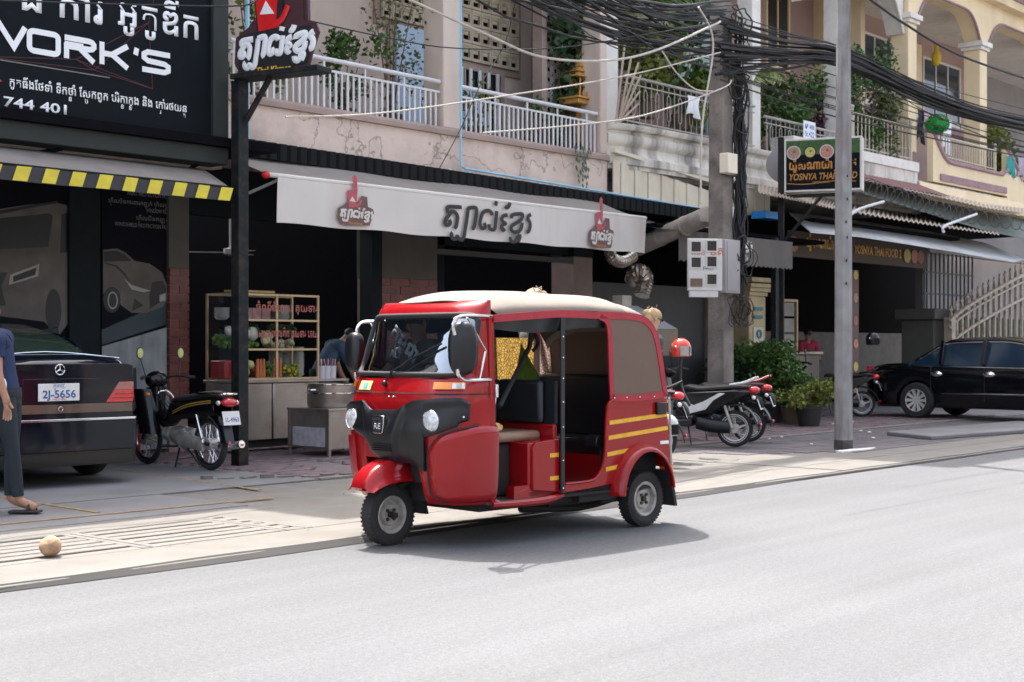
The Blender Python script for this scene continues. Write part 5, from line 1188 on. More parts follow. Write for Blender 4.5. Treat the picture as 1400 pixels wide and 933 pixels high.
# garage posters
pst = thing('poster', 'black window poster with a grey sports car and film lettering', 'poster', (10.1, 15.05, 1.2)); PF = frame((9.665, 15.05, 0), (1, 0, 0))
b = B(PF); b.box(0, .93, 1.32, 3.5, -.03, 0); b.build('board', mat('poster black', (.004, .005, .010), .6, spec=.1), pst, world=True)
b = B(PF); b.prism([(0, 1.40), (.93, 1.66), (.93, 1.95), (0, 1.58)], 2, .0005, .001); b.build('poster_floor', mat('poster teal', (.015, .035, .045), .5), pst, world=True)
pl = B(); px_ = lambda x, y: (aY(x, y, 15.05).x-9.665, aY(x, y, 15.05).z)
def ppoly(name, pts, m, z, par=pst, F=PF): b = B(F); b.prism(pts, 2, z, z+.0008); return b.build(name, m, par, world=True, smooth=0)
gcar = mat('printed grey car', (.13, .12, .108), .6, spec=.1, nz=.25, ns=3); gdk = mat('printed dark', (.008, .009, .011), .5); glt = mat('printed highlight', (.30, .29, .27), .5); gpl = mat('printed plate', (.35, .34, .31), .5)
ppoly('car_print', [px_(x, y) for x, y in [(141, 342), (160, 340), (172, 346), (184, 357), (205, 361), (222, 373), (228, 390), (229, 410), (222, 420), (200, 428), (180, 428), (166, 418), (158, 400), (150, 395), (141, 402)]], gcar, .0015)
ppoly('car_window', [px_(x, y) for x, y in [(142, 344), (160, 343), (171, 348), (180, 357), (142, 358)]], gdk, .0026)
ppoly('car_wheel', [px_(153+12*math.cos(a*PI/8), 410+18*math.sin(a*PI/8)) for a in range(16)], gdk, .0026)
ppoly('wheel_print', [px_(154+7*math.cos(a*PI/8), 411+12*math.sin(a*PI/8)) for a in range(16)], glt, .0036)
ppoly('wheel_centre', [px_(154+5.5*math.cos(a*PI/8), 411+10*math.sin(a*PI/8)) for a in range(16)], gdk, .0042)
ppoly('grille_print', [px_(x, y) for x, y in [(208, 386), (222, 384), (227, 395), (225, 410), (205, 422), (204, 405)]], gdk, .0026)
ppoly('headlight_print', [px_(x, y) for x, y in [(170, 381), (180, 390), (206, 398), (196, 400), (180, 396)]], glt, .0026)
ppoly('intake_print', [px_(x, y) for x, y in [(184, 408), (196, 418), (180, 426)]], gdk, .0026)
ppoly('plate_print', [px_(x, y) for x, y in [(218, 404), (226, 401), (226, 411), (218, 413)]], gpl, .0046)
ppoly('bonnet_line', [px_(x, y) for x, y in [(143, 359), (160, 363), (172, 375), (178, 388), (170, 377), (158, 365), (143, 361)]], gdk, .0030)
for txt, x0, x1, y in (('WINDOW FILM', 200, 231, 293), ('WINDSHIELD PROTECTION FILM', 157, 231, 314), ('PAINT PROTECTION FILM', 174, 231, 272)):
    a = px_(x0, y); c = px_(x1, y); letters(txt, M['dimtext'], pst, PF @ Matrix.Translation((a[0], c[1]-.0, .0)), c[0]-a[0], 'lettering', .01, .002, height=.05)
for txt, x0, x1, y in (('ហ្វីលបិទការពារកញ្ចក់ ហ្វីលថ្នាំ', 148, 231, 284), ('ហ្វីលបិទកញ្ចក់', 186, 231, 304)):
    a = px_(x0, y); c = px_(x1, y); letters(txt, M['dimtext'], pst, PF @ Matrix.Translation((a[0], c[1], .0)), c[0]-a[0], 'khmer_lettering', .01, .002, height=.05)
p2 = thing('poster', 'large dark window poster with a grey off road car behind the parked saloon', 'poster', (8.4, 15.05, .4)); PG = frame((6.6, 15.05, 0), (1, 0, 0))
b = B(PG); b.box(0, 2.62, .3, 3.5, -.04, -.01); b.build('board', bpy.data.materials['poster black'], p2, world=True)
pg = lambda x, y: (aY(x, y, 15.05).x-6.6, aY(x, y, 15.05).z)
ppoly('car_print', [pg(x, y) for x, y in [(-20, 292), (0, 286), (40, 280), (80, 278), (108, 285), (110, 420), (80, 460), (60, 440), (-20, 430)]], gcar, .0015, p2, PG)
ppoly('car_window', [pg(x, y) for x, y in [(-15, 300), (68, 292), (72, 296), (66, 338), (-15, 342)]], gdk, .0026, p2, PG)
ppoly('side_window', [pg(x, y) for x, y in [(84, 293), (98, 290), (106, 300), (107, 341), (82, 347)]], gdk, .0026, p2, PG)
ppoly('headlight_print', [pg(x, y) for x, y in [(14, 376), (54, 361), (52, 378), (12, 390)]], glt, .0026, p2, PG); ppoly('headlight_dark', [pg(x, y) for x, y in [(18, 378), (50, 366), (48, 376), (18, 386)]], gdk, .0036, p2, PG)
ppoly('grille_print', [pg(x, y) for x, y in [(-15, 372), (10, 373), (2, 392), (8, 418), (-15, 418)]], gdk, .0026, p2, PG)
ppoly('wheel_print', [pg(73+11*math.cos(a*PI/8), 425+30*math.sin(a*PI/8)) for a in range(16)], gdk, .0026, p2, PG)
ppoly('roof_rail', [pg(x, y) for x, y in [(-10, 290), (40, 281), (78, 275), (80, 278), (40, 285), (-10, 295)]], gdk, .0030, p2, PG)
# lower light poster
p3 = thing('poster', 'pale weathered printed panel below the sports car poster', 'poster', (10.1, 15.05, .3))
b = B(PF); b.prism([(0, .1), (.93, .1), (.93, 1.62), (0, 1.38)], 2, .0, .006); b.build('panel', mat('washed grey print', (.26, .28, .29), .7, nz=.3, ns=3, dirt='#3b3f40', ds=4, damt=.7, streak=True), p3, world=True)
b = B(PF); b.prism([(.22, .5), (.50, .5), (.48, 1.12), (.24, 1.10)], 2, .007, .01); b.build('dark_shape', gdk, p3, world=True)
# ======================= people =======================
SKIN = mat('brown skin', (.36, .19, .12), .55, nz=.05); SKINP = mat('pale skin', (.55, .33, .25), .5, nz=.05)
HAIRB = mat('black hair', (.012, .010, .009), .5, nz=.3, ns=40, bump=.5, bs=90); HAIRY = mat('blonde hair', (.42, .29, .14), .55, nz=.3, ns=60, bump=.6, bs=120)
def skin(name, pts, edges, m, parent, sub=2, root=0):
    """pts: {key: (pos, radius)}"""
    ks = list(pts); idx = {k: i for i, k in enumerate(ks)}
    me = bpy.data.meshes.new(name); me.from_pydata([tuple(pts[k][0]) for k in ks], [(idx[a], idx[b]) for a, b in edges], [])
    o = bpy.data.objects.new(name, me); COL.objects.link(o)
    me.skin_vertices.new() if hasattr(me.skin_vertices, 'new') else None
    s = o.modifiers.new('skin', 'SKIN'); s.use_smooth_shade = True
    sv = me.skin_vertices[0].data if len(me.skin_vertices) else None
    if sv is None:
        bm = bmesh.new(); bm.from_mesh(me); L_ = bm.verts.layers.skin.verify(); bm.verts.ensure_lookup_table()
        for i, k in enumerate(ks):
            r = pts[k][1]; r = (r, r) if not isinstance(r, tuple) else r; bm.verts[i][L_].radius = r; bm.verts[i][L_].use_root = (i == root)
        bm.to_mesh(me); bm.free()
    else:
        for i, k in enumerate(ks):
            r = pts[k][1]; r = (r, r) if not isinstance(r, tuple) else r; sv[i].radius = r; sv[i].use_root = (i == root)
    u = o.modifiers.new('sub', 'SUBSURF'); u.levels = sub; u.render_levels = sub
    me.materials.append(m); o.parent = parent; return o
def person(label, loc, rz, J, skin_m, hair_m, shirt_m, pants_m, sleeve=.5, hair='short', group=None, shorts=False, fingers=True, glasses=False):
    """J: joint positions in a local frame, x forward, y left"""
    T = thing('person', label, 'person', loc, rz, group)
    V = {k: Vector(v) for k, v in J.items()}
    P = {'pelvis': (V['pelvis'], (.12, .10)), 'spine': (V['spine'], (.12, .095)), 'chest': (V['chest'], (.14, .11)), 'neck': (V['neck'], .052)}
    hd = V['head']; up = (hd-V['neck']).normalized()
    fw = V['face'].normalized() if 'face' in V else Vector((1, 0, 0)); fw = (fw-up*fw.dot(up)).normalized(); sd_ = up.cross(fw)
    P['chin'] = (hd-up*.055+fw*.012, .066); P['skull'] = (hd+up*.03-fw*.008, .088); P['crown'] = (hd+up*.085-fw*.01, .06)
    E = [('pelvis', 'spine'), ('spine', 'chest'), ('chest', 'neck'), ('neck', 'chin'), ('chin', 'skull'), ('skull', 'crown')]
    for s in 'LR':
        P['sh'+s] = (V['sh'+s], .062); P['el'+s] = (V['el'+s], .042); P['wr'+s] = (V['wr'+s], .028); E += [('chest', 'sh'+s), ('sh'+s, 'el'+s), ('el'+s, 'wr'+s)]
        d = (V['ha'+s]-V['wr'+s]).normalized(); P['pa'+s] = (V['wr'+s]+d*.075, (.036, .018)); E.append(('wr'+s, 'pa'+s))
        if fingers:
            sdv = Vector(J.get('hs'+s, (1, 0, 0))).normalized(); sdv = (sdv-d*sdv.dot(d)).normalized(); nn = d.cross(sdv)
            for k, (o_, L_) in enumerate(((.027, .066), (.009, .074), (-.009, .068), (-.026, .052))):
                a = V['wr'+s]+d*.10+sdv*o_; c = a+d*L_*.55+nn*.012; e = a+d*L_*.8+nn*.034
                P[f'f{s}{k}a'] = (a, .0098); P[f'f{s}{k}b'] = (c, .0088); P[f'f{s}{k}c'] = (e, .0075); E += [('pa'+s, f'f{s}{k}a'), (f'f{s}{k}a', f'f{s}{k}b'), (f'f{s}{k}b', f'f{s}{k}c')]
            a = V['wr'+s]+d*.035+sdv*.032; c = a+d*.032+sdv*.022+nn*.01; P[f't{s}a'] = (a, .012); P[f't{s}b'] = (c, .0098); E += [('wr'+s, f't{s}a'), (f't{s}a', f't{s}b')]
        P['hp'+s] = (V['hp'+s], .085); P['kn'+s] = (V['kn'+s], .057); P['an'+s] = (V['an'+s], .037); P['to'+s] = (V['to'+s], (.036, .022))
        E += [('pelvis', 'hp'+s), ('hp'+s, 'kn'+s), ('kn'+s, 'an'+s), ('an'+s, 'to'+s)]
    skin('body', P, E, skin_m, T)
    # nose, ears, eyes, mouth
    b = B(); c = hd+fw*.088-up*.005; b.ell(c, (.014, .011, .022), 8, 6); b.build('nose', skin_m, T)
    for s in (-1, 1):
        b = B(); b.ell(hd+sd_*s*.083+up*.005, (.016, .010, .030), 8, 6); b.build('ear', skin_m, T)
        b = B(); b.ell(hd+fw*.079+sd_*s*.031+up*.022, (.007, .013, .007), 8, 5); b.build('eye', M['outline'], T)
    b = B(); b.ell(hd+fw*.077-up*.045, (.008, .022, .006), 8, 5); b.build('mouth', mat('lips', (.28, .09, .07), .5) if 'lips' not in bpy.data.materials else bpy.data.materials['lips'], T)
    R3 = Matrix((fw, sd_, up)).transposed()
    b = B(); b.ell(hd+up*.045-fw*.018, (.098, .093, .085), 18, 12, R3)
    if hair != 'short':
        b.ell(hd-fw*.055-up*.01, (.07, .085, .10), 14, 9, R3); b.ell(hd-fw*.10+up*.05, (.045, .045, .045), 10, 8, R3)
        for k in range(18):
            a = random.uniform(0, 6.28); q = hd+up*(.06+random.uniform(-.05, .08))-fw*.02+sd_*.09*math.cos(a)+fw*.07*math.sin(a)*(-1 if math.sin(a) > .5 else 1)
            b.tube([q, q+Vector((random.uniform(-.02, .02), random.uniform(-.02, .02), random.uniform(-.01, .02)))], .006, 4)
    b.build('hair', hair_m, T)
    if glasses:
        b = B()
        for s in (-1, 1): b.ell(hd+fw*.088+sd_*s*.033+up*.02, (.008, .028, .020), 10, 6, R3); b.tube([hd+fw*.085+sd_*s*.06+up*.022, hd+sd_*s*.088+up*.02], .004, 5)
        b.build('sunglasses', M['outline'], T)
    # clothing
    ax = (1, 0, 0)
    up0 = V['pelvis']-Vector((0, 0, .03)); b = B()
    tor = [up0, V['pelvis'].lerp(V['spine'], .6), V['spine'], V['spine'].lerp(V['chest'], .5), V['chest'], V['chest'].lerp(V['neck'], .35), V['chest'].lerp(V['neck'], .62), V['chest'].lerp(V['neck'], .8)]
    b.tube(tor, [.165, .162, .165, .175, .185, .175, .12, .072], 20, 3, True, .72, ax); sh_ = b.build('shirt', shirt_m, T)
    for s in 'LR':
        b = B(); a_ = V['chest'].lerp(V['sh'+s], .35)+Vector((0, 0, .03)); e_ = V['sh'+s].lerp(V['el'+s], sleeve)
        b.tube([a_, V['sh'+s]+Vector((0, 0, .005)), V['sh'+s].lerp(e_, .5), e_], [.115, .090, .073, .068], 14, 4); b.build('sleeve', shirt_m, T)
    b = B(); hc_ = (V['hpL']+V['hpR'])/2; b.tube([V['pelvis']+Vector((0, 0, .07)), V['pelvis'], hc_-Vector((0, 0, .03))], [.155, .165, .14], 18, 4, True, .75, ax); b.ell(hc_, (.115, .155, .09), 14, 9); tr_ = b.build('trousers', pants_m, T)
    for s in 'LR':
        k_ = V['kn'+s]; h_ = V['hp'+s]; n_ = V['an'+s]
        P_ = [h_+Vector((0, 0, .03)), h_.lerp(k_, .35), h_.lerp(k_, .75), k_, k_.lerp(n_, .45), k_.lerp(n_, .92)]
        b = B(); b.tube(P_[:3] if shorts else P_, ([.105, .10, .09] if shorts else [.100, .088, .066, .058, .055, .044]), 14, 5); b.build('trouser_leg', pants_m, T)
    return T, V
def standing(**k):
    J = dict(pelvis=(0, 0, .93), spine=(0, 0, 1.10), chest=(0, 0, 1.30), neck=(.0, 0, 1.47), head=(.02, 0, 1.60), shL=(0, .18, 1.38), shR=(0, -.18, 1.38), elL=(-.03, .25, 1.11), elR=(-.03, -.25, 1.11),
             wrL=(.04, .26, .87), wrR=(.04, -.26, .87), haL=(.06, .26, .77), haR=(.06, -.26, .77), hpL=(0, .09, .88), hpR=(0, -.09, .88), knL=(.02, .10, .49), knR=(.02, -.10, .49), anL=(0, .10, .09), anR=(0, -.10, .09), toL=(.15, .11, .03), toR=(.15, -.11, .03))
    J.update(k); return J
navy = mat('navy polo shirt', (.006, .020, .075), .8, nz=.1, bump=.3, bs=25); jeans = mat('washed dark jeans', (.016, .023, .031), .85, nz=.35, ns=5, bump=.4, bs=30)
# left man, mostly outside the picture
ma, V_ = person('man in navy polo, dark jeans and black sandals at the left edge', (6.02, 10.54, .05), math.radians(-48), standing(pelvis=(-.12, 0, .93), hpL=(-.12, .09, .88), hpR=(-.11, -.09, .88), spine=(-.16, 0, 1.1), chest=(-.20, 0, 1.30), neck=(-.24, 0, 1.47), head=(-.26, 0, 1.60), shL=(-.2, .18, 1.38), elL=(-.22, .25, 1.11), wrL=(-.15, .26, .87), haL=(-.13, .26, .77), knR=(-.03, -.10, .49), elR=(-.10, -.24, 1.12), wrR=(-.03, -.25, .90), haR=(-.02, -.25, .80), shR=(-.14, -.18, 1.38), toR=(.17, -.11, .035), anR=(.02, -.10, .10), knL=(-.10, .10, .49), anL=(-.12, .10, .09), toL=(.03, .11, .03), hsR=(1, 0, 0)), SKIN, HAIRB, navy, jeans, .55)
b = B(); b.prism([(-.05, 0), (.19, 0), (.205, .014), (.19, .022), (-.05, .022)], 1, -.16, -.055); b.build('sandal', M['blackrub'], ma, bevel=.008)
b = B(); b.tube([(.10, -.155, .02), (.11, -.11, .075), (.10, -.06, .02)], .011, 6, 3); b.tube([(.10, -.11, .07), (.17, -.11, .03)], .009, 6); b.build('sandal_strap', M['blackrub'], ma)
b = B(); b.ell((-.11, -.12, 1.0), (.045, .05, .10), 12, 8); b.build('white_side_panel', M['whitep'], ma)
# driver (local rickshaw frame placed in world)
def tw(x, y, z): c, s = math.cos(TR), math.sin(TR); return Vector((TX+x*c-y*s, TY+x*s+y*c, z))
tee = mat('charcoal t shirt', (.10, .075, .07), .85, nz=.1)
dr, V_ = person('driver in dark printed t shirt seated behind the rickshaw windscreen', tuple(tw(.60, .30, .0)), TR+PI, dict(pelvis=(0, 0, .86), spine=(.02, 0, 1.05), chest=(.04, 0, 1.26), neck=(.05, 0, 1.43), head=(.08, 0, 1.55),
       shL=(.05, .18, 1.34), shR=(.05, -.18, 1.34), elL=(.20, .26, 1.14), elR=(.22, -.22, 1.16), wrL=(.33, .20, 1.10), wrR=(.33, -.18, 1.12), haL=(.42, .18, 1.12), haR=(.42, -.16, 1.13), hpL=(.05, .09, .86), hpR=(.05, -.09, .86),
       knL=(.33, .12, .82), knR=(.33, -.12, .82), anL=(.30, .12, .42), anR=(.30, -.12, .42), toL=(.40, .12, .34), toR=(.40, -.12, .34)), SKIN, HAIRB, tee, jeans, .6)
tp = mat('pale shirt print', (.62, .60, .57), .8)
DF = frame(tw(.40, .46, 1.47), Vector((-math.sin(TR)*-1, -1, 0)))
letters('កម្ពុជា', tp, dr, DF @ Matrix.Translation((0, 0, .0)) @ Matrix.Rotation(math.radians(-38), 4, 'Z'), .34, 'shirt_print', .03, .006); letters('ALT', tp, dr, DF @ Matrix.Translation((.0, -.16, 0)) @ Matrix.Rotation(math.radians(-10), 4, 'Z'), .13, 'shirt_print', .02, .006)
# yellow glove by the seat
b = B(); 
for i in range(5): b.ell(tw(.62+.012*i, -.42-.01*(i % 2), .80+.012*(i % 3)), (.035, .022, .018), 10, 6)
single(b, 'cleaning_cloth', 'crumpled yellow and red cloth on the brown driver seat', 'cloth', mat('yellow cloth', (.62, .52, .18), .8, nz=.3, ns=30))
# blonde woman behind the rickshaw
p = aD(889, 500, 15.6)
person('blonde woman in grey top and sunglasses beside the white scooter', (p.x, p.y, .05), math.radians(-35), standing(head=(.04, 0, 1.62)), SKINP, HAIRY, mat('slate grey top', (.05, .06, .075), .8), mat('black and white spotted cloth', (.05, .05, .05), .8, nz=.9, ns=60), .3, 'bun', glasses=True)
# person hidden behind the rickshaw, hair showing over the roof
p = aD(732, 400, 12.3)
person('tall person behind the rickshaw with only ruffled light brown hair above the roof', (p.x, p.y, .03), math.radians(150), {k: (x*1.06, y*1.06, z*1.078) for k, (x, y, z) in standing().items()}, SKINP, mat('light brown hair', (.28, .19, .11), .6, nz=.3, ns=60, bump=.6, bs=120), mat('khaki shirt', (.10, .09, .07), .85), mat('dark trousers', (.02, .02, .022), .85), .5, 'bun')
# bending vendor in blue
p = aY(440, 500, 15.1)
person('vendor in faded blue t shirt bending over beside the food stall', (p.x, p.y, .05), math.radians(-20), standing(pelvis=(-.05, 0, .94), spine=(.04, 0, 1.10), chest=(.18, 0, 1.28), neck=(.30, 0, 1.40), head=(.40, 0, 1.46), face=(.7, 0, -.7), shL=(.20, .17, 1.32), shR=(.22, -.17, 1.32), elL=(.36, .2, .95), elR=(.40, -.2, .93), wrL=(.48, .14, .74), wrR=(.50, -.15, .72), haL=(.53, .13, .65), haR=(.55, -.14, .63)), SKIN, HAIRB, mat('faded blue shirt', (.045, .085, .14), .85, nz=.1), jeans, .55)
p = aY(1104, 470, 16.4)
person('vendor in pink shirt and green apron behind the pale counter', (p.x, p.y, .05), math.radians(-120), standing(elR=(.12, -.24, 1.10), wrR=(.30, -.14, 1.0), haR=(.38, -.12, .98), elL=(.12, .24, 1.10), wrL=(.30, .12, 1.0), haL=(.38, .1, .98)), SKIN, HAIRB, mat('pink shirt', (.40, .03, .08), .85), jeans, .6)
q = frame((p.x, p.y, 0), (math.cos(math.radians(-30)), math.sin(math.radians(-30)), 0)); ap = B(q); ap.shell(lambda u, v: ((-.16+.32*u), .75+.55*v, .15+.03*math.sin(u*PI)), 8, 6, lambda u, v: (0, 0, 1), .01)
o_ = ap.build('apron', mat('green apron', (.03, .10, .02), .85), [o for o in bpy.data.objects if o.get('label', '').startswith('vendor in pink')][0], world=True)
# ======================= saloon cars =======================
M['carblack'] = mat('gloss black car paint', (.004, .005, .007), .10, nz=.05, coat=.25, spec=.35)
M['carblue'] = mat('gloss blue black paint', (.004, .007, .014), .12, nz=.05, coat=.3, spec=.3)
M['carglass'] = mat('dark car glass', (.010, .018, .022), .04, spec=.9, coat=.5)
M['greenglass'] = mat('green tinted rear glass', (.035, .055, .04), .06, spec=.8, coat=.4)
M['lensred'] = mat('red lamp lens', (.62, .02, .025), .15, coat=1); M['lensclear'] = mat('smoky clear lens', (.36, .12, .10), .15, coat=1)
M['plate'] = mat('number plate white', (.70, .70, .68), .5, nz=.04); M['plateblue'] = mat('number plate blue', (.03, .08, .25), .5)
M['alloy'] = mat('alloy wheel silver', (.62, .61, .58), .3, .25, nz=.08); M['bumperstrip'] = mat('trim with painted brown reflection', (.13, .085, .06), .3, .3, coat=.6)  # bumper strip's brown reflections are painted into its colour
def sedan(name, label, loc, rz, paint, glass, L=4.85, W=1.82, H=1.47, ra=1.12, wb=2.78, wr=.33, trunk=1.0, deckz=1.03):
    T = thing(name, label, 'car', loc, rz)
    xr, xf = ra, ra+wb; hw = W/2
    def zlow(x):
        z = .24+.02*(x < .5)+(.10*max(0, (.35-x)/.35))+(.10*max(0, (x-L+.4)/.4))
        for c in (xr, xf):
            d = abs(x-c)
            if d < wr+.065: z = max(z, .27+math.sqrt(max(0, (wr+.065)**2-d*d))*1.0+.03)
        return z
    def width(x): e = min(x, L-x); return hw*(.98-.20*max(0, 1-e/.75)**2.6)
    def belt(x): return deckz-.07+(.0 if x < L-1.3 else -.14*((x-L+1.3)/1.3)**1.3)-.03*max(0, (.5-x)/.5)
    def deck(x): return belt(x)+.07-.09*max(0, 1-x/.16)**2
    xs = sorted(set([0, .02, .06, .12, .2, .3, .45]+[xr+(wr+.066)*math.cos(math.pi*k/12) for k in range(13)]+[xf+(wr+.066)*math.cos(math.pi*k/12) for k in range(13)]+[ra+.6+.25*k for k in range(8)]+[L-.45, L-.3, L-.2, L-.12, L-.05, L]))
    rings = []
    for x in xs:
        w_, zl, zb, zd = width(x), zlow(x), belt(x), deck(x); h = []
        zl = min(zl, zb-.08); sd2 = max(0, 1-x/.9)**1.5
        prof_ = [(w_*.95, zl), (w_*.985, zl+(zb-zl)*.15), (w_, zl+(zb-zl)*.42), (w_*.995, zl+(zb-zl)*.72), (w_*.97, zb-.02-.10*sd2), (w_*.92, zb+.035-.08*sd2), (w_*.80, zd-.02*sd2), (w_*.4, zd+.02), (0, zd+.026)]
        r = [(x, y, z) for y, z in prof_]+[(x, -y, z) for y, z in prof_[-2::-1]]+[(x, -w_*.8, zl), (x, 0, zl), (x, w_*.8, zl)]
        rings.append(r)
    B().loft(rings).build('body', paint, T, smooth=42)
    b = B(); b.box(.25, L-.3, -hw*.82, hw*.82, .2, .62); b.build('underbody', M['blackrub'], T)
    # greenhouse
    gx = [trunk-.05, trunk+.25, trunk+.62, trunk+1.0, trunk+1.7, trunk+2.0, trunk+2.35, trunk+2.75]
    gz = [deckz, deckz+.20, H-.06, H-.01, H, H-.03, H-.13, deckz-.02]
    G = catmull([(a, 0, c) for a, c in zip(gx, gz)], 4); rings = []; top_ = []
    for q in G:
        z = max(q.z, deckz-.03); t = (z-deckz+.02)/(H-deckz+.02); wt = hw*(.86-.17*t); zb = deckz-.06
        rings.append([(q.x, hw*.90, zb), (q.x, hw*.88, zb+.06), (q.x, wt, z-.05*t), (q.x, wt*.86, z), (q.x, 0, z+.025*t), (q.x, -wt*.86, z), (q.x, -wt, z-.05*t), (q.x, -hw*.88, zb+.06), (q.x, -hw*.90, zb)])
    B().loft(rings, True).build('glasshouse', glass, T, smooth=35)
    R2 = [[Vector(p)+Vector((0, 0, .006)) for p in r[2:7]] for r, q in zip(rings, G) if trunk+.60 <= q.x <= trunk+2.03]
    b = B(); b.loft([r+[p-Vector((0, 0, .03)) for p in reversed(r)] for r in R2]); b.build('roof', paint, T, smooth=50)
    for s in (-1, 1):
        k = 2 if s > 0 else 6
        b = B(); b.tube([Vector(r[k])+Vector((0, s*.004, .0)) for r in rings[2:-2]], .022, 6); b.build('roof_rail', paint, T)
        b = B(); b.tube([Vector(r[k])+Vector((0, s*.018, -.025)) for r in rings[3:-2]]+[(gx[-1], s*hw*.9, deckz-.01)], .015, 6); b.build('chrome_window_line', M['chrome'], T)
        b = B(); b.tube([(trunk+.05, s*hw*.925, deckz-.03), (trunk+1.5, s*hw*.935, deckz-.045), (L-1.3, s*hw*.93, deckz-.06)], .014, 6); b.build('chrome_belt_line', M['chrome'], T)
        for px in (trunk+.62, trunk+1.42):
            b = B(); b.box(px-.035, px+.035, s*hw*.72, s*hw*.905, deckz-.02, H-.05, RX(s*.26)); b.build('pillar', M['blackrub'] if px > 2 else paint, T, bevel=.01)
        for hx in (trunk+.55, trunk+1.55):
            b = B(); c = Vector((hx, s*width(hx)*.993, deckz-.17)); b.ell(c, (.11, .022, .05), 12, 8); b.tube([c+Vector((-.10, s*.02, 0)), c+Vector((0, s*.042, .004)), c+Vector((.10, s*.02, 0))], .014, 8, 3); b.build('door_handle', M['chrome'], T)
        for dx in (trunk+.44, trunk+1.47):
            b = B(); b.box(dx-.004, dx+.004, s*hw*.9, s*(hw*.985), .34, deckz-.05); b.build('door_gap', M['blackrub'], T)
        b = B(); b.tube([(xr+.5, s*(hw*.985+.002), .48), (xf-.5, s*(hw*.985+.002), .48)], .014, 6); b.build('side_moulding', M['chrome'], T)
        for c in (xr, xf):
            y = s*(hw-.10); RM = Matrix.Translation((c, y, wr))
            b = B(RM); h = .10; b.lathe([(wr*.62, -h), (wr*.9, -h), (wr*.98, -h*.7), (wr, 0), (wr*.98, h*.7), (wr*.9, h), (wr*.62, h)], 36, axis='y'); wh = b.build('wheel', M['tyre'], T)
            b = B(RM); b.lathe([(wr*.66, s*h*.95), (wr*.60, s*h*.98), (wr*.58, s*h*.4), (wr*.3, s*h*.2), (0, s*h*.2)], 36, axis='y'); b.build('rim', mat('dark rim dish', (.04, .04, .04), .5) if 'dark rim dish' not in bpy.data.materials else bpy.data.materials['dark rim dish'], wh)  # dark dish behind the alloy spokes
            b = B(RM); b.lathe([(wr*.655, s*h*.96), (wr*.60, s*h*1.02), (wr*.585, s*h*.8)], 36, axis='y'); b.build('rim_ring', M['alloy'], wh)
            for k in range(10):
                a = 2*PI*k/10; d = Vector((math.cos(a), 0, math.sin(a))); e = Vector((-math.sin(a), 0, math.cos(a))); b = B(RM)
                i0, i1 = d*wr*.10, d*wr*.61; yy = s*h
                b.add([i0+e*.018+Vector((0, yy*.62, 0)), i0-e*.018+Vector((0, yy*.62, 0)), i1-e*.030+Vector((0, yy*.86, 0)), i1+e*.030+Vector((0, yy*.86, 0)), i0+e*.018+Vector((0, yy*.3, 0)), i0-e*.018+Vector((0, yy*.3, 0)), i1-e*.030+Vector((0, yy*.4, 0)), i1+e*.030+Vector((0, yy*.4, 0))], [(0, 1, 2, 3), (4, 7, 6, 5), (0, 4, 5, 1), (1, 5, 6, 2), (2, 6, 7, 3), (3, 7, 4, 0)]); b.build('spoke', M['alloy'], wh)
            b = B(RM); b.lathe([(0, s*h*.72), (wr*.12, s*h*.7), (wr*.14, s*h*.5)], 16, axis='y'); b.build('hub_cap', M['alloy'], wh)
    return T, rings
# --- dark blue black saloon with its boot to the camera, nose towards the shop ---
mb, _ = sedan('parked_car', 'gloss blue black saloon seen from behind in the left parking bay', (7.36, 12.10, .045), math.radians(87), M['carblue'], M['greenglass'], L=5.05, W=1.89, H=1.58, ra=1.05, wb=3.0, wr=.34, trunk=1.05, deckz=1.25)
# local: x forward (away), y left. rear face at x=0
def rear_curve(y, z=0): return .0+.30*max(0, abs(y)/.945)**6
def rpanel(name, y0, y1, z0, z1, m, off=.012, th=.02, n=14, par=None, top=False):
    b = B(); b.shell(lambda u, v: (rc(y0+(y1-y0)*u)-off, y0+(y1-y0)*u, z0+((z1-.16*max(0, (abs(y0+(y1-y0)*u)-.62)/.3)**2 if top else z1)-z0)*v), n, 3, lambda u, v: (1, 0, 0), th); return b.build(name, m, par or mb, bevel=.003)
def rc(y):
    q = abs(y)/.945
    return 0.0 if q < .78 else .75*(1-max(0, (.98-q)/.20)**(1/2.6)) if q < .98 else .75
rpanel('boot_lid', -.915, .915, .60, 1.17, M['carblue'], .008, .03, 30, top=True)
rpanel('bumper', -.918, .918, .34, .625, M['carblue'], .065, .12, 36)
rpanel('bumper_chrome', -.922, .922, .628, .65, M['chrome'], .085, .03, 36)
rpanel('bumper_lower', -.90, .90, .20, .338, M['carblack'], .05, .10, 30)
rpanel('trim_strip', -.90, .90, .70, .785, M['bumperstrip'], .016, .03, 30)
for s in (-1, 1):
    for (z0, z1, m, nm) in ((.795, .912, M['lensred'], 'tail_lamp'), (.914, .99, M['lensclear'], 'clear_lamp')):
        def lampf(u, v, s=s, z0=z0, z1=z1):
            z = z0+(z1-z0)*v; yi = .44+(z-.795)*.72; y = s*(yi+(.918-yi)*u); return (rc(y)-.014, y, z)
        b = B(); b.shell(lampf, 20, 5, lambda u, v: (1, 0, 0), .03); b.build(nm, m, mb, bevel=.003)
    for z in (.834, .873):
        b = B(); b.tube([(rc(y)-.0165, y, z) for y in [s*(.475+(z-.795)*.72+k*.04) for k in range(11)] if abs(y) < .915], .0022, 5); b.build('lamp_rib', M['blackrub'], mb)
rpanel('boot_recess', -.42, .42, .80, 1.03, M['carblue'], .012, .01, 10)
pf = frame((-.03, .28, .82), (0, -1, 0)); b = B(pf); b.box(0, .42, 0, .165, 0, .012); pl_ = b.build('number_plate', M['plate'], mb, bevel=.003)
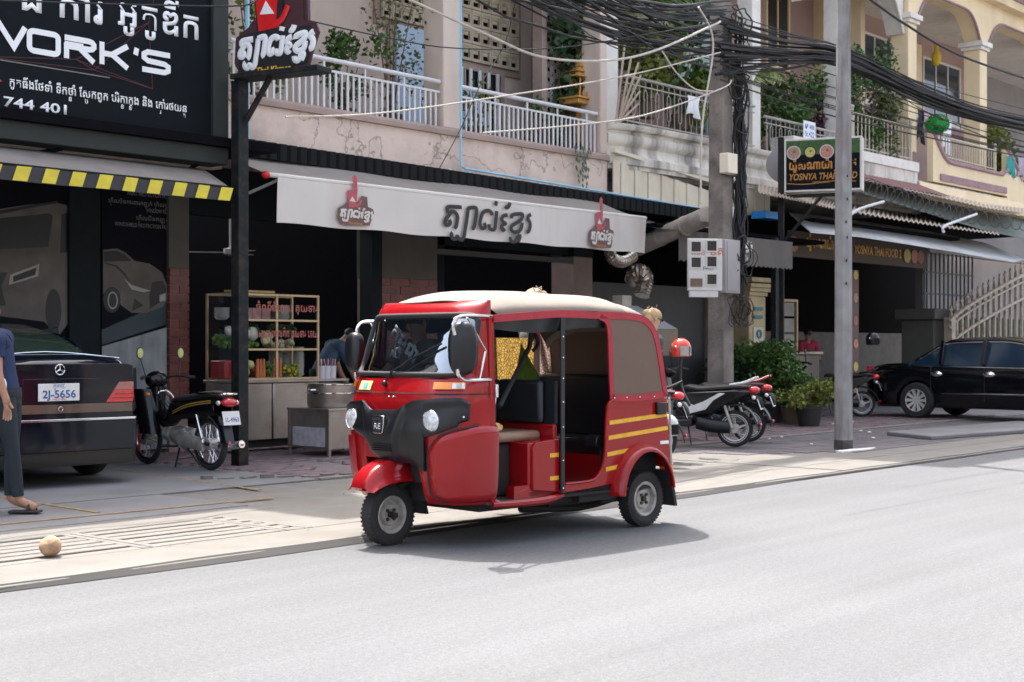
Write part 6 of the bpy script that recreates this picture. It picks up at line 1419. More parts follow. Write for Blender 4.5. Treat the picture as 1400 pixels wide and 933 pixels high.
letters('2J-5656', M['plateblue'], pl_, pf @ Matrix.Translation((.04, .03, .012)), .34, 'plate_number', .02, .002, world=False, height=.075)
letters('ភ្នំពេញ', M['plateblue'], pl_, pf @ Matrix.Translation((.15, .13, .012)), .12, 'plate_province', .0, .002, world=False)
letters('PHNOM PENH', M['lensred'], pl_, pf @ Matrix.Translation((.14, .008, .012)), .14, 'plate_city', .0, .002, world=False)
b = B(frame((-.012, .05, 1.115), (0, -1, 0)))
b.tube([(.048*math.cos(a), .048*math.sin(a), .006) for a in [2*PI*k/24 for k in range(25)]], .006, 6)
for k in range(3): a = PI/2+k*2*PI/3; b.tube([(0, 0, .006), (.046*math.cos(a), .046*math.sin(a), .006)], [.009, .003], 6)
b.build('star_emblem', M['chrome'], mb)
b = B(frame((-.018, .05, .742), (0, -1, 0))); b.tube([(.022*math.cos(a), .022*math.sin(a), .016) for a in [2*PI*k/14 for k in range(15)]], .003, 5); b.build('lock_ring', M['chrome'], mb)
letters('S', M['chrome'], mb, frame((-.014, .62, .93), (0, -1, 0)), .05, 'badge_letters', .01, .004, world=False)
b = B(); b.tube([(.37, -.8, 1.22), (.37, 0, 1.285), (.37, .8, 1.22)], .007, 6, 4); b.build('boot_chrome_line', M['chrome'], mb)
# --- black saloon at the right ---
cam_, _ = sedan('parked_car', 'gloss black saloon with chrome handles parked nose out at the right edge', (25.75, 12.85, .045), math.radians(-91), M['carblack'], M['winglass'], L=4.85, W=1.82, H=1.49, ra=1.10, wb=2.78, wr=.335, trunk=.95, deckz=1.0)
rl = B(); rl.shell(lambda u, v: (.02+.10*(1-math.cos(u*1.2))+.0, .55+.32*u, .80+.16*v), 6, 3, lambda u, v: (1, 0, 0), .05); rl.build('tail_lamp', M['lensred'], cam_)
rl = B(); rl.shell(lambda u, v: (.02+.10*(1-math.cos(u*1.2))+.0, -.55-.32*u, .80+.16*v), 6, 3, lambda u, v: (1, 0, 0), .05); rl.build('tail_lamp', M['lensred'], cam_)
# ======================= motorcycles =======================
M['mblack'] = mat('gloss black motorbike plastic', (.005, .005, .007), .2, coat=.2, spec=.35, nz=.1); M['mseat'] = mat('matt black seat', (.018, .018, .020), .55, nz=.15)
M['engine'] = mat('cast engine alloy', (.46, .45, .42), .38, .3, nz=.2, ns=12, dirt='#4c443a', ds=9, damt=.5); M['mwhite'] = mat('white motorbike plastic', (.62, .62, .60), .3, coat=.4); M['goldpin'] = mat('gold pinstripe', (.62, .40, .09), .35, .3)
M['helmetred'] = mat('orange red helmet', (.62, .045, .018), .15, coat=1, nz=.05); M['mred'] = mat('red motorbike plastic', (.42, .01, .03), .25, coat=.8)
def mwheel(T, x, r, tr, spokes=18, rimr=.80, mred=False, alloy=False):
    RM = Matrix.Translation((x, 0, r)); b = B(RM)
    b.lathe([(r*rimr, -tr*.6), (r*.9, -tr), (r*.97, -tr*.7), (r, 0), (r*.97, tr*.7), (r*.9, tr), (r*rimr, tr*.6), (r*rimr*.97, 0)], 40, axis='y'); w_ = b.build('wheel', M['tyre'], T)
    b = B(RM); b.lathe([(r*rimr, -tr*.62), (r*rimr*.95, -tr*.5), (r*rimr*.90, -tr*.1), (r*rimr*.90, tr*.1), (r*rimr*.95, tr*.5), (r*rimr, tr*.62)], 40, axis='y'); b.build('rim', M['chrome'] if not alloy else M['railgrey'], w_)
    if not alloy:
        b = B(RM)
        for k in range(spokes*2):
            a = 2*PI*k/(spokes*2); s = 1 if k % 2 else -1; a2 = a+.35*(1 if k % 4 < 2 else -1)
            b.tube([(.055*math.cos(a2), s*.03, .055*math.sin(a2)), (r*rimr*.92*math.cos(a), 0, r*rimr*.92*math.sin(a))], .0028, 4)
        b.build('spokes', M['chrome'], w_)['kind'] = 'stuff'
    else:
        for k in range(5):
            a = 2*PI*k/5+.3; b = B(RM); b.tube([(.03*math.cos(a), .0, .03*math.sin(a)), (r*rimr*.92*math.cos(a), 0, r*rimr*.92*math.sin(a))], [.028, .018], 6, 0, True, .5); b.build('spoke', M['engine'], w_)
    b = B(RM); b.lathe([(0, -.06), (.062, -.055), (.065, 0), (.062, .055), (0, .06)], 20, axis='y'); b.build('hub', M['engine'], w_)
    return w_
def underbone(label, loc, rz):
    T = thing('motorcycle', label, 'motorcycle', loc, rz)
    mwheel(T, 0, .285, .032); mwheel(T, 1.20, .285, .028)
    b = B(); b.tube([(-.27, 0, .36), (-.22, 0, .50), (-.08, 0, .60), (.10, 0, .585)], [.05, .07, .075, .06], 10, 4, True, 1.0); b.build('rear_fender', M['mblack'], T)
    b = B(); b.prism([(-.36, .30), (-.26, .30), (-.24, .50), (-.30, .50)], 1, -.06, .06); b.build('mud_guard', M['plastic'], T, bevel=.01)
    b = B(); b.tube([(-.30, 0, .80), (-.16, 0, .815), (.05, 0, .80), (.30, 0, .765), (.52, 0, .745), (.62, 0, .70)], [.07, .11, .125, .13, .12, .07], 12, 5, True, .42, (0, 0, 1)); b.build('seat', M['mseat'], T)
    for s in (-1, 1):
        b = B(); b.shell(lambda u, v: (-.22+.80*u, s*(.085+.035*math.sin(PI*v)+.02*u), (.60-.03*u+.0*v)+(.19-.05*u)*v-.05*(1-v)*u), 16, 6, lambda u, v: (0, s, 0), .012); sc_ = b.build('side_cover', M['mblack'], T)
        for dz in (0, .022): b = B(); b.tube([(-.18, s*.135, .735+dz), (.05, s*.142, .71+dz), (.28, s*.146, .67+dz), (.50, s*.146, .60+dz)], .0055, 5, 4); b.build('gold_pinstripe', M['goldpin'], sc_)
        b = B(); b.cyl((0, s*.10, .30), (.10, s*.115, .60), .018, 10); b.build('shock_absorber', M['chrome'], T)
        b = B(); b.tube([(-.06, s*.07, .285), (.30, s*.075, .33), (.42, s*.075, .36)], .022, 8); b.build('swing_arm', M['plastic'], T)
        b = B(); b.tube([(1.20, s*.055, .285), (1.13, s*.06, .56), (1.03, s*.05, .80)], .02, 8); b.build('fork_leg', M['plastic'], T)
        b = B(); b.shell(lambda u, v: (.86+.16*u*u+.12*v, s*(.06+.15*math.sin(u*H_)), .36+.50*v), 8, 8, lambda u, v: (1, 0, 0), .012); b.build('leg_shield', M['mblack'], T)
        b = B(); b.tube([(.99, s*.05, .98), (.93, s*.20, 1.0), (.80, s*.33, .99)], .012, 8, 4); b.build('handlebar', M['blackmetal'], T); b = B(); b.cyl((.86, s*.27, .995), (.78, s*.35, .985), .019, 10); b.build('grip', M['blackrub'], T)
        b = B(); b.tube([(.90, s*.22, 1.0), (.93, s*.25, 1.15), (.94, s*.26, 1.20)], .006, 5); b.ell((.945, s*.265, 1.26), (.014, .045, .065), 14, 9); b.build('mirror', M['plastic'], T)
        b = B(); b.ell((.935, s*.265, 1.26), (.008, .038, .057), 14, 9); b.build('mirror_glass', mat('painted foliage reflection', (.55, .58, .20), .3) if 'painted foliage reflection' not in bpy.data.materials else bpy.data.materials['painted foliage reflection'], T)  # foliage reflection is painted as flat yellow green on the mirror glass
        b = B(); b.ell((.98, s*.14, .80), (.03, .03, .022), 10, 6); b.build('indicator', M['amber'], T)
    b = B(); b.tube([(1.40, 0, .53), (1.30, 0, .60), (1.20, 0, .62), (1.08, 0, .60), (.98, 0, .50)], .055, 8, 4, True, 1.4); b.build('front_fender', M['mblack'], T)
    b = B(); b.ell((1.02, 0, .96), (.10, .14, .10), 14, 10); b.tube([(1.0, 0, .60), (1.02, 0, .88)], [.09, .11], 10); b.build('headlamp_cowl', M['mblack'], T)
    b = B(); b.ell((1.10, 0, .97), (.04, .075, .06), 14, 9); b.build('headlamp', M['clear'], T)
    b = B(); b.tube([(.62, 0, .60), (.78, 0, .50), (.92, 0, .56)], [.09, .085, .09], 10, 4); b.build('frame_cover', M['mblack'], T)
    b = B(); b.tube([(.30, 0, .34), (.45, 0, .34), (.62, 0, .36)], [.10, .12, .10], 12, 3); b.ell((.74, 0, .37), (.13, .075, .075), 12, 9); b.build('engine', M['engine'], T)
    for k in range(5): b = B(); b.lathe([(.0, -.004), (.088, -.004), (.088, .004), (0, .004)], 16, (.70+.022*k, 0, .37), 'x'); b.build('cooling_fin', M['engine'], T)
    for s in (-1, 1): b = B(); b.lathe([(0, s*.125), (.075, s*.12), (.10, s*.095), (.10, s*.05)], 24, (.40, 0, .335), 'y'); b.build('crankcase_cover', M['engine'], T)
    b = B(); b.tube([(.0, .095, .285), (.18, .10, .30), (.36, .10, .33)], [.085, .075, .09], 12, 3, True, .35, (0, 1, 0)); b.build('chain_case', M['engine'], T)
    b = B(); b.tube([(.72, -.05, .30), (.55, -.11, .17), (.30, -.13, .19)], .018, 8, 4); b.tube([(.30, -.13, .19), (-.10, -.14, .25), (-.36, -.145, .29)], [.03, .042, .042], 12, 3); b.ell((-.37, -.145, .29), (.008, .02, .02), 8, 5); b.build('exhaust', M['chrome'], T)
    b = B(); b.tube([(-.36, .02, .31), (-.34, .0, .30)], .02, 8); b.ell((-.33, 0, .74), (.07, .10, .05), 14, 9); b.build('tail_lamp', M['lensred'], T)
    for s in (-1, 1): b = B(); b.ell((-.30, s*.12, .735), (.035, .022, .028), 8, 6); b.build('tail_indicator', M['clear'], T)
    b = B(); b.tube([(.10, .12, .83), (-.20, .125, .835), (-.36, .08, .83), (-.36, -.08, .83), (-.20, -.125, .835), (.10, -.12, .83)], .011, 8, 4); b.build('grab_rail', M['chrome'], T)
    pf = frame((-.385, .11, .50), (0, -1, 0), (.25, 0, 1)); b = B(pf); b.box(0, .22, 0, .15, 0, .006); p = b.build('number_plate', M['plate'], T); letters('1L-4963', M['plateblue'], p, pf @ Matrix.Translation((.02, .035, .006)), .18, 'plate_number', .01, .002, world=False, height=.05)
    b = B(); b.tube([(.50, .05, .22), (.42, .16, .02)], .011, 6); b.tube([(.50, -.05, .22), (.42, -.16, .02)], .011, 6); b.tube([(.46, .10, .11), (.46, -.10, .11)], .009, 6); b.build('centre_stand', M['plastic'], T)
    b = B(); b.tube([(.52, .06, .24), (.52, .27, .25)], .012, 6); b.cyl((.52, .17, .25), (.52, .28, .25), .018, 8); b.build('footrest', M['blackrub'], T)
    b = B()
    for k in range(4): b.tube([(.70, -.07+.045*k, .62), (.84, -.07+.045*k, .72)], .005, 5)
    b.tube([(.66, -.09, .60), (.86, -.09, .80), (.88, 0, .84), (.86, .09, .80), (.66, .09, .60)], .008, 6, 3); b.build('luggage_rack', M['chrome'], T)
    b = B(); b.ell((1.36, 0, .285), (.015, .02, .22), 8, 8); b.build('front_reflector', M['mred'], T)
    return T
p = aD(288, 640, 15.35); 
underbone('black underbone motorcycle with gold pinstripes beside the blue black car', (p.x, p.y, .045), math.radians(89))
def scooter(label, loc, rz, rail, panel, visor=True, helmet=None, alloy=True):
    T = thing('motor_scooter', label, 'scooter', loc, rz)
    w1 = mwheel(T, 0, .245, .045, alloy=alloy, rimr=.70); mwheel(T, 1.24, .25, .04, alloy=alloy, rimr=.72)
    b = B()
    b.lathe([(.185, -.004), (.192, -.004), (.192, .004), (.185, .004)], 30, (0, .046, .245), 'y'); b.build('white_rim_tape', M['plate'], w1)
    b = B(); b.shell(lambda u, v: (.32*math.cos(math.radians(178-110*u)), -.085+.17*v, .245+.31*math.sin(math.radians(185-118*u))+.02*math.sin(PI*v)), 16, 6, lambda u, v: (math.cos(math.radians(185-118*u)), 0, math.sin(math.radians(185-118*u))), .012); b.build('hugger_fender', M['plastic'], T)
    b = B(); b.tube([(-.22, 0, .80), (-.05, 0, .80), (.20, 0, .785), (.45, 0, .765), (.62, 0, .79), (.70, 0, .76)], [.06, .10, .125, .13, .10, .05], 12, 5, True, .40, (0, 0, 1)); b.build('seat', M['mseat'], T)
    for s in (-1, 1):
        b = B(); b.prism([(-.24, .74), (-.02, .755), (.62, .72), (.66, .62), (.55, .42), (.30, .44), (.10, .56), (-.10, .66)], 1, min(s*.10, s*.15), max(s*.10, s*.15)); sp = b.build('side_panel', M['mblack'], T, bevel=.015)
        b = B(); b.prism([(.26, .62), (.36, .50), (.66, .42), (.70, .50), (.66, .60), (.52, .555), (.40, .60), (.18, .72), (.10, .715)], 1, min(s*.151, s*.157), max(s*.151, s*.157)); b.build('white_flash', panel, sp, bevel=.002)
        b = B(); b.tube([(.05, s*.10, .83), (-.14, s*.115, .86), (-.30, s*.06, .93)], [.014, .018, .016], 8, 4); b.build('grab_rail', rail, T)
        b = B(); b.prism([(.55, .27), (1.02, .27), (1.02, .34), (.55, .36)], 1, min(s*.02, s*.17), max(s*.02, s*.17)); b.build('floorboard', M['plastic'], T, bevel=.01)
        b = B(); b.shell(lambda u, v: (1.02+.08*v+.05*u, s*(.02+.20*math.sin(u*H_)*(1-.35*v)), .34+.56*v), 8, 8, lambda u, v: (1, 0, 0), .015); b.build('leg_shield', panel, T)
        b = B(); b.tube([(1.10, s*.04, .98), (1.06, s*.18, 1.03), (.97, s*.33, 1.01)], .014, 8, 4); b.cyl((1.0, s*.25, 1.02), (.94, s*.36, 1.0), .02, 10); b.build('handlebar', M['blackrub'], T)
        b = B(); b.tube([(1.04, s*.2, 1.03), (1.05, s*.25, 1.20)], .006, 5); b.ell((1.05, s*.27, 1.25), (.014, .065, .045), 14, 9); b.build('mirror', M['plastic'], T)
        b = B(); b.tube([(1.24, s*.055, .25), (1.20, s*.055, .50), (1.14, s*.04, .80)], .019, 8); b.build('fork_leg', M['plastic'], T)
        b = B(); b.cyl((.02, s*.10, .26), (.12, s*.11, .56), .02, 10); b.build('shock_absorber', M['engine'], T)
    b = B(); b.ell((-.25, 0, .76), (.085, .09, .055), 12, 8); b.build('tail_lamp', M['lensred'], T)
    b = B(); b.tube([(-.22, 0, .70), (-.33, 0, .60), (-.36, 0, .52)], [.05, .05, .03], 8, 3); b.build('tail_fender', M['plastic'], T)
    b = B(); b.ell((-.345, 0, .30), (.02, .05, .025), 8, 6); b.build('reflector', M['lensred'], T)
    pf = frame((-.36, .10, .50), (0, -1, 0), (.35, 0, 1)); b = B(pf); b.box(0, .20, 0, .15, 0, .006); p = b.build('number_plate', M['plate'], T); letters('1C 2418', M['plateblue'], p, pf @ Matrix.Translation((.03, .03, .006)), .14, 'plate_mark', 0, .002, world=False)
    for s in (-1, 1): b = B(); b.ell((-.27, s*.11, .66), (.03, .022, .028), 8, 6); b.build('tail_indicator', M['clear'], T)
    b = B(); b.tube([(.05, .07, .26), (.30, .08, .28), (.48, .07, .33)], [.08, .09, .10], 12, 3, True, .6, (0, 1, 0)); b.ell((.45, 0, .36), (.16, .10, .10), 14, 9); b.build('engine', M['plastic'], T)
    b = B(); b.tube([(.35, -.10, .25), (.05, -.13, .27), (-.25, -.14, .34)], [.03, .05, .045], 12, 3); b.build('exhaust', M['plastic'], T)
    b = B(); b.ell((1.12, 0, .97), (.11, .15, .08), 14, 10); b.build('handlebar_cowl', panel, T)
    b = B(); b.ell((1.20, 0, .90), (.05, .09, .06), 14, 9); b.build('headlamp', M['clear'], T)
    b = B(); b.shell(lambda u, v: (1.24+.30*math.cos(math.radians(30+110*u)), -.06+.12*v, .25+.30*math.sin(math.radians(30+110*u))), 12, 4, lambda u, v: (math.cos(math.radians(30+110*u)), 0, math.sin(math.radians(30+110*u))), .01); b.build('front_fender', panel, T)
    b = B(); b.tube([(.62, .05, .28), (.55, .16, .02)], .011, 6); b.build('side_stand', M['plastic'], T)
    return T
p = aZ(1003, 613, .05); q = Vector((_r[0], _r[1], 0))
scooter('black and white scooter with pale grab rail nearest the red rickshaw', (p.x+.28, p.y+.16, .045), math.radians(112), M['railgrey'], M['mwhite'])
scooter('scooter with red grab rail parked behind the black and white one', (p.x+1.25, p.y+.55, .045), math.radians(112), M['mred'], M['mblack'])
p = aD(897, 600, 16.6); scooter('white scooter with a white helmet half hidden behind the rickshaw tail', (p.x, p.y, .045), math.radians(125), M['mblack'], M['mwhite'])
p = aD(1178, 560, 27.0); scooter('dark scooter with black helmet on its mirror behind the steel pole', (p.x, p.y, .045), math.radians(118), M['mblack'], M['mblack'])
def helmet(name, lab, c, m, r=.135):
    T = thing(name, lab, 'helmet', c)
    b = B(); b.lathe([(0, r*1.0)]+[(r*math.cos(a), r*math.sin(a)) for a in [H_*(1-k/8) for k in range(1, 9)]]+[(r*1.0, -r*.45), (r*.92, -r*.85), (r*.85, -r*.85)], 24); b.build('shell', m, T)
    b = B(); b.shell(lambda u, v: ((r*1.04)*math.cos(-2.6+1.9*u), (r*1.04)*math.sin(-2.6+1.9*u), -r*.75+r*.85*v), 12, 4, lambda u, v: (0, 0, 1), .004); b.build('visor', M['clear'] if m is M['helmetred'] else M['plastic'], T)
    b = B(); b.ell((-r*.9, 0, r*.1), (.02, .02, .02), 8, 6); b.build('visor_pivot', M['chrome'], T)
p = aD(931, 476, 17.6); helmet('helmet', 'orange red helmet hung high over the scooters', p, M['helmetred'], .125)
p = aD(1193, 464, 26); helmet('helmet', 'black helmet on the dark scooter behind the steel pole', p, M['plastic'], .125)
p = aD(912, 582, 15.9); helmet('helmet', 'white helmet low beside the rickshaw tail', p, M['mwhite'], .13)
p = aD(931, 500, 17.6); b = B(); b.tube([p+Vector((0, 0, .1)), p+Vector((0, 0, -.25)), p+Vector((.05, -.1, -.5))], .02, 6, 3); single(b, 'mirror_stalk', 'black bracket under the orange red helmet', 'bracket', M['plastic'])
# ======================= food stall =======================
M['steel'] = mat('worn stainless steel', (.42, .38, .34), .35, .85, nz=.12, ns=3, dirt='#5b4a3c', ds=2, damt=.5); M['brass'] = mat('brassy aluminium frame', (.50, .38, .22), .4, .5, nz=.15)
M['stallglass'] = glassm('stall glass', (.93, .95, .95), -.02)
fs = thing('food_stall', 'stainless food stall with brass framed glass case and red khmer lettering', 'food stall', (11.7, 14.5, .05))
X0, X1, Y0, Y1 = 10.97, 12.38, 14.2, 14.75
B().box(X0, X1+.5, Y0-.03, Y1+.05, .92, .955).build('counter_top', M['steel'], fs, world=True, bevel=.006)
B().box(X0, X0+.62, Y0, Y1, .20, .918).build('cabinet', M['steel'], fs, world=True, bevel=.01); B().box(X0+.64, X1, Y0, Y1, .20, .918).build('cabinet', M['steel'], fs, world=True, bevel=.01)
B().box(X0, X1, Y0+.1, Y1-.1, .10, .19).build('skirting', M['blackrub'], fs, world=True)
for xx in (X0+.05, X1-.08): B().box(xx, xx+.04, Y0+.05, Y0+.09, .05, .2).build('leg', M['steel'], fs, world=True)
gc = .028
for xx in (X0, (X0+X1)/2-gc/2, X1-gc):
    for yy in ((Y0, Y1-gc) if xx != (X0+X1)/2-gc/2 else (Y0,)): B().box(xx, xx+gc, yy, yy+gc, .957, 2.02).build('frame_post', M['brass'], fs, world=True)
for zz in (2.022, 1.70, 1.33, .957):
    for yy in ((Y0, Y1-gc) if zz > 2 or zz < 1 else (Y0,)): B().box(X0, X1, yy-.002, yy+gc+.002, zz, zz+.026).build('frame_rail', M['brass'], fs, world=True)
    if zz < 2 and zz > 1: B().box(X0+.03, X1-.03, Y0+.04, Y1-.04, zz+.004, zz+.012).build('shelf', M['stallglass'], fs, world=True)
B().box(X0, X1, Y0, Y1, 2.05, 2.058).build('case_roof', M['stallglass'], fs, world=True)
B().box(X0+.03, X1-.03, Y0+.008, Y0+.012, .985, 2.02).build('pane', M['stallglass'], fs, world=True); B().box(X0+.008, X0+.012, Y0+.03, Y1-.03, .985, 2.02).build('pane', M['stallglass'], fs, world=True)
rt = mat('faded red lettering', (.45, .13, .11), .6); GF2 = frame((0, Y0-.004, 0), (1, 0, 0))
for t_, xa, xb, z in (('ចំណីចំហុយ គុយទាវ', X0+.36, X1-.04, 1.83), ('អាហារពេលព្រឹក គុយទាវ បាយ', X0+.40, X1-.04, 1.50)): letters(t_, rt, fs, GF2 @ Matrix.Translation((xa, z, 0)), xb-xa, 'khmer_lettering', .02, .002, height=.10)
B().box(X0+.10, X0+.75, Y0+.1, Y0+.3, 2.06, 2.09).build('wood_board', mat('light wood', (.52, .33, .13), .6), fs, world=True)
wb_ = mat('white crockery', (.55, .54, .52), .3, coat=.4); cb = mat('dull stacked bowls', (.36, .36, .34), .4)
def stack(name, lab, x, y, z, r, n, m, cat='bowls', dz=.022, grp='bowls stacked in the glass case'):
    T = thing(name, lab, cat, (x, y, z), 0, grp)
    s = B().lathe([(r*.5, 0), (r*.95, dz*1.6), (r, dz*2), (r*.93, dz*1.9), (r*.45, .008)], 18).build('bowl', m, T)
    for k in range(1, n): c = s.copy(); COL.objects.link(c); c.parent = T; c.location = (random.uniform(-.004, .004), random.uniform(-.004, .004), k*dz)
stack('bowl_stack', 'left stack of dull grey bowls behind the limes', X0+.93, Y0+.30, .98, .10, 15, cb); stack('bowl_stack', 'tallest stack of bowls behind the limes', X0+1.10, Y0+.36, .98, .10, 19, cb)
stack('bowl_stack', 'white tub stack at the right end of the glass case', X0+1.27, Y0+.25, .98, .075, 17, wb_)
stack('bowl_stack', 'white bowls on the top shelf at the right', X0+1.0, Y0+.3, 1.715, .13, 8, wb_); stack('bowl_stack', 'white bowls on the top shelf at the left end', X0+.1, Y0+.35, 1.715, .10, 6, wb_)
def blob(name, lab, cat, c, n, r, sp, m, grp=None, seed=1):
    rn = random.Random(seed); b = B()
    for i in range(n): b.ell((c[0]+rn.uniform(-sp[0], sp[0]), c[1]+rn.uniform(-sp[1], sp[1]), c[2]+r+rn.uniform(0, sp[2])), (r*rn.uniform(.8, 1.1), r*rn.uniform(.8, 1.1), r), 9, 6)
    o = single(b, name, lab, cat, m, grp); return o
lime = mat('lime skin', (.28, .34, .03), .4, nz=.4, ns=30); red_ = mat('red crate plastic', (.50, .02, .02), .45)
lt = thing('lime_pile', 'pile of green and yellow limes in the glass case', 'limes', (X0+1.02, Y0+.12, .98)); rn = random.Random(2)
for i in range(34):
    k = rn.random(); B().ell((rn.uniform(-.17, .17)*(1-.4*k), rn.uniform(-.05, .05), .025+k*.13), (.026, .026, .024), 10, 7).build('lime', lime if i % 3 else mat('yellow lime', (.55, .42, .04), .4) if i == 0 else (lime if i % 3 else bpy.data.materials['yellow lime']), lt)
for i, (cx, lab) in enumerate(((X0+.53, 'two carrots leaning by the cabbage'), (X0+.80, 'carrots standing beside the limes'))):
    T = thing('carrots', lab, 'carrots', (cx, Y0+.12, .98))
    for k in range(3): B().tube([(k*.05-.05, 0, 0), (k*.05-.03, .02, .24)], [.028, .018], 10).build('carrot', mat('carrot', (.62, .17, .05), .5) if 'carrot' not in bpy.data.materials else bpy.data.materials['carrot'], T)
blob('cabbage', 'pale yellow cabbage leaves in the lower left of the case', 'cabbage', (X0+.30, Y0+.15, .98), 16, .055, (.14, .05, .14), mat('pale cabbage', (.62, .60, .25), .6, nz=.3, ns=20), seed=4)
blob('greens', 'bunch of green vegetables on the middle shelf', 'vegetables', (X0+.30, Y0+.2, 1.345), 30, .035, (.20, .08, .05), mat('leafy greens', (.10, .20, .03), .6, nz=.4, ns=30), seed=5)
blob('greens', 'dark green vegetables at the left of the middle shelf', 'vegetables', (X0+.07, Y0+.3, 1.345), 30, .035, (.05, .12, .14), bpy.data.materials['leafy greens'], seed=15)
blob('plastic_bag', 'clear bulging plastic bag on the middle shelf', 'bag', (X0+.36, Y0+.12, 1.40), 9, .07, (.10, .03, .10), mat('milky plastic', (.60, .56, .46), .3, nz=.1, coat=.4), seed=6)
blob('plastic_bag', 'yellowish plastic bag at the right of the middle shelf', 'bag', (X0+.60, Y0+.10, 1.35), 6, .055, (.04, .03, .12), mat('yellow plastic', (.58, .50, .28), .3), seed=7)
blob('plastic_bag', 'white knotted bag at the left of the glass case', 'bag', (X0+.06, Y0+.10, 1.50), 5, .06, (.05, .04, .03), wb_, seed=9)
for (a, b_, lab) in ((X0+.10, X0+.42, 'red plastic basket low behind the cabbage'), (X0-.0+.04, X0+.10, 'red plastic basket at the left end of the stall')):
    single(B().box(a, b_, Y0+.22, Y0+.5, .98, 1.20), 'basket', lab, 'basket', red_, bevel=.01)
tr = thing('cup_rack', 'pink and white drinking straws and spoons in clear holders on the counter end', 'holder', (X1+.12, Y0+.1, .955))
for k in range(3):
    B().lathe([(.045, 0), (.052, .17), (.048, .17), (.042, .01)], 16, (k*.10, 0, 0)).build('holder', mat('frosted plastic', (.58, .55, .60), .4) if k == 0 else bpy.data.materials['frosted plastic'], tr)
    for j in range(5): B().tube([(k*.10+random.uniform(-.02, .02), random.uniform(-.02, .02), .03), (k*.10+random.uniform(-.04, .04), random.uniform(-.03, .03), .26)], .005, 5).build('straw', bpy.data.materials['pink shirt'] if j % 2 else wb_, tr)
for k in range(3):
    single(B().box(X0+.28+k*.15, X0+.42+k*.15, Y0+.15, Y0+.32, 1.717, 1.87), 'napkin_box', ['left red and white box on the top shelf', 'middle red and white box on the top shelf', 'right red and white box on the top shelf'][k], 'box', mat('red white carton', (.52, .28, .27), .6, nz=.3, ns=18) if k == 0 else bpy.data.materials['red white carton'], bevel=.005)
blob('noodles', 'heap of pale noodles on the middle shelf right side', 'noodles', (X0+.95, Y0+.25, 1.345), 22, .04, (.22, .08, .06), mat('pale noodles', (.50, .44, .28), .6, nz=.3, ns=25), seed=21)
blob('herbs', 'dark green herbs hanging at the right of the middle shelf', 'herbs', (X0+1.1, Y0+.4, 1.50), 40, .035, (.22, .06, .12), mat('dark herbs', (.04, .09, .02), .7, nz=.4, ns=30), seed=22)
blob('herbs', 'green herbs behind the bags on the middle shelf', 'herbs', (X0+.45, Y0+.42, 1.50), 40, .035, (.25, .06, .12), bpy.data.materials['dark herbs'], seed=23)
blob('cucumber_pile', 'green cucumbers standing left of the limes', 'cucumbers', (X0+.72, Y0+.16, .98), 12, .03, (.05, .03, .16), bpy.data.materials['leafy greens'], seed=24)
blob('meat_bowl', 'reddish meat in trays low behind the carrots', 'food', (X0+.62, Y0+.42, .98), 26, .04, (.28, .06, .10), mat('cooked meat', (.30, .10, .06), .5, nz=.4, ns=20), seed=25)
blob('banana_leaf_parcels', 'green leaf parcels on the top shelf behind the boxes', 'food', (X0+.7, Y0+.42, 1.72), 18, .05, (.35, .05, .06), bpy.data.materials['dark herbs'], seed=26)
# steel box and pot
sbx = thing('steel_cabinet', 'low stainless cabinet on legs under the big pot', 'cabinet', (11.8, 13.2, .05))
bx0, bx1, by0, by1 = 11.38, 12.32, 12.88, 13.64
for xx in (bx0, bx1-.035):
    for yy in (by0, by1-.035): B().box(xx, xx+.035, yy, yy+.035, .05, .60).build('leg', M['steel'], sbx, world=True)
B().box(bx0-.01, bx1+.01, by0-.01, by1+.01, .602, .63).build('top', M['steel'], sbx, world=True, bevel=.004)
B().box(bx0+.036, bx1-.036, by0+.006, by0+.014, .15, .60).build('front_sheet', M['steel'], sbx, world=True); B().box(bx0+.006, bx0+.014, by0+.036, by1-.036, .15, .60).build('side_sheet', M['steel'], sbx, world=True)
B().box(bx0+.02, bx1-.02, by0+.02, by1-.02, .14, .16).build('base_shelf', M['steel'], sbx, world=True)
B().box(bx0-.003, bx0+.0055, by0+.08, by1-.1, .17, .40).build('white_panel', mat('peeling white sheet', (.45, .45, .48), .6, nz=.2, ns=14), sbx, world=True)
pt_ = thing('cooking_pot', 'big stainless pot with lid ring on the low steel cabinet', 'pot', (11.75, 13.25, .632))
B().lathe([(0, .004), (.28, 0), (.30, .03), (.30, .28), (.31, .285), (.31, .29), (.285, .29), (.285, .05), (0, .03)], 40).build('pot_body', M['steel'], pt_)
B().lathe([(.302, .17), (.325, .172), (.325, .185), (.302, .187)], 40).build('ring', M['chrome'], pt_); B().lathe([(.302, .27), (.335, .28), (.335, .292), (.29, .292)], 40).build('rim', M['chrome'], pt_)
for s in (-1, 1): B().tube([(s*.30, -.05, .22), (s*.36, -.03, .22), (s*.36, .03, .22), (s*.30, .05, .22)], .01, 6).build('handle', M['chrome'], pt_)
# ceiling fans
for i, (px, lab) in enumerate(((315, 'dim ceiling fan deep in the food shop behind the post'), (492, 'dim ceiling fan deep in the food shop near the door post'))):
    c = aY(px, 345, 17.0); T = thing('ceiling_fan', lab, 'fan', (c.x, 17, c.z)); B().cyl((0, 0, .0), (0, 0, .55), .02, 8).build('rod', M['railgrey'], T); B().lathe([(0, -.05), (.10, -.03), (.10, .05), (0, .07)], 16).build('motor', M['railgrey'], T)
    for k in range(3): a = k*2*PI/3+.4; B().box(.1, .6, -.06, .06, -.01, .0).build('blade', M['railgrey'], T).rotation_euler = (0, 0, a)
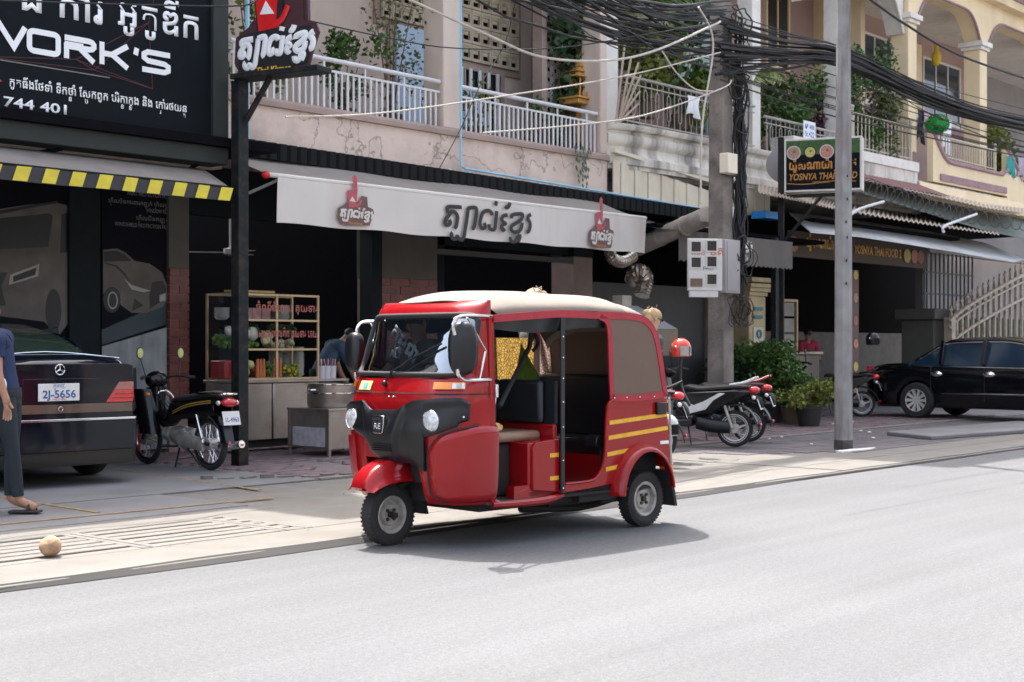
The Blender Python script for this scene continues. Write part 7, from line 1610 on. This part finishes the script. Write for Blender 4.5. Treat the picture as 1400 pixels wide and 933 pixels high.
# ======================= poles, meter box, cables =======================
SP = aZ(1153, 613, .05)
sp_ = thing('street_pole', 'tall weathered steel street pole standing in front of the restaurant', 'pole', (SP.x, SP.y, .04))
M['galv'] = mat('weathered galvanised pole', (.25, .245, .245), .65, 0, nz=.2, ns=4, dirt='#4a3728', ds=3.2, damt=1, streak=True)
B().cyl((SP.x, SP.y, .05), (SP.x, SP.y, 4.2), .118, 8, .105).build('lower_shaft', M['galv'], sp_, world=True, smooth=20); B().cyl((SP.x, SP.y, 4.2), (SP.x, SP.y, 9.0), .100, 8, .07).build('upper_shaft', M['galv'], sp_, world=True, smooth=20)
B().cyl((SP.x, SP.y, .04), (SP.x, SP.y, .16), .122, 8, .120).build('dark_base', mat('dark bitumen', (.06, .055, .05), .8, nz=.4, ns=8), sp_, world=True, smooth=20)
for z in (2.8, 3.0, 3.3, 3.6, 2.5, 2.2): B().ell((SP.x-.07+random.uniform(-.02, .02), SP.y-.085, z), (.012, .012, .02), 6, 5).build('bolt_hole', M['outline'], sp_, world=True)
CPx, CPy = 17.96, 11.6
M['oldconc'] = mat('weathered pole concrete', (.24, .21, .185), .9, nz=.3, ns=7, bump=.6, bs=30, dirt='#231f1c', ds=3.5, damt=.9, streak=False)
cp = thing('utility_pole', 'square concrete utility pole carrying the tangle of black cables', 'utility pole', (CPx, CPy, .04))
b = B(); b.loft([[(CPx+s*w_, CPy+t*w_, z) for s, t in ((-1, -1), (1, -1), (1, 1), (-1, 1))] for z, w_ in ((.04, .15), (8.5, .11))]); b.build('shaft', M['oldconc'], cp, world=True, bevel=.02)
for z in (3.9, 5.4, 6.1): B().box(CPx-.24, CPx+.24, CPy-.22, CPy-.16, z, z+.05).build('steel_band', M['hub'], cp, world=True)
def pathjit(p, q, n, sag, j, rn): 
    o = []
    for i in range(n+1):
        t = i/n; v = p.lerp(q, t); v = v+Vector((rn.uniform(-j, j), rn.uniform(-j, j), -4*sag*t*(1-t)+rn.uniform(-j, j))); o.append(v)
    return o
rn = random.Random(9); cm_ = mat('black cable sheath', (.012, .012, .014), .6, nz=.3)
def P3(px, py, Y): return aY(px, py, Y)
bun = B(); top = Vector((CPx, CPy-.25, 5.35))
for i in range(40):
    a = P3(rn.uniform(560, 800), rn.uniform(-85, -25), 10.6+rn.uniform(-.3, .5)); e = P3(985+rn.uniform(-14, 16), rn.uniform(0, 92), 11.35)
    bun.tube(pathjit(a, e, 10, rn.uniform(.05, .45), .02, rn), rn.choice([.008, .012, .016, .02]), 5)
single(bun, 'cable_bundle', 'mass of black overhead cables left of the concrete pole', 'cables', cm_); bpy.data.objects['cable_bundle']['kind'] = 'stuff'
bun = B()
for i in range(44):
    k = i < 34; q = rn.random(); jt = lambda a: rn.uniform(-a, a)
    if k: W = [(985+jt(12), 22+85*q), (1065+jt(10), 48+46*q+jt(6)), (1152, 66+26*q+jt(5)), (1262, 118+22*q+jt(4)), (1340, 148+18*q+jt(3)), (1430, 168+18*q+jt(3))]
    else: W = [(985, 60+50*q), (1120, 95+60*q), (1250, 140+45*q), (1430, 192+30*q)]
    yy = 11.3+jt(.1); P_ = [P3(x, y, yy-(x-985)*.0022+(jt(.12) if n else 0)) for n, (x, y) in enumerate(W)]
    bun.tube(catmull(P_, 4), rn.choice([.010, .014, .02, .026]) if k else .008, 5)
o = single(bun, 'cable_bundle', 'mass of black overhead cables right of the concrete pole', 'cables', cm_); o['kind'] = 'stuff'
bun = B()
for i in range(46):
    x = CPx+.17+rn.uniform(-.03, .14); y = CPy-.22+rn.uniform(-.05, .08); z0 = rn.uniform(4.4, 6.3); z1 = rn.uniform(1.8, 3.6)
    bun.tube([(x+rn.uniform(-.06, .06), y+rn.uniform(-.05, .05), z0+(z1-z0)*k/8) for k in range(9)], rn.choice([.008, .012, .02]), 5, 2)
for i in range(26):
    c = Vector((CPx+.1+rn.uniform(-.2, .25), CPy-.28, rn.choice([rn.uniform(2.6, 3.1), rn.uniform(4.5, 6.2), rn.uniform(5.2, 6.4), 1.9]))); r = rn.uniform(.08, .22); ph = rn.uniform(0, 6)
    bun.tube([c+Vector((r*math.cos(ph+.6*k), rn.uniform(-.05, .05), r*1.2*math.sin(ph+.6*k))) for k in range(11)], rn.choice([.006, .008, .012]), 5, 2)
o = single(bun, 'cable_tangle', 'black cable tangle running down the concrete pole', 'cables', cm_); o['kind'] = 'stuff'
wirem = mat('pale wire sheath', (.50, .46, .40), .6, nz=.15)
for nm, pts, r, m, lab in (
    ('overhead_wire', [(560, 0), (660, 45), (740, 78), (830, 83), (900, 68), (985, 30)], .016, wirem, 'thick pale cable sagging before the lattice screen'),
    ('overhead_wire', [(390, 160), (520, 155), (700, 130), (860, 103), (985, 72)], .009, wirem, 'thin pale wire from the pink parapet up to the pole'),
    ('overhead_wire', [(660, 182), (780, 172), (880, 158), (985, 122), (1000, 110)], .010, wirem, 'thin pale wire crossing low in front of the pink railing'),
    ('overhead_wire', [(0, 1), (200, 7), (330, 8), (355, -4)], .010, cm_, 'dark wire across the top of the black billboard'),
    ('overhead_wire', [(420, 28), (520, 50), (620, 66), (760, 66), (880, 48), (985, 30)], .008, cm_, 'thin dark wire sagging from the khmer sign to the pole'),
    ('overhead_wire', [(1190, 0), (1240, 35), (1310, 75), (1402, 108)], .022, cm_, 'single thick black cable crossing the yellow house'),
    ('overhead_wire', [(1000, 20), (1120, 60), (1250, 110), (1402, 150)], .008, cm_, 'thin dark wire above the right cable mass'),
    ('overhead_wire', [(1180, 118), (1280, 160), (1402, 210)], .009, cm_, 'thin dark wire under the right cable mass'),
    ('overhead_wire', [(601, 230), (630, 176), (655, 120), (690, 60), (705, 0)], .006, cm_, 'thin dark drop wire over the middle pink pillar'),
    ('overhead_wire', [(1190, 100), (1260, 150), (1330, 175), (1402, 195)], .007, cm_, 'thin wire drooping before the lower yellow balcony'),
    ('overhead_wire', [(955, 10), (975, 60), (960, 170), (958, 280)], .014, wirem, 'pale conduit dropping down the left of the pole'),
    ('overhead_wire', [(905, 70), (925, 100), (950, 122), (975, 125)], .010, wirem, 'short pale wire looping into the pole')):
    Yw = 10.9 if pts[0][0] > 380 else 12.2
    b = B(); b.tube([P3(x, y, Yw) for x, y in pts], r, 6, 6); single(b, nm, lab, 'wire', m)
mbx = thing('meter_box', 'white electric meter box with dark square windows on the concrete pole', 'meter box', (CPx-.4, CPy-.5, 2.1))
ma_ = P3(941, 326, 11.15); mc_ = P3(985, 400, 11.15); MF = frame((ma_.x, 11.15, mc_.z), (.80, -.60, 0)); mw, mh = .50, ma_.z-mc_.z
bxw = mat('chalky white meter paint', (.58, .57, .54), .55, nz=.06, dirt='#8c8378', ds=6, damt=.4)
B(MF).box(0, mw, .0, mh, -.06, 0).build('case', bxw, mbx, world=True, bevel=.01)
B(MF).box(.02, mw-.06, -.09, -.002, -.055, -.005).build('lower_tray', bxw, mbx, world=True, bevel=.008)
for u, v in ((.22, .84), (.68, .86), (.22, .54), (.68, .56), (.68, .22)):
    cx, cy = u*mw, v*mh; q = .085; f = B(MF)
    for (a, b_, c, d) in ((-q, q, q*.8, q), (-q, q, -q, -q*.8), (-q, -q*.8, -q*.8, q*.8), (q*.8, q, -q*.8, q*.8)): f.box(cx+a, cx+b_, cy+c, cy+d, 0, .015)
    w_ = f.build('meter_window', bxw, mbx, world=True); B(MF).box(cx-q*.8, cx+q*.8, cy-q*.8, cy+q*.8, .001, .004).build('pane', M['darkwin'], w_, world=True)
B(MF).box(.03, .03+mw*.34, .06, .17, .001, .02).build('brown_window', mat('rusty slot', (.14, .09, .06), .6), mbx, world=True)
letters('លេខ ១២៣'[:3], rt, mbx, MF @ Matrix.Translation((.04, mh*.68, .001)), .2, 'red_mark', .0, .002); letters('ខគ', rt, mbx, MF @ Matrix.Translation((mw*.62, mh*.68, .001)), .2, 'red_mark', .01, .002)
letters('PP07', M['plateblue'], mbx, MF @ Matrix.Translation((mw*.42, mh*.39, .001)), .16, 'blue_mark', .0, .002)
mb2 = thing('meter_box', 'narrow grey meter box on the right flank of the concrete pole', 'meter box', (CPx+.5, CPy-.2, 2.1))
a = P3(992, 327, 11.3); c = P3(1012, 402, 11.3); B().box(a.x, c.x, 11.3, 11.40, c.z, a.z).build('case', M['greywall'], mb2, world=True, bevel=.01); B().box(a.x+.04, c.x-.10, 11.29, 11.299, c.z+.04, a.z-.04).build('open_front', M['greywall'], mb2, world=True)
jb = P3(994, 222, 11.3); single(B().box(jb.x-.13, jb.x+.13, 11.2, 11.35, jb.z-.17, jb.z+.12), 'junction_box', 'small cream junction box in the cable tangle', 'box', M['cream'], bevel=.01)
# ducts
M['galvduct'] = mat('galvanised duct', (.50, .46, .41), .45, .3, nz=.2, ns=4, dirt='#6b5a4a', ds=3, damt=.5)
du = thing('exhaust_duct', 'thick galvanised exhaust duct rising from behind the cream awning', 'duct', tuple(aY(885, 330, 13.4)))
d0 = aY(872, 338, 13.9); d1 = aY(966, 296, 12.3); d2 = aY(985, 293, 11.9); d3 = aY(1003, 297, 12.6)
b = B(); b.tube([d0, d1], .15, 16); b.build('long_section', M['galvduct'], du, world=True); b = B(); b.tube([d1, d2, d3], .155, 16); b.build('elbow', M['galvduct'], du, world=True)
for t in (.35, .7): q = d0.lerp(d1, t); dd = (d1-d0).normalized(); b = B(); b.tube([q-dd*.02, q+dd*.02], .16, 16); b.build('seam', M['galvduct'], du, world=True)
def flex(lab, pts, r):
    P = catmull(pts, 10); b = B(); b.tube(P, [r*(1+.12*(i % 2)) for i in range(len(P))], 14); single(b, 'flexible_duct', lab, 'duct', mat('crinkled foil duct', (.45, .40, .34), .28, .9, nz=.25, ns=10) if 'crinkled foil duct' not in bpy.data.materials else bpy.data.materials['crinkled foil duct'], smooth=20)
flex('foil duct looping under the right end of the cream awning', [aY(833, 340, 13.6), aY(838, 354, 13.6), aY(852, 358, 13.6), aY(866, 350, 13.6)], .09)
flex('upright crinkled foil duct above the cooker hood', [aY(866, 382, 13.9), aY(869, 374, 13.7), aY(877, 373, 13.6), aY(882, 384, 13.6), aY(878, 405, 13.6)], .13)
hd_ = thing('cooker_hood', 'stainless cooker hood behind the blonde woman', 'hood', tuple(aY(905, 488, 13.8)))
h0 = aY(862, 455, 13.6); h1 = aY(927, 455, 13.6); zt = aY(890, 418, 13.6).z; zb_ = aY(905, 487, 13.6).z; zm = aY(905, 450, 13.6).z
b = B(); b.loft([[(h0.x, 13.6, zm), (h1.x, 13.6, zm), (h1.x, 14.4, zm), (h0.x, 14.4, zm)], [(h0.x+.2, 13.9, zt), (h0.x+.6, 13.9, zt), (h0.x+.6, 14.2, zt), (h0.x+.2, 14.2, zt)]]); b.build('hood_cone', M['tin'], hd_, world=True)
B().box(h0.x, h1.x, 13.6, 14.4, zb_, zm-.002).build('hood_box', mat('brown steel', (.22, .17, .12), .5, .3), hd_, world=True, bevel=.01)
B().box(h0.x+.25, h0.x+.5, 13.95, 14.15, zt, aY(880, 405, 13.9).z).build('chimney', M['galvduct'], hd_, world=True)
# restaurant counter, menu stand, banner
ct = thing('counter', 'pale panelled counter of the restaurant beside the shrubs', 'counter', (24, 14, .04))
a = aY(1045, 490, 15.0); c = aY(1120, 490, 15.0); B().box(a.x, c.x, 15.0, 15.6, .05, 1.22).build('panel', mat('dusty beige counter', (.26, .22, .18), .7, nz=.1, dirt='#6d6355', ds=3), ct, world=True); B().box(a.x-.03, c.x+.05, 14.93, 15.65, 1.222, 1.27).build('top', M['steel'], ct, world=True)
ms = thing('menu_stand', 'brass framed glass menu case on the restaurant counter', 'menu case', tuple(aY(1075, 480, 14.9)))
for px0, px1 in ((1058, 1091),):
    a = aY(px0, 484, 15.1); c = aY(px1, 410, 15.1); g = .05
    for (x0_, x1_, z0_, z1_) in ((a.x, a.x+g, a.z, c.z), (c.x-g, c.x, a.z, c.z), (a.x+g, c.x-g, c.z-g, c.z), (a.x+g, c.x-g, a.z, a.z+g)): B().box(x0_, x1_, 15.1, 15.15, z0_, z1_).build('frame', M['brass'], ms, world=True)
    for k in range(3): B().box(a.x+.25, c.x-.12, 15.12, 15.13, a.z+.12+k*.33, a.z+.40+k*.33).build('menu_sheet', mat('faded menu paper', (.34, .32, .28), .7) if k == 0 else bpy.data.materials['faded menu paper'], ms, world=True)
bn = thing('food_banner', 'narrow brown banner of food pictures beside the steel pole', 'banner', tuple(aY(1168, 545, 14.2)))
a = aY(1163, 546, 14.2); c = aY(1173, 370, 14.2); B().box(a.x-.1, c.x+.03, 14.2, 14.23, a.z, c.z).build('board', mat('banner brown', (.12, .045, .03), .5), bn, world=True)
for k in range(6): zc = a.z+.2+k*(c.z-a.z-.3)/5; b = B(); b.lathe([(0, 0), (.10, -.002), (.10, .0)], 16, (c.x-.11, 14.193, zc), 'y'); b.build('dish_picture', fd[k % 4], bn, world=True)
# security screen behind
ss = thing('security_screen', 'blue grey steel lattice screen above the dark doorway', 'screen', tuple(aY(1300, 410, 14.6)))
a = aY(1262, 400, 14.6); c = aY(1330, 345, 14.6)
for k in range(13): xx = a.x+(c.x-a.x)*k/12; B().box(xx-.02, xx+.02, 14.6, 14.63, 1.9, 3.6).build('bar', M['teal'] if False else mat('blue grey steel', (.09, .11, .13), .5) if k == 0 else bpy.data.materials['blue grey steel'], ss, world=True)
for z in (1.95, 2.6, 3.1): B().box(a.x, c.x, 14.57, 14.60, z, z+.04).build('rail', bpy.data.materials['blue grey steel'], ss, world=True)
# spiked gate
M['gate'] = mat('rusty cream gate paint', (.44, .37, .29), .6, nz=.15, ns=8, dirt='#5d3c28', ds=5, damt=.7)
gt = thing('spiked_gate', 'arched rusty cream gate with cross shaped spikes behind the black saloon', 'gate', tuple(aY(1300, 480, 13.9)))
def gz(px): return 440-65*((px-1298)/104)**.8
for k in range(20):
    px = 1300+k*7.4
    t0 = aY(px, gz(px)-16, 13.9); t1 = aY(px, 500, 13.9)
    B().box(t0.x-.035, t0.x+.035, 13.87, 13.93, t1.z-.5, t0.z-.12).build('bar', M['gate'], gt, world=True)
    b = B(); b.box(t0.x-.02, t0.x+.02, 13.88, 13.92, t0.z-.12, t0.z+.05); b.box(t0.x-.08, t0.x+.08, 13.885, 13.915, t0.z-.06, t0.z-.02); b.build('spike', M['gate'], gt, world=True)
for dy, r in ((0, .05), (9, .03), (32, .04)): b = B(); b.tube([aY(1298+k*7.4, gz(1298+k*7.4)+dy, 13.84) for k in range(21)], r, 6); b.build('arched_rail', M['gate'], gt, world=True)
a = aY(1298, 440, 13.9); B().box(a.x-.08, a.x+.12, 13.8, 14.0, .05, a.z+.1).build('gate_post', M['gate'], gt, world=True, bevel=.01)
b = B(); b.prism([(aY(1305, 0, 13.95).x, .2), (aY(1440, 0, 13.95).x, .2), (aY(1440, 0, 13.95).x, 2.0), (aY(1350, 0, 13.95).x, 2.1), (aY(1305, 0, 13.95).x, 1.95)], 1, 13.95, 13.98); b.build('dark_sheet', M['tarp'], gt, world=True)
# ======================= plants =======================
def leafmat(n, c, nz=.35): 
    m = mat(n, c, .5, nz=nz, ns=9); bb = m.node_tree.nodes['Principled BSDF']; bb.inputs['Transmission Weight'].default_value = 0; bb.inputs['Subsurface Weight'].default_value = 0; return m
LG = [leafmat('fresh green leaves', (.055, .12, .020)), leafmat('dark green leaves', (.025, .065, .02)), leafmat('yellow green leaves', (.15, .18, .028)), leafmat('purple leaves', (.06, .02, .04)), leafmat('olive leaves', (.10, .12, .035))]
BARK = mat('brown stem', (.12, .075, .05), .85)
def foliage(b, c, R, n, size, rn, thin=.35, droop=0, clumps=7):
    cs = [(Vector((rn.gauss(0, .45)*R[0], rn.gauss(0, .45)*R[1], rn.uniform(-.8, .9)*R[2])), rn.uniform(.35, .6)) for _ in range(clumps)]
    for i in range(n):
        q, s = rn.choice(cs); d = Vector((rn.gauss(0, 1), rn.gauss(0, 1), rn.gauss(0, 1))).normalized()*rn.random()**.4
        p = Vector(c)+q+Vector((d.x*R[0]*s, d.y*R[1]*s, d.z*R[2]*s)); L_ = size*rn.uniform(.6, 1.3)
        a = Vector((rn.gauss(0, 1), rn.gauss(0, 1), rn.gauss(.3, .6)-droop)).normalized()*L_; w_ = a.cross(Vector((rn.gauss(0, 1), rn.gauss(0, 1), rn.gauss(0, 1)))).normalized()*L_*thin
        f = a.cross(w_).normalized()*L_*.12
        b.add([p, p+a*.5+w_, p+a, p+a*.5-w_, ], [(0, 1, 2, 3)])
def shrub(name, lab, cat, base, R, h, n, size, lm_, pot=None, grp=None, seed=0, stems=4, thin=.35, clumps=9, palm=0):
    rn = random.Random(seed*7+3); T = thing(name, lab, cat, base, 0, grp); z0 = 0; n = int(n*(1.6 if cat == 'balcony plant' else 1)); size *= (1.25 if cat == 'balcony plant' else 1)
    if pot:
        r, ph, pm = pot; B().lathe([(0, .01), (r*.75, 0), (r, ph*.93), (r*1.06, ph*.93), (r*1.06, ph), (r*.93, ph), (r*.9, ph*.85), (0, ph*.85)], 20).build('pot', pm, T); z0 = ph*.85
    b = B()
    for k in range(stems):
        a = rn.uniform(0, 6.28); d = Vector((math.cos(a)*R[0]*.6, math.sin(a)*R[1]*.6, h*.75)); b.tube([(0, 0, z0), d*.4+Vector((0, 0, z0)), d+Vector((0, 0, z0))], [.014, .010, .005], 5, 3)
    b.build('stem', BARK, T)['kind'] = 'stuff' if stems > 1 else 'stuff'
    b = B()
    if palm:
        for k in range(palm):
            a = rn.uniform(0, 6.28); e = Vector((math.cos(a), math.sin(a), 0)); P = [Vector((0, 0, z0+h*.35))+e*(R[0]*1.3*t)+Vector((0, 0, h*.8*math.sin(t*2.2)*.8)) for t in (0, .2, .4, .6, .8, 1)]
            P = catmull(P, 4); b.tube(P, .006, 4)
            for i in range(2, len(P)-1):
                t_ = (P[i+1]-P[i]).normalized(); sd = t_.cross(Vector((0, 0, 1))).normalized()
                for s in (-1, 1): a0 = P[i]; a1 = P[i]+sd*s*size*2.2+t_*size*1.2-Vector((0, 0, size*.8)); m0 = (a0+a1)/2; b.add([a0, m0+t_*size*.25, a1, m0-t_*size*.25], [(0, 1, 2, 3)])
    else: foliage(b, (0, 0, z0+h*.55), (R[0], R[1], h*.5), n, size, rn, thin, 0, clumps)
    o = b.build('foliage', lm_, T, smooth=0); return T
BP = mat('black plastic pot', (.02, .02, .02), .6); TP = mat('dull brown pot', (.12, .085, .06), .8)
g_ = 'potted shrubs before the restaurant counter'
for i, (px, py, R_, h, n, lm_, pm, lab) in enumerate(((1106, 583, .42, .55, 700, LG[2], BP, 'small yellow green shrub in a round black pot nearest the steel pole'), (1085, 580, .38, .95, 900, LG[0], TP, 'bushy green shrub in a brown pot'), (1060, 578, .60, 1.35, 1700, LG[0], BP, 'tallest wide green shrub of the potted row'),
        (1030, 573, .55, 1.35, 1500, LG[1], BP, 'dark green shrub by the carved pilaster'), (1008, 570, .5, 1.2, 1200, LG[1], BP, 'dark green shrub nearest the parked scooters'))):
    q = aZ(px, py, .05); shrub('potted_shrub', lab, 'potted plant', (q.x, q.y, .05), (R_*1.05, R_*.85), h*.74, int(n*2.0), .08, lm_, (.22, .32, pm), g_, i, 5, .33, 16)
def bal(px, py, Y, R, h, n, size, lm_, lab, nm='balcony_plant', seed=0, z=None, **k): q = aY(px, py, Y); shrub(nm, lab, 'balcony plant', (q.x, Y, q.z if z is None else z), R, h, n, size, lm_, (.17, .26, TP), None, seed, **k)
bal(470, 158, 14.9, (.45, .3), 1.0, 500, .07, LG[0], 'low green plant behind the left pink railing', seed=11, z=4.44)
bal(535, 165, 14.75, (.75, .4), 2.3, 420, .06, LG[4], 'tall sparse leafy shrub in the middle of the pink balcony', seed=12, z=4.44, clumps=14)
bal(345, 110, 14.9, (.35, .3), 2.1, 500, .08, LG[2], 'yellow green plant behind the khmer sign', seed=13, z=4.44)
bal(650, 160, 14.6, (.5, .3), .9, 240, .06, LG[2], 'thin trailing plant before the light blue sheet', seed=14, z=4.44)
bal(775, 170, 14.65, (.42, .3), 2.4, 520, .11, LG[1], 'broad leaved plant climbing before the grey lattice', seed=15, z=4.44, thin=.5)
bal(740, 175, 14.6, (.4, .25), .6, 260, .06, LG[0], 'small flowering plant low behind the right pink railing', seed=19, z=4.44)
bal(862, 150, 14.6, (.5, .3), 2.0, 0, .10, LG[4], 'arching palm at the left of the stained balcony', seed=16, z=5.0, palm=15)
bal(915, 160, 14.8, (.75, .4), 2.4, 0, .12, LG[0], 'large palm fronds over the stained balcony', seed=17, z=5.0, palm=22)
bal(940, 165, 14.4, (.7, .35), 1.1, 700, .08, LG[2], 'yellow green bush behind the stained railing', seed=18, z=5.0)
bal(885, 120, 14.35, (.7, .4), 1.5, 900, .10, LG[2], 'bright yellow green foliage over the left of the stained balcony', seed=41, z=5.3)
bal(930, 110, 14.3, (.7, .4), 1.7, 800, .11, LG[0], 'fresh green foliage beside the concrete pole', seed=42, z=5.2)
bal(1020, 150, 14.7, (.6, .35), 1.5, 0, .11, LG[2], 'yellowing palm right of the concrete pole', seed=20, z=4.95, palm=16)
bal(1035, 150, 14.6, (.7, .35), 1.3, 900, .08, LG[0], 'green bush right of the concrete pole', seed=21, z=4.95)
bal(1085, 160, 14.6, (.7, .35), 1.7, 900, .09, LG[0], 'upright green bush left of the number plate', seed=22, z=4.95)
bal(1120, 170, 14.6, (.7, .35), 1.6, 800, .10, LG[3], 'dark purple leaved plant behind the box sign', seed=23, z=4.95, thin=.28)
bal(1180, 190, 14.3, (.9, .4), 2.2, 1700, .08, LG[0], 'dense green bush over the cream ledge right of the steel pole', seed=24, z=4.95)
bal(1212, 200, 14.25, (.6, .35), 1.8, 900, .08, LG[4], 'olive green bush against the first yellow column', seed=25, z=4.95)
bal(1365, 215, 14.2, (.8, .4), 1.6, 1200, .09, LG[2], 'yellow green bush on the right yellow balcony', seed=26, z=5.0)
bal(1395, 225, 14.2, (.8, .4), 1.1, 900, .09, LG[0], 'green creeper at the right edge of the yellow balcony', seed=27, z=5.0)
# creeper hanging from the pink parapet
rn = random.Random(31); b = B()
for k in range(5):
    q = aY(790+k*3, 200, 14.02); 
    for i in range(9): p = q+Vector((rn.uniform(-.1, .1), -.02, -.09*i*rn.uniform(.5, 1))); a = Vector((rn.uniform(-.03, .03), rn.uniform(-.03, .0), -.09)); w_ = Vector((.028, 0, 0)); b.add([p, p+a*.5+w_, p+a, p+a*.5-w_], [(0, 1, 2, 3)])
o = single(b, 'creeper', 'small creeper hanging over the right end of the pink parapet', 'creeper', LG[1], smooth=0)
# bamboo sticks
bs2 = thing('bamboo_sticks', 'bundle of pale sticks leaning at the left end of the stained balcony', 'sticks', tuple(aY(845, 165, 14.1)))
stk = mat('pale stick', (.48, .40, .30), .7)
for (x0_, y0_, x1_, y1_) in ((842, 168, 854, 62), (846, 168, 863, 78), (848, 160, 873, 86), (848, 165, 876, 103), (850, 158, 875, 125), (846, 168, 873, 142), (848, 166, 868, 158)): B().tube([aY(x0_, y0_, 14.0), aY(x1_, y1_, 13.85)], .018, 6).build('stick', stk, bs2, world=True)
# spirit house
q = aY(793, 137, 14.55); sh = thing('spirit_house', 'small golden spirit house on the pink balcony', 'spirit house', (q.x, 14.55, q.z-.7))
g = M['gold']; B().box(-.30, .30, -.2, .2, .60, .68).build('base', g, sh, bevel=.01); B().box(-.34, .34, -.24, .24, .682, .71).build('base', g, sh); B().box(-.05, .05, -.05, .05, 0, .6).build('stand', g, sh)
for s in range(6): B().cyl((-.25+s*.10, -.19, .71), (-.25+s*.10, -.19, .80), .012, 6).build('rail_post', g, sh)
for s in (-.15, -.05, .05, .15): B().cyl((s, -.12, .71), (s, -.12, 1.05), .015, 6).build('column', g, sh)
B().box(-.14, .14, -.02, .12, .71, 1.04).build('cell', g, sh); 
for k, (w_, z) in enumerate(((.28, 1.05), (.22, 1.14), (.15, 1.23))): B().add([(-w_, -.17+k*.03, z), (w_, -.17+k*.03, z), (w_, .17, z), (-w_, .17, z), (-w_*.35, -.05, z+.14), (w_*.35, -.05, z+.14), (w_*.35, .05, z+.14), (-w_*.35, .05, z+.14)], [(0, 1, 2, 3), (4, 5, 6, 7), (0, 1, 5, 4), (1, 2, 6, 5), (2, 3, 7, 6), (3, 0, 4, 7)]).build('roof_tier', g, sh)
B().cyl((0, 0, 1.36), (0, 0, 1.66), .022, 6, .003).build('spire', g, sh)
# laundry and odds on the balconies
def hang(name, lab, px, py, Y, w_, h, m): 
    q = aY(px, py, Y); b = B(); b.shell(lambda u, v: (q.x+w_*u+.03*math.sin(v*5+u*3), Y+.03*math.sin(u*14)*(v+.2), q.z-h*v*(1-.12*math.sin(u*6))), 12, 8, lambda u, v: (0, 1, 0), .006); single(b, name, lab, 'laundry', m)
hang('hanging_cloth', 'white cloth hung beside the green ball on the yellow balcony', 1283, 160, 14.2, .75, .75, M['whitep']); hang('hanging_cloth', 'teal cloth on the far right balcony rail', 1376, 213, 13.75, .6, .45, mat('teal cloth', (.03, .30, .28), .8)); hang('hanging_cloth', 'lilac cloth at the right edge of the picture', 1392, 215, 13.74, .4, .5, mat('lilac cloth', (.45, .36, .45), .8))
hang('hanging_cloth', 'small white cloth on the stained balcony railing', 940, 130, 14.0, .4, .35, M['whitep']); hang('hanging_cloth', 'dark dress hanging by the second yellow column', 1255, 150, 14.3, .35, .7, mat('dark cloth', (.02, .025, .035), .8)); hang('hanging_cloth', 'pale pink shirt hanging on the yellow balcony', 1263, 150, 14.25, .3, .55, mat('pale pink cloth', (.50, .33, .36), .8))
q = aY(1281, 170, 13.72); b = B(); rn = random.Random(8)
for i in range(420): d = Vector((rn.gauss(0, 1), rn.gauss(0, 1), rn.gauss(0, 1))).normalized(); a = d.orthogonal().normalized(); e = d.cross(a); b.add([q+Vector((d.x*.22, d.y*.22, d.z*.19)), q+Vector((d.x*.26, d.y*.26, d.z*.22))+a*.03, q+Vector((d.x*.28, d.y*.28, d.z*.24)), q+Vector((d.x*.26, d.y*.26, d.z*.22))-a*.03], [(0, 1, 2, 3)])
b.ell(q, (.22, .22, .19), 16, 10); single(b, 'green_pompom', 'bright green tinsel ball on the yellow balcony rail', 'tinsel ball', mat('bright green tinsel', (.0, .30, .03), .4), smooth=0)
q = aY(1280, 80, 15.6); b = B(); b.ell(q, (.16, .12, .2), 10, 8); b.ell(q+Vector((0, 0, .25)), (.06, .06, .14), 8, 6); single(b, 'yellow_lantern', 'small yellow bag hanging by the upper windows', 'bag', mat('bright yellow cloth', (.70, .52, .03), .7))
# the round stone
q = aZ(69, 761, .03); b = B(); b.ell((q.x, q.y, .03+.066), (.069, .067, .067), 24, 16); b.v = [v+Vector((mnoise.noise(v*14)*.012, mnoise.noise(v*14+Vector((9, 0, 0)))*.012, mnoise.noise(v*11+Vector((0, 5, 0)))*.01)) for v in b.v]
single(b, 'round_stone', 'rough round tan stone lying on the drain covers', 'stone', mat('rough sandstone', (.42, .28, .17), .9, nz=.3, ns=14, bump=.8, bs=40, dirt='#7a5a3c', ds=9))
# ======================= opposite side of the street (lit by the sun, behind the camera) =======================
op_m = [mat('opposite stucco cream', (.40, .33, .26), .8, nz=.06), mat('opposite stucco buff', (.34, .25, .18), .8, nz=.06), mat('opposite stucco white', (.42, .39, .35), .8, nz=.06)]
xx = -30
for k in range(11):
    w_ = [9, 7.5, 8.5, 10][k % 4]; h = [7.5, 6.6, 8.0, 7.0][k % 4]
    T = thing('shophouse', ['cream', 'buff', 'white'][k % 3]+' sunlit shophouse across the street, one of a plain row', 'building', (xx, -14.2, 0), 0, 'shophouses across the street')
    B().box(xx, xx+w_-.03, -22, -14.2, .0, h).build('walls', op_m[k % 3], T, world=True)
    for f in range(1, int(h//3.2)):
        for j in range(3): B().box(xx+.8+j*(w_-1)/3, xx+.8+j*(w_-1)/3+1.4, -14.2, -14.15, f*3.4+.8, f*3.4+2.3).build('window', M['winglass'], T, world=True)
    B().box(xx+.4, xx+w_-.4, -14.2, -14.14, .0, 2.9).build('shutter', M['greywall'], T, world=True); B().box(xx, xx+w_-.03, -14.2, -12.9, 3.1, 3.22).build('canopy', M['tin'], T, world=True)
    xx += w_
st(B().box(-60, 120, -14.2, -9, -.04, .12).build('opposite_pavement', M['concrete']))
